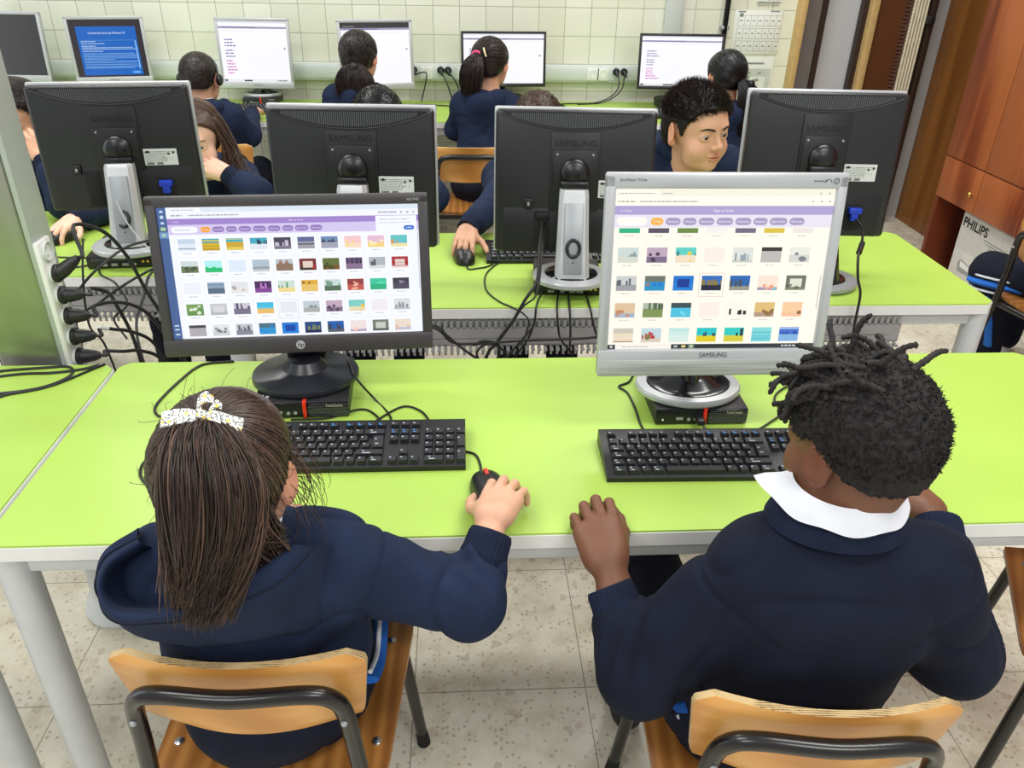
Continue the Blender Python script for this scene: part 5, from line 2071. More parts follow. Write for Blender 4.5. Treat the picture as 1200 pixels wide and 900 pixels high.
def hand_sd(W, fwd, up, thumb, curl=((.5, .7, .4),) * 4, spread=(.10, .03, -.04, -.12), sc=1.0, th=(-.1, .35), elbow=None, fist=False):
    """thumb = +1 when the thumb lies towards +x of the hand frame (y fwd, z dorsal)"""
    y = A(*fwd)
    y /= np.linalg.norm(y)
    z = A(*up)
    z = z - y * (z @ y)
    z /= np.linalg.norm(z)
    x = np.cross(y, z)
    W = A(*W)

    def w(px, py, pz):
        return W + sc * (x * px * thumb + y * py + z * pz)
    d = SD()
    mcp = [(.0250, .064, .001), (.0085, .067, .005), (-.0080, .064, .003), (-.0235, .057, -.002)]
    if elbow is not None:
        e = A(*elbow)
        dd = (e - W) / np.linalg.norm(e - W)
        d.cap(w(0, 0, 0), W + dd * .07, .0205 * sc, .026 * sc, .01, 'u', flat=(z, .78))
    for i, (mx, my, mz) in enumerate(mcp):
        d.cap(w(mx * .55, .000, -.002), w(mx, my - .006, mz - .003), .0150 * sc, .0098 * sc, .010 * sc)
    d.cap(w(.012, .006, -.004), w(.018, .04, -.010), .016 * sc, .013 * sc, .012 * sc)
    d.cap(w(-.014, .01, -.004), w(-.018, .045, -.008), .014 * sc, .011 * sc, .012 * sc)
    ln = [.060, .067, .062, .049]
    rad = [.0077, .0079, .0075, .0067]
    tips = []
    for i in range(4):
        p = A(*mcp[i])
        a = 0.0
        sp = spread[i]
        q = p
        pts = [p]
        for k, f in enumerate((.46, .30, .24)):
            a += curl[i][k]
            q = q + ln[i] * f * A(math.sin(sp) * math.cos(a), math.cos(sp) * math.cos(a), -math.sin(a))
            pts.append(q)
        r = rad[i] * sc
        for k in range(3):
            d.cap(w(*pts[k]), w(*pts[k + 1]), r * (1.06 - .07 * k), r * (1.0 - .07 * k), .0016 * sc)
        tips.append(w(*pts[-1]))
    t0, t1 = th
    b = A(.020, .016, -.006)
    c1 = b + .034 * A(math.cos(t0 + .75), math.sin(t0 + .75), -.25)
    c2 = c1 + .026 * A(math.cos(t0 + .75 + t1), math.sin(t0 + .75 + t1), -.22)
    c3 = c2 + .020 * A(math.cos(t0 + .75 + t1 * 1.6), math.sin(t0 + .75 + t1 * 1.6), -.12)
    d.cap(w(*b), w(*c1), .0135 * sc, .0095 * sc, .010 * sc)
    d.cap(w(*c1), w(*c2), .0092 * sc, .0084 * sc, .004 * sc)
    d.cap(w(*c2), w(*c3), .0084 * sc, .0068 * sc, .004 * sc)
    return d, tips


def add_hand(fig, **kw):
    d, tips = hand_sd(**kw)
    fig.sd.p += d.p

    def paint(V, col):
        for t in tips:
            q = np.exp(-((V - t) ** 2).sum(1) / .009 ** 2) * .22
            col[:, 1] *= 1 - q * .5
            col[:, 2] *= 1 - q * .4
        return col
    fig.col.append(paint)


def sleeve_noise(V, N, amp, freq, seed=3):
    n1 = vnoise(V * freq, seed)
    n2 = vnoise(V * freq * 2.1 + 7, seed + 1)
    ridge = .30 - (1 - np.abs(n1)) ** 7 * 1.0 + n2 * 0.30
    return V + N * (ridge * amp)[:, None]


def elbow_folds(V, N, sh, el, wr, amp=.010, freq=170.0, reach=.085):
    """cloth bunching on the inner side of a bent elbow and pulling across the upper arm"""
    sh, el, wr = A(*sh), A(*el), A(*wr)
    u = (sh - el) / np.linalg.norm(sh - el)
    w = (wr - el) / np.linalg.norm(wr - el)
    inn = u + w
    inn /= np.linalg.norm(inn) + 1e-9
    ax = u - w
    ax /= np.linalg.norm(ax) + 1e-9
    q = V - el
    s_ = q @ ax
    win = np.exp(-(q ** 2).sum(1) / reach ** 2) * np.clip(.35 + .9 * (N @ inn), 0, 1)
    ph = s_ * freq + 2.2 * vnoise(V * 16, 5) + 18 * (q @ np.cross(ax, inn))
    return V + N * (win * amp * (1 - 2 * np.abs(np.sin(ph * .5))))[:, None]


def arm_seam(V, N, sh, el, at=.030, depth=.0035, wide=.0045):
    """stitched seam where the sleeve joins the body"""
    sh, el = A(*sh), A(*el)
    ax = (el - sh) / np.linalg.norm(el - sh)
    q = V - sh
    s_ = q @ ax - at + .012 * vnoise(V * 14, 8)
    near = (q ** 2).sum(1) < .105 ** 2
    return V - N * (depth * np.exp(-(s_ / wide) ** 2) * near)[:, None]


def top_sd(hip, sh_c, sh_l, sh_r, neck, arms, chest=(.128, .092), f=(0, 1, 0), belly=1.0, slv=(.058, .049, .040), ks=.035):
    """sweatshirt: trunk and sleeves as one shape"""
    d = SD()
    f = A(*f)
    hip, sh_c = A(*hip), A(*sh_c)
    up = sh_c - hip
    a = hip + up * 0.02
    b = hip + up * 0.42
    c = hip + up * 0.78
    k = chest[1] / chest[0]
    d.cap(a, b, chest[0] * 0.98 * belly, chest[0] * 0.98 * belly, .03, 'u', flat=(f, k * 1.04))
    d.cap(b, c, chest[0] * 0.98 * belly, chest[0] * 0.98, .04, 'u', flat=(f, k))
    sl, sr = A(*sh_l), A(*sh_r)
    ax = sr - sl
    d.cap(sl + ax * .12 - A(0, 0, .02), sr - ax * .12 - A(0, 0, .02), .066, .066, .06, 'u')
    d.cap(sl + ax * .06 + A(0, 0, .0), sr - ax * .06, .050, .050, .05, 'u')
    nk = A(*neck)
    d.cap(sh_c + A(0, 0, .0), nk, .070, .052, .04)
    for sh, el, wr in arms:
        sh, el, wr = A(*sh), A(*el), A(*wr)
        d.cap(sh, el, slv[0], slv[1] * 1.04, ks)
        ws = wr - (wr - el) / np.linalg.norm(wr - el) * (slv[2] + .004)
        d.cap(el, ws, slv[1] * 1.04, slv[2] * 1.06, .03)
    return d


def cuff(fig, wr, el, r, length=.036, mat='navy_rib', parent=None, ribs=26):
    wr, el = A(*wr), A(*el)
    d = (wr - el) / np.linalg.norm(wr - el)
    t = np.linspace(-.034, length * .5, 8)
    n = ribs * 4
    a = np.linspace(0, 2 * PI, n, endpoint=False)
    x = np.cross(d, A(0, 0, 1))
    x /= np.linalg.norm(x)
    y = np.cross(d, x)
    prof = [1.02, 1.06, 1.05, 1.0, .99, .98, .97, .90]
    G = []
    for tt, pf in zip(t, prof):
        rr = r * pf * (1 + .022 * np.cos(a * ribs))
        G.append(wr + d * tt + (x * np.cos(a)[:, None] + y * np.sin(a)[:, None]) * rr[:, None])
    G.append(wr + d * (length * .5 - .004) + (x * np.cos(a)[:, None] + y * np.sin(a)[:, None]) * r * .74)
    m = MB()
    m.grid(np.array(G), closed_v=True)
    return fig.mb('cuff', m, mat, 60, parent)


def trousers(fig, hip, knees, ankles, h=0.008, mat='navy_trousers', r=(.078, .060, .050), hips=(.135, .125, .095)):
    d = SD()
    hip = A(*hip)
    kl = A(*knees[0]) - A(*knees[1])
    kl[2] = 0
    kl = kl / np.linalg.norm(kl) * .07 if np.linalg.norm(kl) > 1e-6 else A(.07, 0, 0)
    d.ell(hip + A(0, 0, .0), hips, None, .03)
    for q, (kn, an) in enumerate(zip(knees, ankles)):
        hp = hip + kl * (1 if q == 0 else -1)
        kn, an = A(*kn), A(*an)
        d.cap(hp, kn, r[0], r[1], .03)
        d.cap(kn, an, r[1], r[2], .025)
    V, F = d.mesh(h)
    V = relax(V, F, 1)
    V = sleeve_noise(V, vnormals(V, F), .005, 11, 9)
    return fig.part('trousers', V, F, mat)


def shoe(fig, an, fwd, mat='black_shoe'):
    an = A(*an)
    f = A(fwd[0], fwd[1], 0)
    f /= np.linalg.norm(f)
    d = SD()
    g = A(an[0], an[1], 0.0)
    d.cap(g - f * .03 + A(0, 0, .034), g + f * .10 + A(0, 0, .030), .032, .030, .01)
    d.cap(g - f * .02 + A(0, 0, .05), g + A(0, 0, .085), .034, .032, .02)
    d.fn(lambda P: -P[:, 2] + 0.001, 0.004, 'i')
    V, F = d.mesh(.006)
    o = fig.part('shoe', V, F, mat)
    return o


def hair_shell(fig, H, line, t=.010, h=.003, mat='hair_dark', extra=None, seed=1, amp=.0015, freq=140, shade=.25, top=0.0):
    """scalp hair: the skull swollen by t, cut at the hairline z = line(y) (head space)"""
    d = SD()
    s = H.s
    d.ell(H.w(0, -.012, .024 + top * .4), A(.073 + t, .090 + t, .080 + t + top) * s, H.R, .01 * s)
    d.ell(H.w(0, -.040, -.018), A(.060 + t * .6, .056 + t, .058) * s, H.R, .02 * s)
    d.ell(H.w(0, .032, .034 + top * .5), A(.060 + t * .8, .052 + t * .9, .054 + t + top) * s, H.R, .02 * s)
    if extra:
        extra(d)

    def cut(P):
        L = H.loc(P)
        return (line(L) - L[:, 2]) * 0.75 * s
    d.fn(cut, .006 * s, 'i')
    V, F = d.mesh(h)
    V = relax(V, F, 1, .4)
    N = vnormals(V, F)
    n1 = vnoise(V * freq, seed)
    V = V + N * (n1 * amp)[:, None]
    c = np.clip(shade + .14 * n1, 0, 1)
    return V, F, N, c


def line_fn(pts, side=0.0):
    ys = [p[0] for p in pts]
    zs = [p[1] for p in pts]

    def f(L):
        return np.interp(L[:, 1], ys, zs) + side * np.abs(L[:, 0])
    return f


def fuzz(V, N, cnt, ln, r, rng, dirv=None, mix=.6, jit=.4, K=3, bend=0.0):
    """short tapering hairs standing on the surface"""
    i = rng.integers(0, len(V), cnt)
    P = V[i]
    n = N[i] + rng.normal(0, jit, (cnt, 3))
    if dirv is not None:
        dv = dirv[i] if np.ndim(dirv) == 2 else np.tile(dirv, (cnt, 1))
        n = n * (1 - mix) + dv * mix
    n /= np.linalg.norm(n, axis=1)[:, None]
    L = ln * rng.uniform(.6, 1.2, cnt)
    t = np.linspace(0, 1, K)
    pts = P[:, None, :] - n[:, None, :] * .002 + n[:, None, :] * (L[:, None, None] * t[None, :, None])
    pts[:, :, 2] -= bend * (L[:, None] * t[None, :] ** 2)
    rr = r * (1 - .85 * t)
    return strand_mesh(pts, rr)


def strands(P, r0, r1=None, mid=None, n=3):
    K = P.shape[1]
    t = np.linspace(0, 1, K)
    r = np.interp(t, [0, .5, 1], [r0, r0 if mid is None else mid, r0 * .3 if r1 is None else r1])
    return strand_mesh(P, r, n)


SK_LIGHT = sRGB(208, 160, 132)
SK_MID = sRGB(206, 158, 128)
SK_DARK = sRGB(112, 74, 54)


def seat_legs(fig, hip, f, spread=.085, th=.33, drop=.02, h=.009, shoes=True, mat='navy_trousers', hips=(.135, .125, .095)):
    hip = A(*hip)
    f = A(*f)
    f /= np.linalg.norm(f)
    r = A(f[1], -f[0], 0)
    kn = [hip + r * q * spread + f * th + A(0, 0, -.005) for q in (1, -1)]
    an = [k + f * drop + A(0, 0, -(k[2] - .09)) for k in kn]
    o = trousers(fig, hip, kn, an, h, mat, hips=hips)
    if shoes:
        for a in an:
            shoe(fig, a, f)
    return o


# ---- the person with the bow, front left
def girl_front():
    rng = np.random.default_rng(7)
    org = A(-.295, .93, 0)
    g = Fig(org, .0026)
    H = Head((-.300, .835, .945), -0.06, 0.10, 0.0, 1.0)
    neck = A(-.300, .848, .800)
    build_head(g, H, SK_LIGHT, neck, face=True)
    shL, shR, shC = A(-.415, .845, .775), A(-.180, .850, .782), A(-.297, .855, .775)
    eR, wR = A(.000, .855, .695), A(.031, .918, .752)
    eL, wL = A(-.455, .955, .640), A(-.345, 1.010, .742)
    add_hand(g, W=wR + A(.010, .040, .018), fwd=(.27, .95, -.08), up=(-.10, .10, 1), thumb=-1, elbow=eR, sc=1.04,
             curl=((.12, .80, .60), (.12, .85, .60), (.15, .90, .60), (.20, .90, .55)), spread=(.05, -.02, -.10, -.20), th=(-.05, .55))
    add_hand(g, W=wL + A(.012, .0, .004), fwd=(1, -.10, -.05), up=(0, .3, 1), thumb=-1, elbow=eL, sc=.92,
             curl=((.15, .2, .15), (.15, .25, .2), (.5, .6, .4), (.7, .7, .4)), th=(.2, .2))
    g.core(shC, neck, [(shR, eR, wR), (shL, eL, wL)], (-.295, .90, .55))
    g.finish('person seen from behind in a navy hooded top with a floral bow in a ponytail')
    eyes(g, H)
    # hooded top
    d = top_sd((-.306, .905, .470), shC, shL, shR, neck - A(0, 0, .012), [(shR, eR, wR), (shL, eL, wL)], chest=(.146, .100), slv=(.060, .047, .039))
    V, F = d.mesh(.0048)
    V = relax(V, F, 2)
    N = vnormals(V, F)
    V = sleeve_noise(V, N, .0075, 11, 4)
    V = elbow_folds(V, N, shR, eR, wR)
    V = arm_seam(V, N, shR, eR, .045)
    V = elbow_folds(V, N, shL, eL, wL)
    top = g.part('hooded_top', V, F, 'navy_fleece')
    cuff(g, wR, eR, .034, .030, parent=top)
    cuff(g, wL, eL, .034, .030, parent=top)
    # the hood hangs open on her back, its rim gaping to the left
    rings = [[(-.403, .850, .800), (-.432, .842, .778), (-.434, .822, .758), (-.416, .806, .752), (-.370, .800, .764), (-.321, .802, .785), (-.278, .815, .806), (-.235, .830, .822)],
             [(-.405, .832, .822), (-.437, .812, .812), (-.438, .786, .794), (-.412, .762, .790), (-.356, .752, .804), (-.300, .757, .824), (-.256, .774, .842), (-.218, .800, .850)],
             [(-.411, .810, .847), (-.444, .783, .837), (-.444, .751, .822), (-.412, .719, .819), (-.348, .701, .835), (-.288, .708, .855), (-.242, .731, .870), (-.207, .773, .868)],
             [(-.422, .820, .842), (-.460, .792, .828), (-.460, .758, .810), (-.424, .718, .800), (-.352, .698, .814), (-.282, .701, .830), (-.224, .726, .846), (-.190, .780, .852)],
             [(-.430, .835, .828), (-.469, .805, .812), (-.468, .772, .794), (-.432, .730, .774), (-.355, .706, .782), (-.275, .706, .792), (-.207, .733, .807), (-.176, .793, .825)],
             [(-.458, .853, .755), (-.489, .836, .741), (-.481, .806, .731), (-.444, .755, .706), (-.372, .734, .698), (-.284, .731, .704), (-.197, .744, .717), (-.158, .809, .754)],
             [(-.450, .880, .710), (-.470, .860, .700), (-.462, .840, .680), (-.430, .800, .660), (-.370, .785, .650), (-.284, .785, .655), (-.200, .795, .670), (-.170, .840, .715)]]
    rings = [[(x, y - dy + sy, z + dy + sz) for x, y, z in q] for q, dy, sy, sz in zip(rings, (0, .006, .014, .015, .012, .004, 0), (0, .004, .008, .014, .022, .032, .03), (0, 0, 0, .004, .012, .022, .02))]
    G = np.array([spline(q, 7) for q in rings])
    G = np.stack([spline(G[:, k], 6) for k in range(G.shape[1])], 1)
    sh_ = G.shape[:2]
    Vh = G.reshape(-1, 3)
    m = MB()
    m.grid(G)
    Fh = np.array(m.f)
    Vh = sleeve_noise(Vh, vnormals(Vh, Fh), .0060, 13, 21)
    hd = g.part('hood', Vh, Fh, 'navy_fleece', parent=top)
    m = MB()
    Gs = Vh.reshape(sh_ + (3,))
    m.tube(Gs[18] + A(0, -.0005, .0005), .0014, 6)
    g.mb('hood_seam', m, 'navy_trousers', 60, hd)
    # rim seam of the hood
    # white shirt showing at the neck
    d = SD()
    d.cap(A(-.297, .838, .815), A(-.297, .846, .842), .058, .054, .01)
    d.cap(A(-.30, .83, .80), A(-.30, .83, .9), .047, .047, .004, 's')
    V, F = d.mesh(.004)
    g.part('shirt_collar', V, F, 'white_cotton')
    # trousers and the blue side stripe
    seat_legs(g, (-.310, .925, .480), (0, 1, 0), h=.008, hips=(.152, .165, .085))
    m = MB()
    m.tube(spline([(-.160, .870, .520), (-.158, .93, .490), (-.160, 1.0, .478), (-.166, 1.12, .475)], 6), .020, 8, flat=.35)
    st = g.mb('blue_stripe', m, 'blue_stripe', 60)
    m = MB()
    m.tube(spline([(-.153, .868, .540), (-.150, .93, .511), (-.153, 1.0, .500), (-.158, 1.12, .496)], 6), .004, 6)
    g.mb('white_piping', m, 'white_piping', 60, st)
    # hair: swept back from the face to the tie high on the back of the head
    tie = A(-.299, .795, 1.036)

    def hl(L):
        return np.interp(L[:, 1], [-.12, -.06, -.03, -.010, .008, .025, .05, .075, .11], [-.062, -.058, -.046, .026, .030, .000, .026, .052, .064])
    V, F, N, c = hair_shell(g, H, hl, .007, .0032, 'hair_brown', None, 3, .001, 120, .18)
    hair = g.part('hair', V, F, 'hair_brown', c)
    parts, cols = [], []

    def add(P, r0, r1=None, mid=None, c0=.1, c1=.6, tone=None):
        v, f = strands(P, r0, r1, mid)
        parts.append((v, f))
        cc = rng.uniform(c0, c1, len(P)) ** 1.4
        if tone is not None:
            cc = cc * np.clip(tone, .12, 1.3)
        cols.append(np.repeat(cc, P.shape[1] * 3))
    # pulled strands across the skull
    i = rng.integers(0, len(V), 2600)
    root = V[i]
    L = H.loc(root)
    Lt = H.loc(tie[None])[0]
    K = 9
    t = np.linspace(0, 1, K)[None, :, None]
    ctr = A(0, -.012, .022)
    a = (L - ctr) / A(.080, .097, .087)
    b = (Lt - ctr) / A(.080, .097, .087)
    P = a[:, None, :] * (1 - t) + b * t
    P /= np.linalg.norm(P, axis=2)[..., None]
    lift = 1.005 + .022 * rng.uniform(0, 1, (len(root), 1, 1)) + .02 * np.sin(t * PI) * rng.uniform(0, 1, (len(root), 1, 1))
    P = ctr + P * A(.080, .097, .087) * lift
    Pw = H.many(P.reshape(-1, 3)).reshape(P.shape)
    add(Pw, .0011, .0009, None, 0, .55)
    # the ponytail: fans out over the tie and falls behind the shoulder
    back = A(-.05, -.90, .42)
    side = A(1, -.05, 0)

    def tail(n, r0, r1, mid, c0, c1, qlo, qhi, w_=1.0, K=14):
        u = rng.normal(0, .95, n).clip(-1.9, 1.9)
        q = rng.uniform(qlo, qhi, n)
        dome = np.sqrt(np.clip(1 - (u / 2.1) ** 2, 0, 1))
        wob = vnoise(np.stack([u * 3.2, q * 2, np.zeros(n)], 1), 77)
        wb2 = vnoise(np.stack([u * 5, q * 3, np.ones(n) * 9], 1), 78)
        P0 = tie + rng.normal(0, .006, (n, 3)) + side * (u * .007)[:, None]
        P1 = tie + back * ((.020 + .045 * q * dome))[:, None] + side * (u * .030 * w_)[:, None] + A(0, 0, .016) * q[:, None]
        P2 = A(-.266, .742, .985) + side * (u * .043 * w_ + wob * .012)[:, None] - A(0, .052, 0) * (q * dome + .18 * wb2)[:, None] + rng.normal(0, .005, (n, 3)) + A(0, 0, -.02) * rng.uniform(0, 1, (n, 1))
        P3 = A(-.312, .712, .852) + side * (u * .011 + wb2 * .012)[:, None] + A(0, -.016, 0) * q[:, None] + rng.normal(0, .006, (n, 3)) + A(-.02, 0, 1) * rng.uniform(-.024, .040, (n, 1))
        add(bez(P0, P1, P2, P3, K), r0, r1, mid, c0, c1, tone=.5 + .6 * wob)
    tail(7600, .0008, .0004, .0010, 0, .75, 0, 1)
    tail(420, .0011, .0004, .0014, .25, 1, .6, 1.05, 1.0, 16)
    # hair from the nape falling over the collar on the right
    n = 1100
    ang = rng.uniform(-.5, 1.35, n)
    P0 = H.many(np.stack([.068 * np.sin(ang), -.030 - .052 * np.cos(ang), -.026 + rng.normal(0, .014, n)], 1))
    P3 = A(-.285, .772, .862) + np.stack([np.sin(ang) * .045 + rng.normal(0, .016, n), -.018 * np.cos(ang) + rng.normal(0, .008, n), rng.normal(0, .022, n)], 1)
    P1 = P0 + A(.004, -.014, -.03)
    P2 = (P0 + 2 * P3) / 3 + A(.020, -.022, -.006) + rng.normal(0, .008, (n, 3))
    add(bez(P0, P1, P2, P3, 10), .0013, .0004, .0012, 0, .6)
    # wisps by the ear and flyaway hairs
    n = 46
    P0 = H.many(np.stack([np.full(n, .070) + rng.normal(0, .004, n), .022 + rng.normal(0, .016, n), .005 + rng.normal(0, .02, n)], 1))
    P3 = P0 + np.stack([rng.uniform(.0, .042, n), rng.uniform(-.03, .04, n), -rng.uniform(.05, .115, n)], 1)
    P1 = P0 + rng.normal(0, .012, (n, 3)) + A(.016, 0, -.012)
    P2 = P3 + rng.normal(0, .016, (n, 3)) + A(.010, 0, .02)
    add(bez(P0, P1, P2, P3, 12), .00055, .0003, None, .2, .7)
    n = 130
    i = rng.integers(0, len(V), n)
    P0 = V[i]
    P3 = P0 + N[i] * rng.uniform(.004, .016, (n, 1)) + rng.normal(0, .012, (n, 3))
    P1 = P0 + N[i] * .007
    P2 = P3 + rng.normal(0, .007, (n, 3))
    add(bez(P0, P1, P2, P3, 8), .00035, .0002, None, .2, .8)
    v, f = merge(*parts)
    g.part('ponytail', v, f, 'hair_brown', np.concatenate(cols), parent=hair)
    # dense core so the tail is not see-through
    d = SD()
    pts = [tie, A(-.292, .790, 1.015), A(-.278, .782, .980), A(-.284, .770, .940), A(-.306, .752, .900), A(-.323, .735, .872)]
    d.chain(pts, [.010, .020, .028, .026, .016, .008], .03)
    V2, F2 = d.mesh(.004)
    g.part('ponytail_core', V2, F2, 'hair_brown', np.full(len(V2), .05), parent=hair)
    # bow
    bow = MB()
    bc = A(-.299, .795, 1.050)
    X, Y, Z_ = A(1, .02, -.04), A(0, -.55, .83), A(0, .83, .55)

    def ribbon(P, wd, th=.0016, tip=None):
        P = spline(P, 6)
        m_ = len(P)
        G = []
        for i_, p in enumerate(P):
            ww = wd if np.isscalar(wd) else np.interp(i_ / (m_ - 1), np.linspace(0, 1, len(wd)), wd)
            sd = Z_
            G.append([p - sd * ww / 2 - Y * th, p + sd * ww / 2 - Y * th, p + sd * ww / 2 + Y * th, p - sd * ww / 2 + Y * th])
        bow.grid(np.array(G), closed_v=True)
        bow.add(G[0], [[0, 1, 2, 3]])
        bow.add(G[-1], [[3, 2, 1, 0]])

    def bp(a, b, c):
        return bc + X * a + Y * b + Z_ * c
    ribbon([bp(.002, .004, 0), bp(-.014, .010, -.001), bp(-.032, .007, -.002), bp(-.046, .003, -.003)], [.008, .017, .020, .019])
    ribbon([bp(-.002, .004, 0), bp(.014, .010, -.001), bp(.030, .006, -.006), bp(.044, .001, -.009)], [.008, .013, .016, .018])
    ribbon([bp(.0, .006, .002), bp(-.006, .012, .012), bp(.002, .012, .022), bp(.010, .008, .020)], [.008, .014, .014, .008])
    ribbon([bp(.004, .005, -.004), bp(.018, .006, -.014), bp(.034, .002, -.020)], [.006, .009, .008])
    ribbon([bp(.006, .006, .006), bp(.014, .010, .014), bp(.020, .008, .012)], [.006, .010, .007])
    bow.ball(bc + Y * .006, (.0075, .007, .0085), 12)
    g.mb('hair_bow', bow, 'floral_ribbon', 50, hair)


girl_front()


# ---- the person with short locs, front right
def boy_front():
    rng = np.random.default_rng(11)
    org = A(.47, .82, 0)
    b = Fig(org, .0026)
    H = Head((.482, .797, 1.002), 0.42, 0.16, -0.03, .95)
    neck = A(.474, .786, .905)
    build_head(b, H, SK_DARK, neck, face=True, neck_r=.054, lip=sRGB(120, 66, 58))
    shL, shR, shC = A(.368, .765, .818), A(.596, .757, .822), A(.474, .780, .820)
    eL, wL = A(.246, .775, .630), A(.211, .852, .700)
    eR, wR = A(.695, .775, .650), A(.735, .935, .742)
    add_hand(b, W=wL + A(-.005, .045, .030), fwd=(-.10, .95, .26), up=(-.06, -.26, 1), thumb=1, elbow=eL, sc=1.14,
             curl=((.20, 1.35, 1.0), (.22, 1.4, 1.0), (.26, 1.4, 1.0), (.32, 1.4, 1.0)), spread=(.05, .0, -.05, -.10), th=(.35, .42))
    add_hand(b, W=wR + A(.0, .034, .010), fwd=(-.12, .97, .05), up=(.1, 0, 1), thumb=-1, elbow=eR, sc=1.05,
             curl=((.55, 1.1, .8),) * 4, th=(.3, .4))
    b.core(shC, neck, [(shL, eL, wL), (shR, eR, wR)], (.465, .83, .55))
    b.finish('person seen from behind in a navy sweatshirt and white collar with short locs')
    eyes(b, H)
    d = top_sd((.478, .838, .455), shC, shL, shR, neck - A(0, 0, .030), [(shL, eL, wL), (shR, eR, wR)], chest=(.150, .106), slv=(.064, .056, .042), ks=.008)
    d.cap(A(.42, .785, .73), A(.53, .785, .73), .090, .090, .05)
    V, F = d.mesh(.005)
    V = relax(V, F, 2)
    N = vnormals(V, F)
    V = sleeve_noise(V, N, .0085, 9, 14)
    V = elbow_folds(V, N, shL, eL, wL, .010)
    V = arm_seam(V, N, shL, eL)
    V = arm_seam(V, N, shR, eR)
    V = elbow_folds(V, N, shR, eR, wR, .010)
    top = b.part('sweatshirt', V, F, 'navy_knit')
    cuff(b, wL, eL, .036, .030, parent=top)
    cuff(b, wR, eR, .036, .030, parent=top)
    # ribbed neckband
    m = MB()
    a = np.linspace(0, 2 * PI, 181)
    nk = A(.474, .789, .926)
    G = []
    for rr, zz in ((.064, -.012), (.073, -.022), (.078, -.031), (.0805, -.039)):
        G.append(np.stack([nk[0] + rr * np.cos(a) * 1.10 * (1 + .006 * np.cos(a * 90)), nk[1] - .002 + rr * np.sin(a) * .98 * (1 + .006 * np.cos(a * 90)), nk[2] + zz + .010 * np.sin(a) * -1 + 0 * a], 1))
    m.grid(np.array(G))
    b.mb('neckband', m, 'navy_rib', 60, top)
    # white polo collar, open to the front
    m = MB()
    th0, th1 = math.radians(138), math.radians(138 + 236)
    n = 61
    G = []
    for k, tt in enumerate(np.linspace(th0, th1, n)):
        q = abs(2 * k / (n - 1) - 1)
        c, s_ = math.cos(tt + .28), math.sin(tt + .28)
        fl = (.004 + .017 * q ** 5)
        drop = (.026 - .006 * q ** 5)
        base = nk + A(0, .0, .004)
        wv = .0025 * math.sin(tt * 7)
        rad = A(1.04 * c, .98 * s_, 0)
        ring = [base + rad * .054 + A(0, 0, -.015), base + rad * .056 + A(0, 0, .012), base + rad * .060 + A(0, 0, .0185), base + rad * (.066 + .3 * fl) + A(0, 0, .013 + wv),
                base + rad * (.071 + fl) + A(0, 0, .018 - drop * .6 + wv), base + rad * (.073 + 1.5 * fl) + A(0, 0, .018 - drop + wv), base + rad * (.070 + 1.45 * fl) + A(0, 0, .017 - drop + wv), base + rad * .066 + A(0, 0, .008)]
        G.append(ring)
    m.grid(np.array(G))
    b.mb('polo_collar', m, 'white_cotton', 60)
    seat_legs(b, (.462, .85, .475), (-.04, 1, 0), spread=.10, h=.008, hips=(.150, .150, .09))
    m = MB()
    m.tube(spline([(.330, .80, .515), (.325, .86, .480), (.318, .93, .470), (.310, 1.03, .470)], 6), .020, 8, flat=.4)
    st = b.mb('blue_stripe', m, 'blue_stripe', 60)
    m = MB()
    m.tube(spline([(.322, .80, .495), (.317, .86, .459), (.311, .93, .449), (.303, 1.03, .449)], 6), .004, 6)
    b.mb('white_piping', m, 'white_piping', 60, st)

    # hair: cropped close at sides and nape, short locs on top
    def hl(L):
        return np.interp(L[:, 1], [-.12, -.07, -.040, -.018, .0, .012, .028, .05, .075, .11], [-.046, -.046, -.034, -.010, .026, .022, .014, .034, .058, .064])
    V, F, N, c = hair_shell(b, H, hl, .0105, .003, 'hair_loc', None, 8, .0030, 170, .22, top=.004)
    L = H.loc(V)
    V = V - N * (.0105 * np.clip((.030 - L[:, 2]) / .075, 0, .93) * (L[:, 1] < .03))[:, None]
    hair = b.part('hair', V, F, 'hair_loc', c)
    parts, cols = [], []
    # tight coils over the crown
    up = (L[:, 2] > -.01)
    n = 5200
    v, f = fuzz(V[up], N[up], n, .0075, .0013, rng, None, 0, .9, 3)
    parts.append((v, f))
    cols.append(np.repeat(rng.uniform(0, .55, n), 9))
    # faded stubble running down to the nape
    hb = SD()
    n = 5000
    ang = rng.uniform(-PI * .62, PI * .62, n)
    zz = rng.uniform(-.074, .0, n)
    r2 = np.sqrt(np.clip(1 - ((zz - .022) / .080) ** 2, .0, 1))
    Q = np.stack([.0735 * r2 * np.sin(ang), -.012 - .0905 * r2 * np.cos(ang), zz], 1)
    keep = rng.uniform(0, 1, n) < np.clip((zz + .078) / .05, 0.05, 1)
    Q = Q[keep]
    Qw = H.many(Q)
    Nn = Qw - H.C
    Nn /= np.linalg.norm(Nn, axis=1)[:, None]
    v, f = fuzz(Qw, Nn, 2400, .0042, .0007, rng, A(0, 0, -1), .55, .3, 3)
    parts.append((v, f))
    cols.append(np.repeat(rng.uniform(0, .3, 2400), 9))
    v, f = merge(*parts)
    b.part('cropped_curls', v, f, 'hair_loc', np.concatenate(cols), parent=hair)
    # locs: thick twisted strands, most of them combed forward
    parts, cols = [], []
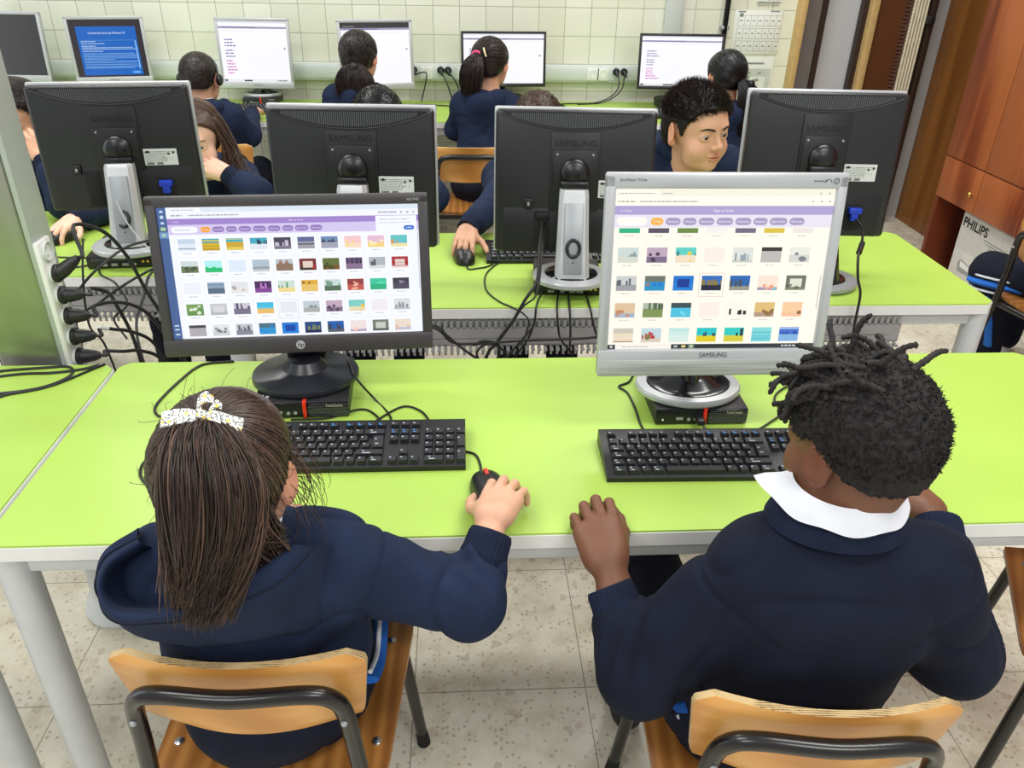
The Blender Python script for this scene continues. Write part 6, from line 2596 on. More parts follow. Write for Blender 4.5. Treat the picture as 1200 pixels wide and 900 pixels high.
    for k in range(135):
        for _ in range(50):
            a = rng.uniform(0, 2 * PI)
            rr = math.sqrt(rng.uniform(0, 1))
            px, py = .074 * rr * math.cos(a), -.004 + .082 * rr * math.sin(a)
            if py > -.055:
                break
        zz = .022 + .094 * math.sqrt(max(0, 1 - (px / .088) ** 2 - ((py + .012) / .108) ** 2))
        p0 = A(px, py, zz)
        nrm = A(px / .085 ** 2, (py + .012) / .1 ** 2, (zz - .022) / .092 ** 2)
        nrm /= np.linalg.norm(nrm)
        fw = A(rng.normal(.10, .55) + px * 5, rng.normal(.75, .5), rng.normal(.1, .25))
        fw = fw - nrm * (fw @ nrm) * .8
        fw /= np.linalg.norm(fw) + 1e-6
        ln = rng.uniform(.046, .082)
        lift = rng.uniform(.02, .32) if rng.uniform() < .87 else rng.uniform(.4, .75)
        P = [p0 - nrm * .004]
        dcur = nrm * lift + fw * .9
        dcur /= np.linalg.norm(dcur)
        for j in range(5):
            P.append(P[-1] + dcur * ln / 5)
            dcur = dcur + A(rng.normal(0, .22), rng.normal(0, .22), -.16 + rng.normal(0, .16))
            dcur /= np.linalg.norm(dcur)
        Q = spline(P, 6)
        tt = np.linspace(0, 1, len(Q))
        rad = .0046 * (1 - .28 * tt) * (1 + .16 * np.sin(tt * ln * 900 + rng.uniform(0, 6))) + rng.normal(0, .00025, len(Q))
        rad[-1] *= .45
        Qw = H.many(Q)
        mm = MB()
        v, f = strand_mesh(Qw[None], rad[None] * H.s, 8)
        parts.append((v, f))
        cols.append(np.full(len(v), rng.uniform(.05, .6)) + rng.normal(0, .1, len(v)))
    v, f = merge(*parts)
    b.part('locs', v, f, 'hair_loc', np.clip(np.concatenate(cols), 0, 1), parent=hair)


boy_front()


# ---- children of the middle row, facing the camera
def simple_top(fig, hip, sh, f, arms, neck, chest=(.13, .095), h=.007, mat='navy_fleece', width=.125, hood=True, hoodz=.030, slv=(.056, .048, .038), name='hooded_top'):
    f = A(*f)
    f /= np.linalg.norm(f)
    r = A(f[1], -f[0], 0)
    sh = A(*sh)
    shR, shL = sh + r * width, sh - r * width
    aa = []
    for side, el, wr in arms:
        aa.append((shR if side == 'R' else shL, el, wr))
    d = top_sd(hip, sh, shL, shR, neck, aa, chest, f, 1.0, slv)
    V, F = d.mesh(h)
    V = relax(V, F, 1)
    V = sleeve_noise(V, vnormals(V, F), .005, 12, int(abs(sh[0]) * 50))
    o = fig.part(name, V, F, mat)
    for s_, el, wr in aa:
        cuff(fig, wr, el, slv[2] * .86, .026, parent=o, ribs=18)
    if hood:
        d = SD()
        c = sh + A(0, 0, hoodz)
        pts = [c + f * .066 + r * .052 + A(0, 0, -.012), c + f * .02 + r * .082 + A(0, 0, .012), c - f * .045 + r * .060 + A(0, 0, .010), c - f * .082 + A(0, 0, -.004),
               c - f * .045 - r * .060 + A(0, 0, .010), c + f * .02 - r * .082 + A(0, 0, .012), c + f * .066 - r * .052 + A(0, 0, -.012)]
        d.chain(pts, [.014, .024, .032, .038, .032, .024, .014], .03)
        d.ell(c - f * .072 - A(0, 0, .060), (.082, .036, .085), np.stack([r, f, A(0, 0, 1)], 1), .045)
        V, F = d.mesh(.006)
        V = relax(V, F, 1)
        V = sleeve_noise(V, vnormals(V, F), .004, 16, 2)
        fig.part('hood', V, F, mat, parent=o)
    return o


def boy_middle():
    rng = np.random.default_rng(5)
    org = A(.62, 2.75, 0)
    b = Fig(org, .0022)
    H = Head((.674, 2.33, 1.062), PI + 0.44, 0.05, 0.04, 1.06)
    neck = A(.682, 2.385, .925)
    build_head(b, H, sRGB(214, 166, 132), neck, face=True, neck_r=.047)
    eR, wR = A(.46, 2.36, .775), A(.56, 2.20, .752)
    eL, wL = A(.80, 2.38, .775), A(.72, 2.20, .752)
    for wv, e, t, fw in ((wR, eR, 1, (.45, -.9, -.05)), (wL, eL, -1, (-.45, -.9, -.05))):
        add_hand(b, W=wv, fwd=fw, up=(0, 0, 1), thumb=-t * -1 if False else (-1 if t == 1 else 1), elbow=e, sc=1.0)
    b.core((.685, 2.44, .915), neck, [(A(.55, 2.43, .915), eR, wR), (A(.80, 2.45, .915), eL, wL)], (.625, 2.62, .60))
    b.finish('person with short spiky dark hair leaning between two black screens, facing the camera')
    eyes(b, H, look=(.12, -.12))
    brows(b, H, 'hair_dark', .0030, .001)
    simple_top(b, (.62, 2.74, .46), (.685, 2.440, .925), (.1, -.99, 0), [('R', eR, wR), ('L', eL, wL)], neck - A(0, 0, .02), (.14, .10), .0065, width=.135, hoodz=.052)
    seat_legs(b, (.62, 2.75, .475), (0, -1, 0))

    def hl(L):
        return np.interp(L[:, 1], [-.12, -.07, -.03, -.012, .006, .022, .034, .055, .075, .11], [-.056, -.052, -.035, .022, .026, -.012, .016, .046, .064, .070])
    V, F, N, c = hair_shell(b, H, hl, .007, .0028, 'hair_dark', None, 8, .0016, 150, .1, top=.004)
    L = H.loc(V)
    hair = b.part('hair', V, F, 'hair_dark', c)
    upv = H.R @ A(.1, .55, .75)
    parts, cols = [], []
    m = L[:, 2] > .035
    v, f = fuzz(V[m], N[m], 6500, .019, .0008, rng, upv, .45, .35, 4)
    parts.append((v, f))
    cols.append(np.repeat(rng.uniform(0, .8, 6500), 12))
    m = L[:, 2] <= .045
    v, f = fuzz(V[m], N[m], 6000, .011, .0007, rng, H.R @ A(0, -.3, -1), .75, .22, 3)
    parts.append((v, f))
    cols.append(np.repeat(rng.uniform(0, .5, 6000), 9))
    v, f = merge(*parts)
    b.part('spikes', v, f, 'hair_dark', np.concatenate(cols), parent=hair)


boy_middle()


def long_hair(fig, H, rng, hair, ends, n=900, mat='hair_brown', side=(-1, 1), r=.0015, c1=.8, name='long_strands', part_x=0.0, bulge=.02):
    """strands from the parting over the side of the head down to given end points"""
    parts, cols = [], []
    for sd, end, jit in ends:
        m_ = 500
        yy = rng.uniform(-.095, .055, m_)
        a_ = np.linspace(.02, 1.15, 9)
        rr_ = np.sqrt(np.clip(1 - ((yy + .012) / .103) ** 2, 0, 1))
        arc = np.stack([sd * .0845 * np.sin(a_)[None] * rr_[:, None], np.repeat(yy[:, None], 9, 1) - .012 * a_[None], .024 + .0925 * np.cos(a_)[None] * rr_[:, None]], 2) * rng.uniform(.995, 1.02, (m_, 1, 1))
        v, f = strands(H.many(arc.reshape(-1, 3)).reshape(arc.shape), r * .9, r * .7, r)
        parts.append((v, f))
        cols.append(np.repeat(rng.uniform(0, c1, m_) ** 1.5, 27))
        y = rng.uniform(-.085, .040, n)
        x0 = part_x + sd * rng.uniform(.0, .02, n)
        zz = .024 + .088 * np.sqrt(np.clip(1 - (x0 / .082) ** 2 - ((y + .012) / .100) ** 2, 0, 1))
        P0 = H.many(np.stack([x0, y, zz], 1))
        P1 = H.many(np.stack([sd * (.088 + rng.uniform(0, .014, n)), y * .95, zz * .75 + .012], 1))
        P2 = H.many(np.stack([sd * (.084 + bulge * rng.uniform(0, 1, n)), np.minimum(y * .7 - .022, -.004), np.full(n, -.06)], 1))
        P3 = A(*end) + rng.normal(0, 1, (n, 3)) * A(*jit)
        v, f = strands(bez(P0, P1, P2, P3, 13), r, r * .4, r * 1.1)
        parts.append((v, f))
        cols.append(np.repeat(rng.uniform(0, c1, n) ** 1.5, 39))
    v, f = merge(*parts)
    return fig.part(name, v, f, mat, np.concatenate(cols), parent=hair)


def girl_middle():
    rng = np.random.default_rng(15)
    g = Fig((-.90, 2.95, 0), .0025)
    H = Head((-.873, 2.74, .940), PI + 0.06, 0.20, 0.10, 1.0)
    neck = A(-.885, 2.80, .805)
    build_head(g, H, sRGB(228, 186, 160), neck, face=True, neck_r=.042)
    sk = sRGB(226, 182, 154)
    eL, wL = A(-.672, 2.610, .785), A(-.758, 2.645, .838)
    eR, wR = A(-1.085, 2.60, .765), A(-1.175, 2.430, .758)
    add_hand(g, W=wL + A(-.012, .003, .008), fwd=(-.84, .12, .42), up=(.35, -.75, .5), thumb=-1, elbow=eL, sc=.95, curl=((.5, 1.1, .8),) * 4, th=(.5, .3))
    add_hand(g, W=wR + A(-.004, -.012, .006), fwd=(-.25, -.95, -.1), up=(0, 0, 1), thumb=-1, elbow=eR, sc=.95, curl=((.3, .5, .4),) * 4)
    g.core((-.89, 2.865, .77), neck, [(A(-.775, 2.865, .77), eL, wL), (A(-1.005, 2.865, .77), eR, wR)], (-.90, 2.93, .55))
    g.finish('person with long brown hair resting a cheek on one hand behind a black screen')
    eyes(g, H, look=(-.05, -.15))
    brows(g, H, 'hair_brown', .0022)
    simple_top(g, (-.90, 2.96, .46), (-.89, 2.865, .770), (.0, -1, 0), [('L', eL, wL), ('R', eR, wR)], neck - A(0, 0, .03), (.125, .09), .007, width=.115)
    seat_legs(g, (-.90, 2.97, .475), (-.1, -1, 0), th=.40)

    def hl(L):
        return np.interp(L[:, 1], [-.12, -.06, -.02, .0, .02, .045, .07, .11], [-.09, -.09, -.08, -.06, .010, .040, .066, .074]) + 0.0
    V, F, N, c = hair_shell(g, H, hl, .011, .0035, 'hair_brown', None, 4, .001, 120, .25)
    hair = g.part('hair', V, F, 'hair_brown', c)
    long_hair(g, H, rng, hair, [(-1, (-.760, 2.715, .820), (.020, .020, .030)), (1, (-.985, 2.76, .80), (.02, .02, .04))], 800, c1=.95)


girl_middle()


def hidden_child(label, hx, hy, hz, arms, mat='hair_dark', skin=SK_MID, yaw=PI, hands=True, pitch=.25, shz=.80, hipy=.12, cap=.010, fz=True, thumbs=None, seed=1, trouser=True):
    """a child of the middle row of whom mainly hair and hands show over and below a screen"""
    rng = np.random.default_rng(seed)
    g = Fig((hx, hy + hipy, 0))
    H = Head((hx, hy, hz), yaw, pitch, 0, .98)
    neck = A(hx, hy + .055, hz - .14)
    build_head(g, H, skin, neck, face=True)
    for s_, el, wr, fw, up, curl in arms:
        add_hand(g, W=A(*wr), fwd=fw, up=up, thumb=(-1 if s_ == 'R' else 1), elbow=el, sc=1.0, curl=curl)
    g.core((hx, hy + .075, shz), neck, [((hx + (.125 if s_ == 'L' else -.125), hy + .075, shz), el, wr) for s_, el, wr, fw, up, curl in arms], (hx, hy + hipy, .56))
    root = g.finish(label)
    eyes(g, H)
    simple_top(g, (hx, hy + hipy + .02, .46), (hx, hy + .075, shz), (0, -1, 0), [(s_, A(*el), A(*wr) - A(*fw) / np.linalg.norm(fw) * .012) for s_, el, wr, fw, up, curl in arms], neck - A(0, 0, .03), (.130, .095), .008)
    if trouser:
        seat_legs(g, (hx, hy + hipy + .02, .475), (0, -1, 0), th=.40)

    def hl(L):
        return np.interp(L[:, 1], [-.12, -.07, -.03, -.012, .006, .022, .034, .055, .075, .11], [-.056, -.052, -.035, .022, .026, -.012, .016, .046, .064, .070])
    V, F, N, c = hair_shell(g, H, hl, cap, .004, mat, None, seed, .0008, 90, .2, top=.0)
    hair = g.part('hair', V, F, mat, c)
    v, f = fuzz(V, N, 6000, .014, .0008, rng, H.R @ A(0, .8, .0), .72, .3, 3)
    g.part('loose_hairs', v, f, mat, np.repeat(rng.uniform(0, .7, 6000), 9), parent=hair)
    return g, H, hair, rng


RELAX = ((.25, .45, .3), (.25, .5, .35), (.3, .5, .35), (.35, .5, .35))
hidden_child('person hidden behind a black screen, right hand reaching out on a mouse', .250, 2.700, .985,
             [('R', (.118, 2.520, .800), (.012, 2.275, .775), (-.16, -.98, -.16), (0, -.1, 1), RELAX), ('L', (.42, 2.52, .80), (.40, 2.32, .765), (0, -1, -.1), (0, 0, 1), RELAX)], 'hair_brown', seed=31)
hidden_child('person behind a black screen, only the top of dark curly hair showing', -.278, 2.750, .985,
             [('R', (-.45, 2.58, .79), (-.40, 2.40, .765), (0, -1, -.1), (0, 0, 1), RELAX), ('L', (-.10, 2.58, .79), (-.16, 2.40, .765), (0, -1, -.1), (0, 0, 1), RELAX)], 'hair_black', seed=32, cap=.014)
g_, H_, hr_, rg_ = hidden_child('person with long dark hair partly behind the metal column, chin on a raised hand', -1.480, 2.850, .985,
                                [('L', (-1.255, 2.56, .775), (-1.330, 2.640, .895), (-.42, .30, .80), (.5, -.7, .3), ((.5, 1.0, .7),) * 4), ('R', (-1.68, 2.60, .77), (-1.62, 2.42, .765), (.1, -1, -.1), (0, 0, 1), RELAX)], 'hair_dark', seed=33)
long_hair(g_, H_, rg_, hr_, [(-1, (-1.375, 2.80, .82), (.02, .02, .03)), (1, (-1.58, 2.82, .80), (.02, .02, .03))], 500, 'hair_dark')


# ---- children along the wall, seen from behind
def back_child(label, C, style, hip, shz, arms=True, seed=1, mat='hair_dark', skin=SK_MID, yaw=0.0, collar=False, roll=0.0, hood=True, sc=1.0):
    rng = np.random.default_rng(seed)
    hx, hy, hz = C
    g = Fig((hip[0], hip[1], 0))
    H = Head(C, yaw, .12, roll, sc)
    sx, sy = (hx + hip[0]) / 2, hy - .03
    neck = A(hx * .7 + sx * .3, hy - .035, hz - .14)
    build_head(g, H, skin, neck, face=True)
    f = A(-math.sin(yaw * .4), math.cos(yaw * .4), 0)
    r = A(f[1], -f[0], 0)
    sh = A(sx, sy - .02, shz)
    ar = []
    for q, s_ in ((1, 'R'), (-1, 'L')):
        el = sh + r * q * .158 + f * .08 + A(0, 0, -.135)
        el[2] = max(el[2], .70)
        wr = A(sh[0], sh[1], 0) + r * q * .12 + f * .30 + A(0, 0, .762)
        ar.append((s_, el, wr))
        add_hand(g, W=wr + f * .01, fwd=f, up=(0, 0, 1), thumb=(-1 if s_ == 'R' else 1), elbow=el, sc=.95, curl=RELAX)
    g.core(sh, neck, [(sh + r * (.108 if s_ == 'R' else -.108), el, wr) for s_, el, wr in ar], (hip[0], hip[1], .56))
    g.finish(label)
    eyes(g, H)
    simple_top(g, (hip[0], hip[1], .46), sh, f, ar, neck - A(0, 0, .03), (.122, .092), .008, hood=hood, width=.108, slv=(.052, .045, .036))
    seat_legs(g, (hip[0], hip[1] + .02, .475), f)

    def hl(L):
        if style == 'short':
            return np.interp(L[:, 1], [-.12, -.06, -.025, -.008, .010, .022, .034, .055, .075, .11], [-.045, -.042, -.025, .020, .026, .002, .016, .046, .064, .070])
        return np.interp(L[:, 1], [-.12, -.06, -.03, -.010, .008, .025, .05, .075, .11], [-.066, -.062, -.045, .026, .030, .004, .030, .056, .066])
    V, F, N, c = hair_shell(g, H, hl, .006 if style == 'short' else .010, .004, mat, None, seed, .0012, 140, .2)
    hair = g.part('hair', V, F, mat, c)
    parts, cols = [], []

    def add(P, r0, r1=None, mid=None, c1=.6):
        v, f_ = strands(P, r0, r1, mid)
        parts.append((v, f_))
        cols.append(np.repeat(rng.uniform(0, c1, len(P)) ** 1.4, P.shape[1] * 3))
    if style == 'short':
        v, f_ = fuzz(V, N, 1800, .006, .0011, rng, None, 0, .5, 3)
        parts.append((v, f_))
        cols.append(np.repeat(rng.uniform(0, .6, 1800), 9))
    if style in ('pony', 'bunch', 'long'):
        tie = H.w(*{'pony': (-.030, -.098, .026), 'bunch': (.012, -.098, -.040), 'long': (.02, -.095, -.03)}[style])
        i = rng.integers(0, len(V), 900)
        L = H.loc(V[i])
        Lt = H.loc(tie[None])[0]
        ctr, rad = A(0, -.012, .022), A(.083, .100, .090)
        t = np.linspace(0, 1, 7)[None, :, None]
        a, b = (L - ctr) / rad, (Lt - ctr) / rad
        P = a[:, None, :] * (1 - t) + b * t
        P /= np.linalg.norm(P, axis=2)[..., None]
        P = ctr + P * rad * (1.0 + .03 * rng.uniform(0, 1, (900, 1, 1)))
        add(H.many(P.reshape(-1, 3)).reshape(P.shape), .0014, .0012, None, .6)
        n = 1900
        u = rng.normal(0, 1, n).clip(-2, 2)
        if style == 'pony':
            ln, off, w_ = .145, A(-.032, -.050, 0), .024
        elif style == 'bunch':
            ln, off, w_ = .165, A(.008, -.040, 0), .042
        else:
            ln, off, w_ = .30, A(.075, -.05, 0), .034
        P0 = tie + rng.normal(0, .007, (n, 3))
        P1 = tie + off * .5 + A(0, -.035, .012) + np.outer(u, r) * w_
        P2 = tie + off * .9 + A(0, -.02, -ln * .5) + np.outer(u, r) * w_ * 1.3 + rng.normal(0, .006, (n, 3))
        P3 = tie + off + A(0, .01, -ln) + np.outer(u, r) * w_ * .7 + rng.normal(0, .006, (n, 3)) + A(0, 0, 1) * rng.uniform(-.02, .03, (n, 1))
        P1 = P1 + A(0, -.022, 0) * rng.uniform(0, 1, (n, 1))
        P2 = P2 + A(0, -.022, 0) * rng.uniform(0, 1, (n, 1))
        add(bez(P0, P1, P2, P3, 11), .0014, .0006, .0016, .9)
        d = SD()
        d.chain([tie, tie + off * .5 + A(0, -.010, .0), tie + off * .8 + A(0, -.004, -ln * .45), tie + off + A(0, .008, -ln * .8)], [.006, w_ * .38, w_ * .5, w_ * .2], .02)
        v2, f2 = d.mesh(.005)
        g.part('tail_core', v2, f2, mat, np.full(len(v2), .1), parent=hair)
    v, f_ = merge(*parts)
    g.part('strands', v, f_, mat, np.concatenate(cols), parent=hair)
    if style == 'pony':
        m = MB()
        a = np.linspace(0, 2 * PI, 17)
        rr = r
        m.tube([tie + A(0, -.014, .002) + rr * .020 * math.cos(q) + A(0, .25, .97) * .018 * math.sin(q) for q in a], .008, 8)
        g.mb('hair_band', m, 'pink_band', 60, hair)
        m = MB()
        p = [H.w(.008, -.116, .062), H.w(.016, -.120, .044), H.w(.024, -.120, .026)]
        m.tube(spline(p, 5), .0042, 6)
        g.mb('hair_clip', m, 'hairclip_gold', 60, hair)
    if collar:
        d = SD()
        d.cap(neck + A(0, -.002, .0), neck + A(0, .002, .030), .060, .053, .01)
        V, F = d.mesh(.004)
        g.part('shirt_collar', V, F, 'white_cotton')
    return g, H


gh, Hh = back_child('person with cropped hair and a headset, back turned, at the wall desk', (-1.165, 3.850, .955), 'short', (-1.13, 3.81), .800, seed=41, collar=True, yaw=-.10)
back_child('person with dark hair in a low bunch, back turned, at the wall desk', (-.466, 3.950, 1.040), 'bunch', (-.49, 3.92), .862, seed=42, mat='hair_dark', yaw=-.25)
back_child('person with a pink hair band and gold clip, back turned, at the wall desk', (.135, 3.930, 1.020), 'pony', (.09, 3.84), .842, seed=43, mat='hair_dark', yaw=-.40)
back_child('person with long black hair, back turned, beside the black wall pipe', (1.225, 3.860, .985), 'long', (1.25, 3.72), .812, seed=44, mat='hair_black', yaw=.25)

# headset on the cropped boy
t = thing('headset', 'black headset worn by the crop-haired person at the wall desk', 'headset', tuple(Hh.C))
m = MB()
a = np.linspace(PI * .03, PI * .97, 25)
m.tube([Hh.R @ A(.084 * math.cos(q), -.006, .105 * math.sin(q) - .004) for q in a], .0035, 6, flat=2.0)
m.build('headband', 'black_plastic', t)
for q in (-1, 1):
    m = MB()
    m.lathe([(.010, -.008), (.023, -.008), (.026, 0.0), (.020, .008), (.006, .010)], 20, np.block([[Hh.R, np.zeros((3, 1))], [np.zeros((1, 3)), np.ones((1, 1))]]) @ TR((q * .090, -.004, -.006), ry=q * PI / 2))
    m.build('ear_cup', 'black_plastic', t)
m = MB()
m.tube([Hh.R @ A(*p) for p in spline([(-.094, .0, -.02), (-.115, -.01, -.05), (-.118, .01, -.11), (-.11, .06, -.19)], 5)], .0022, 6)
m.build('wire', 'cable_black', t)


# ---- the child at the right-hand edge: hip, tracksuit leg and shoe
def edge_child():
    g = Fig((2.12, 2.46, 0))
    H = Head((2.21, 2.42, 1.02), -1.2, .15)
    neck = A(2.17, 2.43, .88)
    build_head(g, H, SK_MID, neck, face=True)
    wr = A(2.28, 2.20, .58)
    add_hand(g, W=wr, fwd=(.5, -.6, -.2), up=(0, 0, 1), thumb=-1, elbow=A(2.16, 2.26, .66), curl=RELAX)
    g.core((2.16, 2.44, .84), neck, [(A(2.19, 2.32, .84), A(2.16, 2.26, .66), wr)], (2.15, 2.45, .56))
    g.finish('person in blue striped navy tracksuit trousers at the right edge, mostly out of view')
    eyes(g, H)
    simple_top(g, (2.20, 2.48, .48), (2.19, 2.45, .84), (-.6, .75, 0), [('R', A(2.16, 2.26, .66), wr)], neck - A(0, 0, .03), (.13, .095), .008)
    kn = [A(1.995, 2.735, .455), A(2.22, 2.83, .46)]
    an = [A(2.13, 2.80, .10), A(2.27, 2.90, .10)]
    tr = trousers(g, (2.20, 2.52, .49), kn, an, .007, r=(.085, .070, .056))
    for a_, mt in zip(an, ('white_shoe', 'white_shoe')):
        shoe(g, a_, (.5, .5), mt)
    m = MB()
    m.tube(spline([(1.935, 2.745, .425), (1.945, 2.695, .430), (2.00, 2.615, .437), (2.07, 2.53, .442), (2.15, 2.43, .45)], 6), .024, 8, flat=.6)
    st = g.mb('blue_stripe', m, 'blue_stripe', 60, tr)
    m = MB()
    for dz in (-.026, .026):
        m.tube(spline([(1.930 - dz * .16, 2.742, .425 + dz), (1.938 - abs(dz) * .3, 2.688, .430 + dz), (1.993 - abs(dz) * .3, 2.604, .437 + dz), (2.063, 2.518, .442 + dz), (2.145, 2.42, .45 + dz)], 6), .004, 6)
    g.mb('white_piping', m, 'white_piping', 60, st)
    m = MB()
    m.tube(spline([(1.975, 2.690, .37), (2.03, 2.715, .27), (2.085, 2.742, .14)], 6), .020, 8, flat=.5)
    g.mb('shin_stripe', m, 'blue_stripe', 60, tr)
    # hair
    def hl(L):
        return np.interp(L[:, 1], [-.12, -.03, -.01, .006, .022, .05, .11], [-.05, -.035, .022, .026, .0, .04, .070])
    V, F, N, c = hair_shell(g, H, hl, .009, .005, 'hair_dark', None, 2, .002, 120, .2)
    g.part('hair', V, F, 'hair_dark', c)


edge_child()


# ------------------------------------------------------------------ cables
def wire(label, pts, r=.0022, name='cable', cat='cable', group='loose black cables', mat='cable_black', n=7, extra=None):
    o = A(*pts[0])
    t = thing(name, label, cat, tuple(o), 0, group)
    m = MB()
    m.tube(spline([A(*p) - o for p in pts], n), r, 7)
    m.build('wire', mat, t)
    if extra:
        extra(t, o)
    return t


D_ = .7225


def d2(*pp, z=D_):
    return [(x, y, z) for x, y in pp]


wire('black cable from the computer under the dark framed screen to the keyboard top', [(-.240, 1.470, .775), (-.214, 1.389, .772)] + d2((-.181, 1.390), (-.147, 1.328), (-.142, 1.273), (-.152, 1.200)))
wire('black cable from the computer front to the keyboard beside the floral bow', d2((-.334, 1.318), (-.264, 1.322), (-.210, 1.352), (-.180, 1.338), (-.149, 1.279), (-.118, 1.205)))
wire('black cable in a loose loop above the number keys by the person with the bow', d2((-.180, 1.205), (-.195, 1.271), (-.173, 1.307), (-.127, 1.359), (-.093, 1.348), (-.070, 1.304), (-.050, 1.205), z=.7228))
wire('short black mouse cable bending from beside the keyboard by the floral bow', d2((-.010, 1.203), (.015, 1.191), (.024, 1.160), (.026, 1.124)))
wire('black cable bending on the green desk left of the dark framed screen', d2((-.500, 1.562), (-.554, 1.553), (-.575, 1.530), (-.589, 1.482), (-.601, 1.426), (-.606, 1.376), (-.593, 1.344), (-.564, 1.328), (-.500, 1.300), (-.470, 1.22), (-.50, 1.16)), .0026)
wire('black cable loop peeking out left of the ponytail with the floral bow', d2((-.535, 1.222), (-.556, 1.202), (-.564, 1.181), (-.561, 1.156), (-.548, 1.131), (-.520, 1.100)), .0024)
wire('black cable running down the desk left of the silver framed screen to the keyboard', d2((.372, 1.500), (.358, 1.475), (.342, 1.446), (.319, 1.429), (.332, 1.403), (.336, 1.342), (.336, 1.273), (.350, 1.228), (.385, 1.168)))
wire('black cable with plug in the front of the computer under the silver framed screen', [(.446, 1.262, .738), (.452, 1.250, .730), (.457, 1.240, .7232)] + d2((.468, 1.221), (.493, 1.209), (.527, 1.205), (.560, 1.168)),
     extra=lambda t, o: [(lambda m: (m.rbox((0, 0.008, 0), (.015, .030, .012), .003), m.build('plug', 'black_plastic', t)))(MB())])
wire('black cable winding on the desk between the silver framed screen and the person with locs', d2((.400, 1.166), (.416, 1.195), (.448, 1.213), (.483, 1.220), (.516, 1.222), (.561, 1.257), (.612, 1.299), (.628, 1.317), (.627, 1.361), (.646, 1.395), (.696, 1.440), (.720, 1.480), z=.7231))
wire('long black cable looped at the foot of the metal column on the left desk', d2((-1.30, 1.520), (-1.023, 1.523), (-.958, 1.533), (-.893, 1.542), (-.843, 1.546), (-.822, 1.518), (-.830, 1.485), (-.863, 1.454), (-.929, 1.435), (-1.10, 1.41)), .0030)
wire('second black cable lying across the left desk under the looped one', d2((-1.30, 1.47), (-1.008, 1.493), (-.963, 1.507), (-.916, 1.517), (-.865, 1.519), (-.810, 1.533), (-.780, 1.552)), .0030)
wire('lowest of the black cables curving over the left desk by the column', d2((-1.30, 1.39), (-.967, 1.413), (-.910, 1.431), (-.842, 1.464), (-.785, 1.536), (-.770, 1.556)), .0028)
wire('black cable looped on the floor under the left green desk', [(-1.6, 1.80, .006), (-1.346, 1.781, .006), (-1.28, 1.761, .006), (-1.208, 1.642, .006), (-1.147, 1.572, .006), (-1.085, 1.545, .006)], .004)
wire('black cable bunch hanging under the edge of the left green desk', [(-1.20, 1.45, .45), (-1.051, 1.436, .30), (-1.0, 1.406, .26), (-.948, 1.415, .30), (-.89, 1.395, .34), (-.85, 1.40, .50), (-.84, 1.42, .64)], .004)
wire('black video cable with round filter hanging from the screen nearest the wooden cabinet', [(1.048, 2.025, .892), (1.052, 1.985, .880), (1.030, 1.925, .868), (.990, 1.850, .850), (.990, 1.826, .800), (1.001, 1.816, .760), (1.004, 1.814, .690), (1.008, 1.815, .610), (1.00, 1.83, .52)], .0034,
     extra=lambda t, o: [(lambda m: (m.tube([A(1.022, 1.905, .864) - o, A(.996, 1.862, .853) - o], [.007, .007], 10), m.build('filter', 'black_plastic', t)))(MB())])
wire('thick black video cable falling from the screen with the visible silver stand', [(.205, 2.005, .895), (.203, 1.98, .890), (.190, 1.90, .86), (.180, 1.826, .800), (.150, 1.805, .757), (.118, 1.80, .698), (.080, 1.80, .641), (.054, 1.80, .598), (.04, 1.82, .45)], .0042,
     extra=lambda t, o: [(lambda m: (m.rbox((0, 0, .012), (.036, .018, .016), .003), m.rbox((0, 0, -.008), (.018, .014, .026), .004), m.build('plug', 'black_plastic', t)))(MB())])
wire('thin second cable beside the thick video cable of the silver stand screen', [(.214, 2.004, .890), (.202, 1.94, .860), (.182, 1.828, .770), (.145, 1.81, .735), (.10, 1.803, .675), (.05, 1.80, .60)], .0024)
wire('black mouse cable curling over the middle desk from the reaching hand', [(.008, 2.124, .7225), (.014, 2.100, .7225), (.036, 2.105, .7225), (.069, 2.122, .7225), (.110, 2.18, .7225), (.141, 2.20, .7225), (.089, 2.130, .7225), (.059, 2.051, .7225), (.059, 1.948, .7225), (.089, 1.875, .7225), (.120, 1.838, .722), (.150, 1.815, .712), (.160, 1.805, .690), (.144, 1.81, .630)], .0022)
for i, (lab, pts) in enumerate((('leftmost black cable dropping from the ports of the computer at the silver stand', [(.205, 1.905, .740), (.190, 1.87, .730), (.180, 1.832, .722), (.176, 1.82, .690), (.160, 1.82, .640), (.12, 1.82, .58)]),
                                ('second black cable dropping from the ports of the computer at the silver stand', [(.245, 1.905, .740), (.238, 1.87, .730), (.233, 1.83, .716), (.236, 1.818, .680), (.245, 1.82, .640), (.279, 1.82, .595)]),
                                ('third black cable dropping from the ports of the computer at the silver stand', [(.268, 1.90, .740), (.266, 1.87, .730), (.265, 1.83, .716), (.268, 1.818, .670), (.270, 1.82, .600)]),
                                ('rightmost black cable dropping from the ports of the computer at the silver stand', [(.310, 1.90, .738), (.315, 1.87, .728), (.318, 1.83, .716), (.326, 1.818, .680), (.345, 1.82, .630)]))):
    wire(lab, pts, .0028, group='cables dropping from the middle desk')
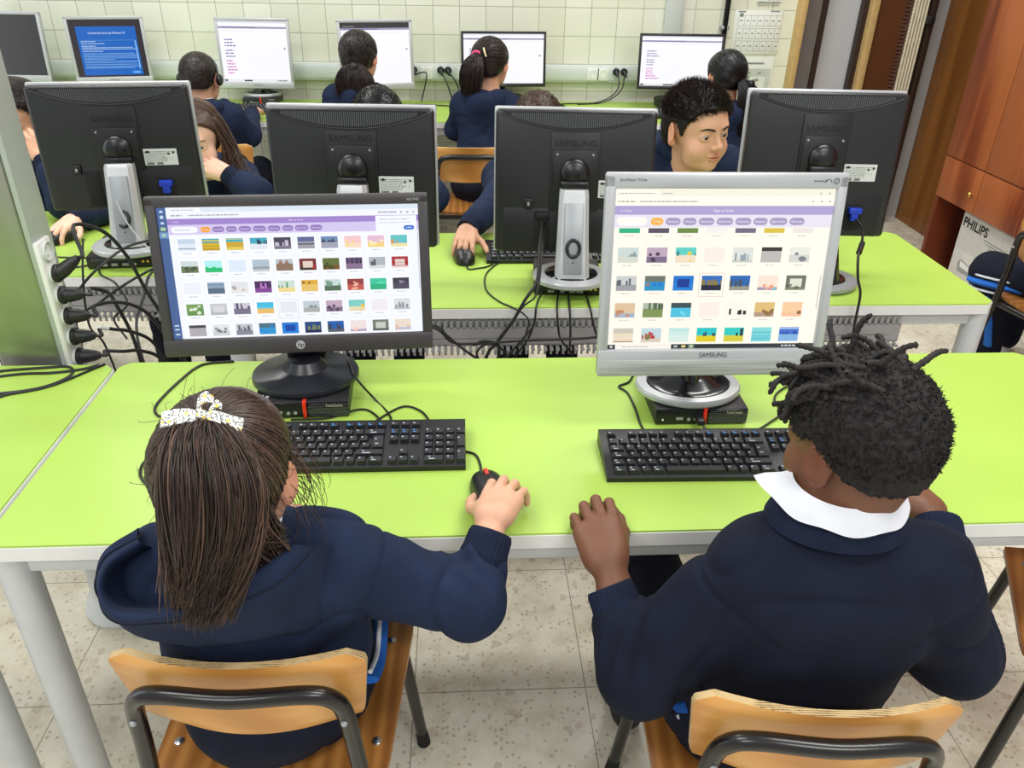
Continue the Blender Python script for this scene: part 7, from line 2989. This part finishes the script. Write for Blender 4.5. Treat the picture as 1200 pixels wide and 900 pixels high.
for i, (lab, pts) in enumerate((('black cable stretched level under the middle desk across the gap', [(-.20, 1.80, .71), (-.076, 1.79, .690), (-.031, 1.785, .652), (.033, 1.785, .648), (.160, 1.785, .655), (.331, 1.79, .660), (.42, 1.80, .69)]),
                                ('black cable sagging under the middle desk beside the dark framed screen', [(-.12, 1.79, .71), (-.063, 1.785, .694), (-.047, 1.782, .676), (.0, 1.78, .632), (.040, 1.785, .600), (.10, 1.80, .56)]),
                                ('coiled black cable tangled under the middle desk', [(.02, 1.79, .64), (.05, 1.785, .655), (.085, 1.79, .640), (.08, 1.79, .600), (.045, 1.79, .590), (.03, 1.79, .62), (.06, 1.785, .648), (.10, 1.79, .62), (.09, 1.80, .57), (.03, 1.80, .57)]),
                                ('black cable crossing the tangle under the middle desk', [(.17, 1.79, .690), (.13, 1.785, .640), (.10, 1.785, .605), (.06, 1.79, .58), (.02, 1.80, .56)]))):
    wire(lab, pts, .0032, group='cable tangle under the middle desk')

# power leads of the column sockets
ends = [[(-.825, 1.690, .985), (-.790, 1.74, .955), (-.760, 1.76, .890), (-.735, 1.765, .800), (-.700, 1.77, .700), (-.680, 1.77, .60)],
        [(-.800, 1.640, .862), (-.785, 1.68, .835), (-.795, 1.73, .780), (-.790, 1.76, .690), (-.79, 1.78, .55)],
        [(-.800, 1.640, .822), (-.765, 1.68, .812), (-.735, 1.72, .775), (-.715, 1.75, .710), (-.690, 1.77, .62), (-.67, 1.78, .5)],
        [(-.800, 1.636, .770), (-.780, 1.66, .755), (-.760, 1.69, .735), (-.735, 1.73, .690), (-.715, 1.76, .60)],
        [(-.800, 1.632, .715), (-.770, 1.65, .705), (-.740, 1.68, .690), (-.715, 1.72, .640), (-.70, 1.75, .5)]]
names = ['topmost', 'second', 'third', 'fourth', 'lowest']
for k in range(5):
    px, py, pz = SOCK[k + 1]
    base_ = A(-.931 + px, 1.622 + py, pz)
    t = thing('power_cable', 'black power cable in the %s used socket of the metal column' % names[k], 'power cable', tuple(base_), 0, 'power cables in the column sockets')
    tilt_ = A(1, .35, .75) if k == 0 else A(1, .30, -.10)
    tilt_ /= np.linalg.norm(tilt_)
    m = MB()
    m.tube([(0.001, 0, 0), (.012, 0, 0), (.016, 0, 0)], [.0185, .0195, .016], 20)
    L_ = .050 if k == 0 else .036
    m.tube([A(.010, 0, 0), A(.014, 0, 0) + tilt_ * .012, A(.014, 0, 0) + tilt_ * L_ * .7, A(.014, 0, 0) + tilt_ * L_], [.0165, .0150, .0120, .0070], 14)
    m.build('plug', 'black_plastic', t)
    st_ = A(.014, 0, 0) + tilt_ * L_
    pts = [st_, st_ + tilt_ * .012] + [A(*p) - base_ for p in ends[k]]
    m = MB()
    m.tube(spline(pts, 8), .0042 if k != 3 else .0040, 8)
    m.build('wire', 'cable_black', t)
    if k == 3:
        m = MB()
        q = spline(pts, 8)
        m.tube(q[14:22], .0048, 8)
        m.build('pale_sleeve', 'sticker', t)
for lab, pts, r in (('black cable slanting from the screen stand by the column down to the floor', [(-.790, 1.985, .850), (-.82, 1.90, .860), (-.850, 1.80, .845), (-.880, 1.765, .815), (-.905, 1.74, .780), (-.91, 1.74, .65)], .0032),
                    ('black cable crossing diagonally below the screen nearest the column', [(-.70, 1.86, .845), (-.771, 1.79, .822), (-.839, 1.76, .782), (-.900, 1.73, .735), (-.91, 1.73, .60)], .0030),
                    ('thin black cable dangling close to the column sockets', [(-.890, 1.85, .90), (-.885, 1.80, .84), (-.885, 1.77, .766), (-.882, 1.76, .711), (-.860, 1.76, .670), (-.85, 1.77, .55)], .0026),
                    ('black cable with lump joint hanging between the column and the dark framed screen', [(-.82, 2.06, .745), (-.83, 2.02, .735), (-.835, 1.98, .700), (-.835, 1.90, .66), (-.82, 1.85, .60), (-.80, 1.83, .50)], .0036),
                    ('black cable looping over the desk edge behind the metal column', [(-1.02, 2.21, .740), (-.98, 2.08, .7250), (-.93, 2.045, .71), (-.90, 2.02, .66), (-.93, 1.99, .63), (-.90, 1.97, .58)], .0028)):
    wire(lab, pts, r, group='cables hanging beside the column')
wire('thin white cable curving from the silver stand next to the socket column', [(-.925, 2.155, .900), (-.900, 2.13, .850), (-.855, 2.10, .800), (-.815, 2.08, .770), (-.790, 2.07, .745), (-.77, 2.06, .727)], .0018, mat='cable_grey')
wire('black mouse cable on the desk beside the socket column', [(-1.225, 2.29, .7225), (-1.22, 2.24, .7225), (-1.15, 2.21, .7225), (-1.05, 2.20, .7225), (-1.02, 2.17, .7225), (-1.06, 2.13, .7225), (-1.15, 2.12, .7225)], .0022)

# plugs in the wall trunking
for lab, x, pts in (('black plug in the wall trunking before the pink hair band, left of two', -.112, [(-.095, 4.655, .852), (-.072, 4.64, .80), (-.055, 4.64, .745), (-.05, 4.63, .7235), (-.02, 4.60, .7235)]),
                    ('black plug in the wall trunking before the pink hair band, right of two', -.072, [(-.052, 4.655, .856), (-.022, 4.64, .81), (-.005, 4.64, .750), (.005, 4.63, .7235), (.04, 4.60, .7235)]),
                    ('black plug in the wall trunking close behind the person with a low bunch', -.258, [(-.225, 4.66, .868), (-.19, 4.66, .868), (-.195, 4.65, .82), (-.215, 4.64, .745), (-.22, 4.63, .7235)]),
                    ('black plug in the wall trunking by the spiky haired person, left of two', .862, [(.875, 4.655, .850), (.872, 4.64, .80), (.83, 4.63, .755), (.74, 4.62, .7245), (.60, 4.60, .7235), (.50, 4.56, .7235)]),
                    ('black plug in the wall trunking by the spiky haired person, right of two', .906, [(.905, 4.655, .850), (.895, 4.64, .80), (.845, 4.63, .750), (.76, 4.61, .7235), (.64, 4.58, .7235)])):
    t = thing('power_cable', lab, 'power cable', (x, WY - .048, .880), 0, 'power cables in the wall trunking')
    m = MB()
    m.tube([(0, 0.004, 0), (0, -.014, 0), (0, -.018, 0)], [.0185, .0195, .015], 18)
    m.tube([(0, -.014, 0), (.004, -.028, -.012), (.010, -.034, -.024)], [.012, .009, .006], 12)
    m.build('plug', 'black_plastic', t)
    m = MB()
    o = A(x, WY - .048, .880)
    m.tube(spline([A(.010, -.034, -.024)] + [A(*p) - o for p in pts], 7), .0035, 8)
    m.build('wire', 'cable_black', t)
# loose cables on the wall desk
for lab, pts in (('black cables bundled on the wall desk beside the person with a headset', [(-1.02, 4.42, .7235), (-.96, 4.50, .7235), (-.90, 4.52, .726), (-.82, 4.50, .7235), (-.78, 4.56, .7235), (-.72, 4.52, .7235)]),
                 ('black cable on the wall desk running behind the person with a low bunch', [(-.30, 4.52, .7235), (-.22, 4.54, .7235), (-.12, 4.52, .7235), (-.03, 4.50, .7235), (.06, 4.52, .7235)]),
                 ('black cable looped on the wall desk above the hidden curly hair', [(-.76, 4.60, .7235), (-.70, 4.58, .7235), (-.66, 4.62, .7235), (-.60, 4.58, .7235)]),
                 ('black cable loop lying on the wall desk near the spiky haired person', [(.36, 4.50, .7235), (.44, 4.56, .7235), (.54, 4.55, .7235), (.56, 4.49, .7235), (.48, 4.46, .7235)])):
    wire(lab, pts, .0034, group='cables on the wall desk')

# power adapter under the front desk
t = thing('power_adapter', 'black power adapter fixed under the edge of the front green desk', 'adapter', (-.118, .990, .622))
m = MB()
m.rbox((0, 0, .005), (.082, .046, .032), .004)
m.build('case', 'black_plastic', t)
m = MB()
m.tube(spline([A(-.041, 0, .004), A(-.065, 0, .002), A(-.12, .01, -.006), A(-.20, .03, -.002), A(-.30, .05, .01)], 6), .0032, 8)
m.build('wire', 'cable_black', t)
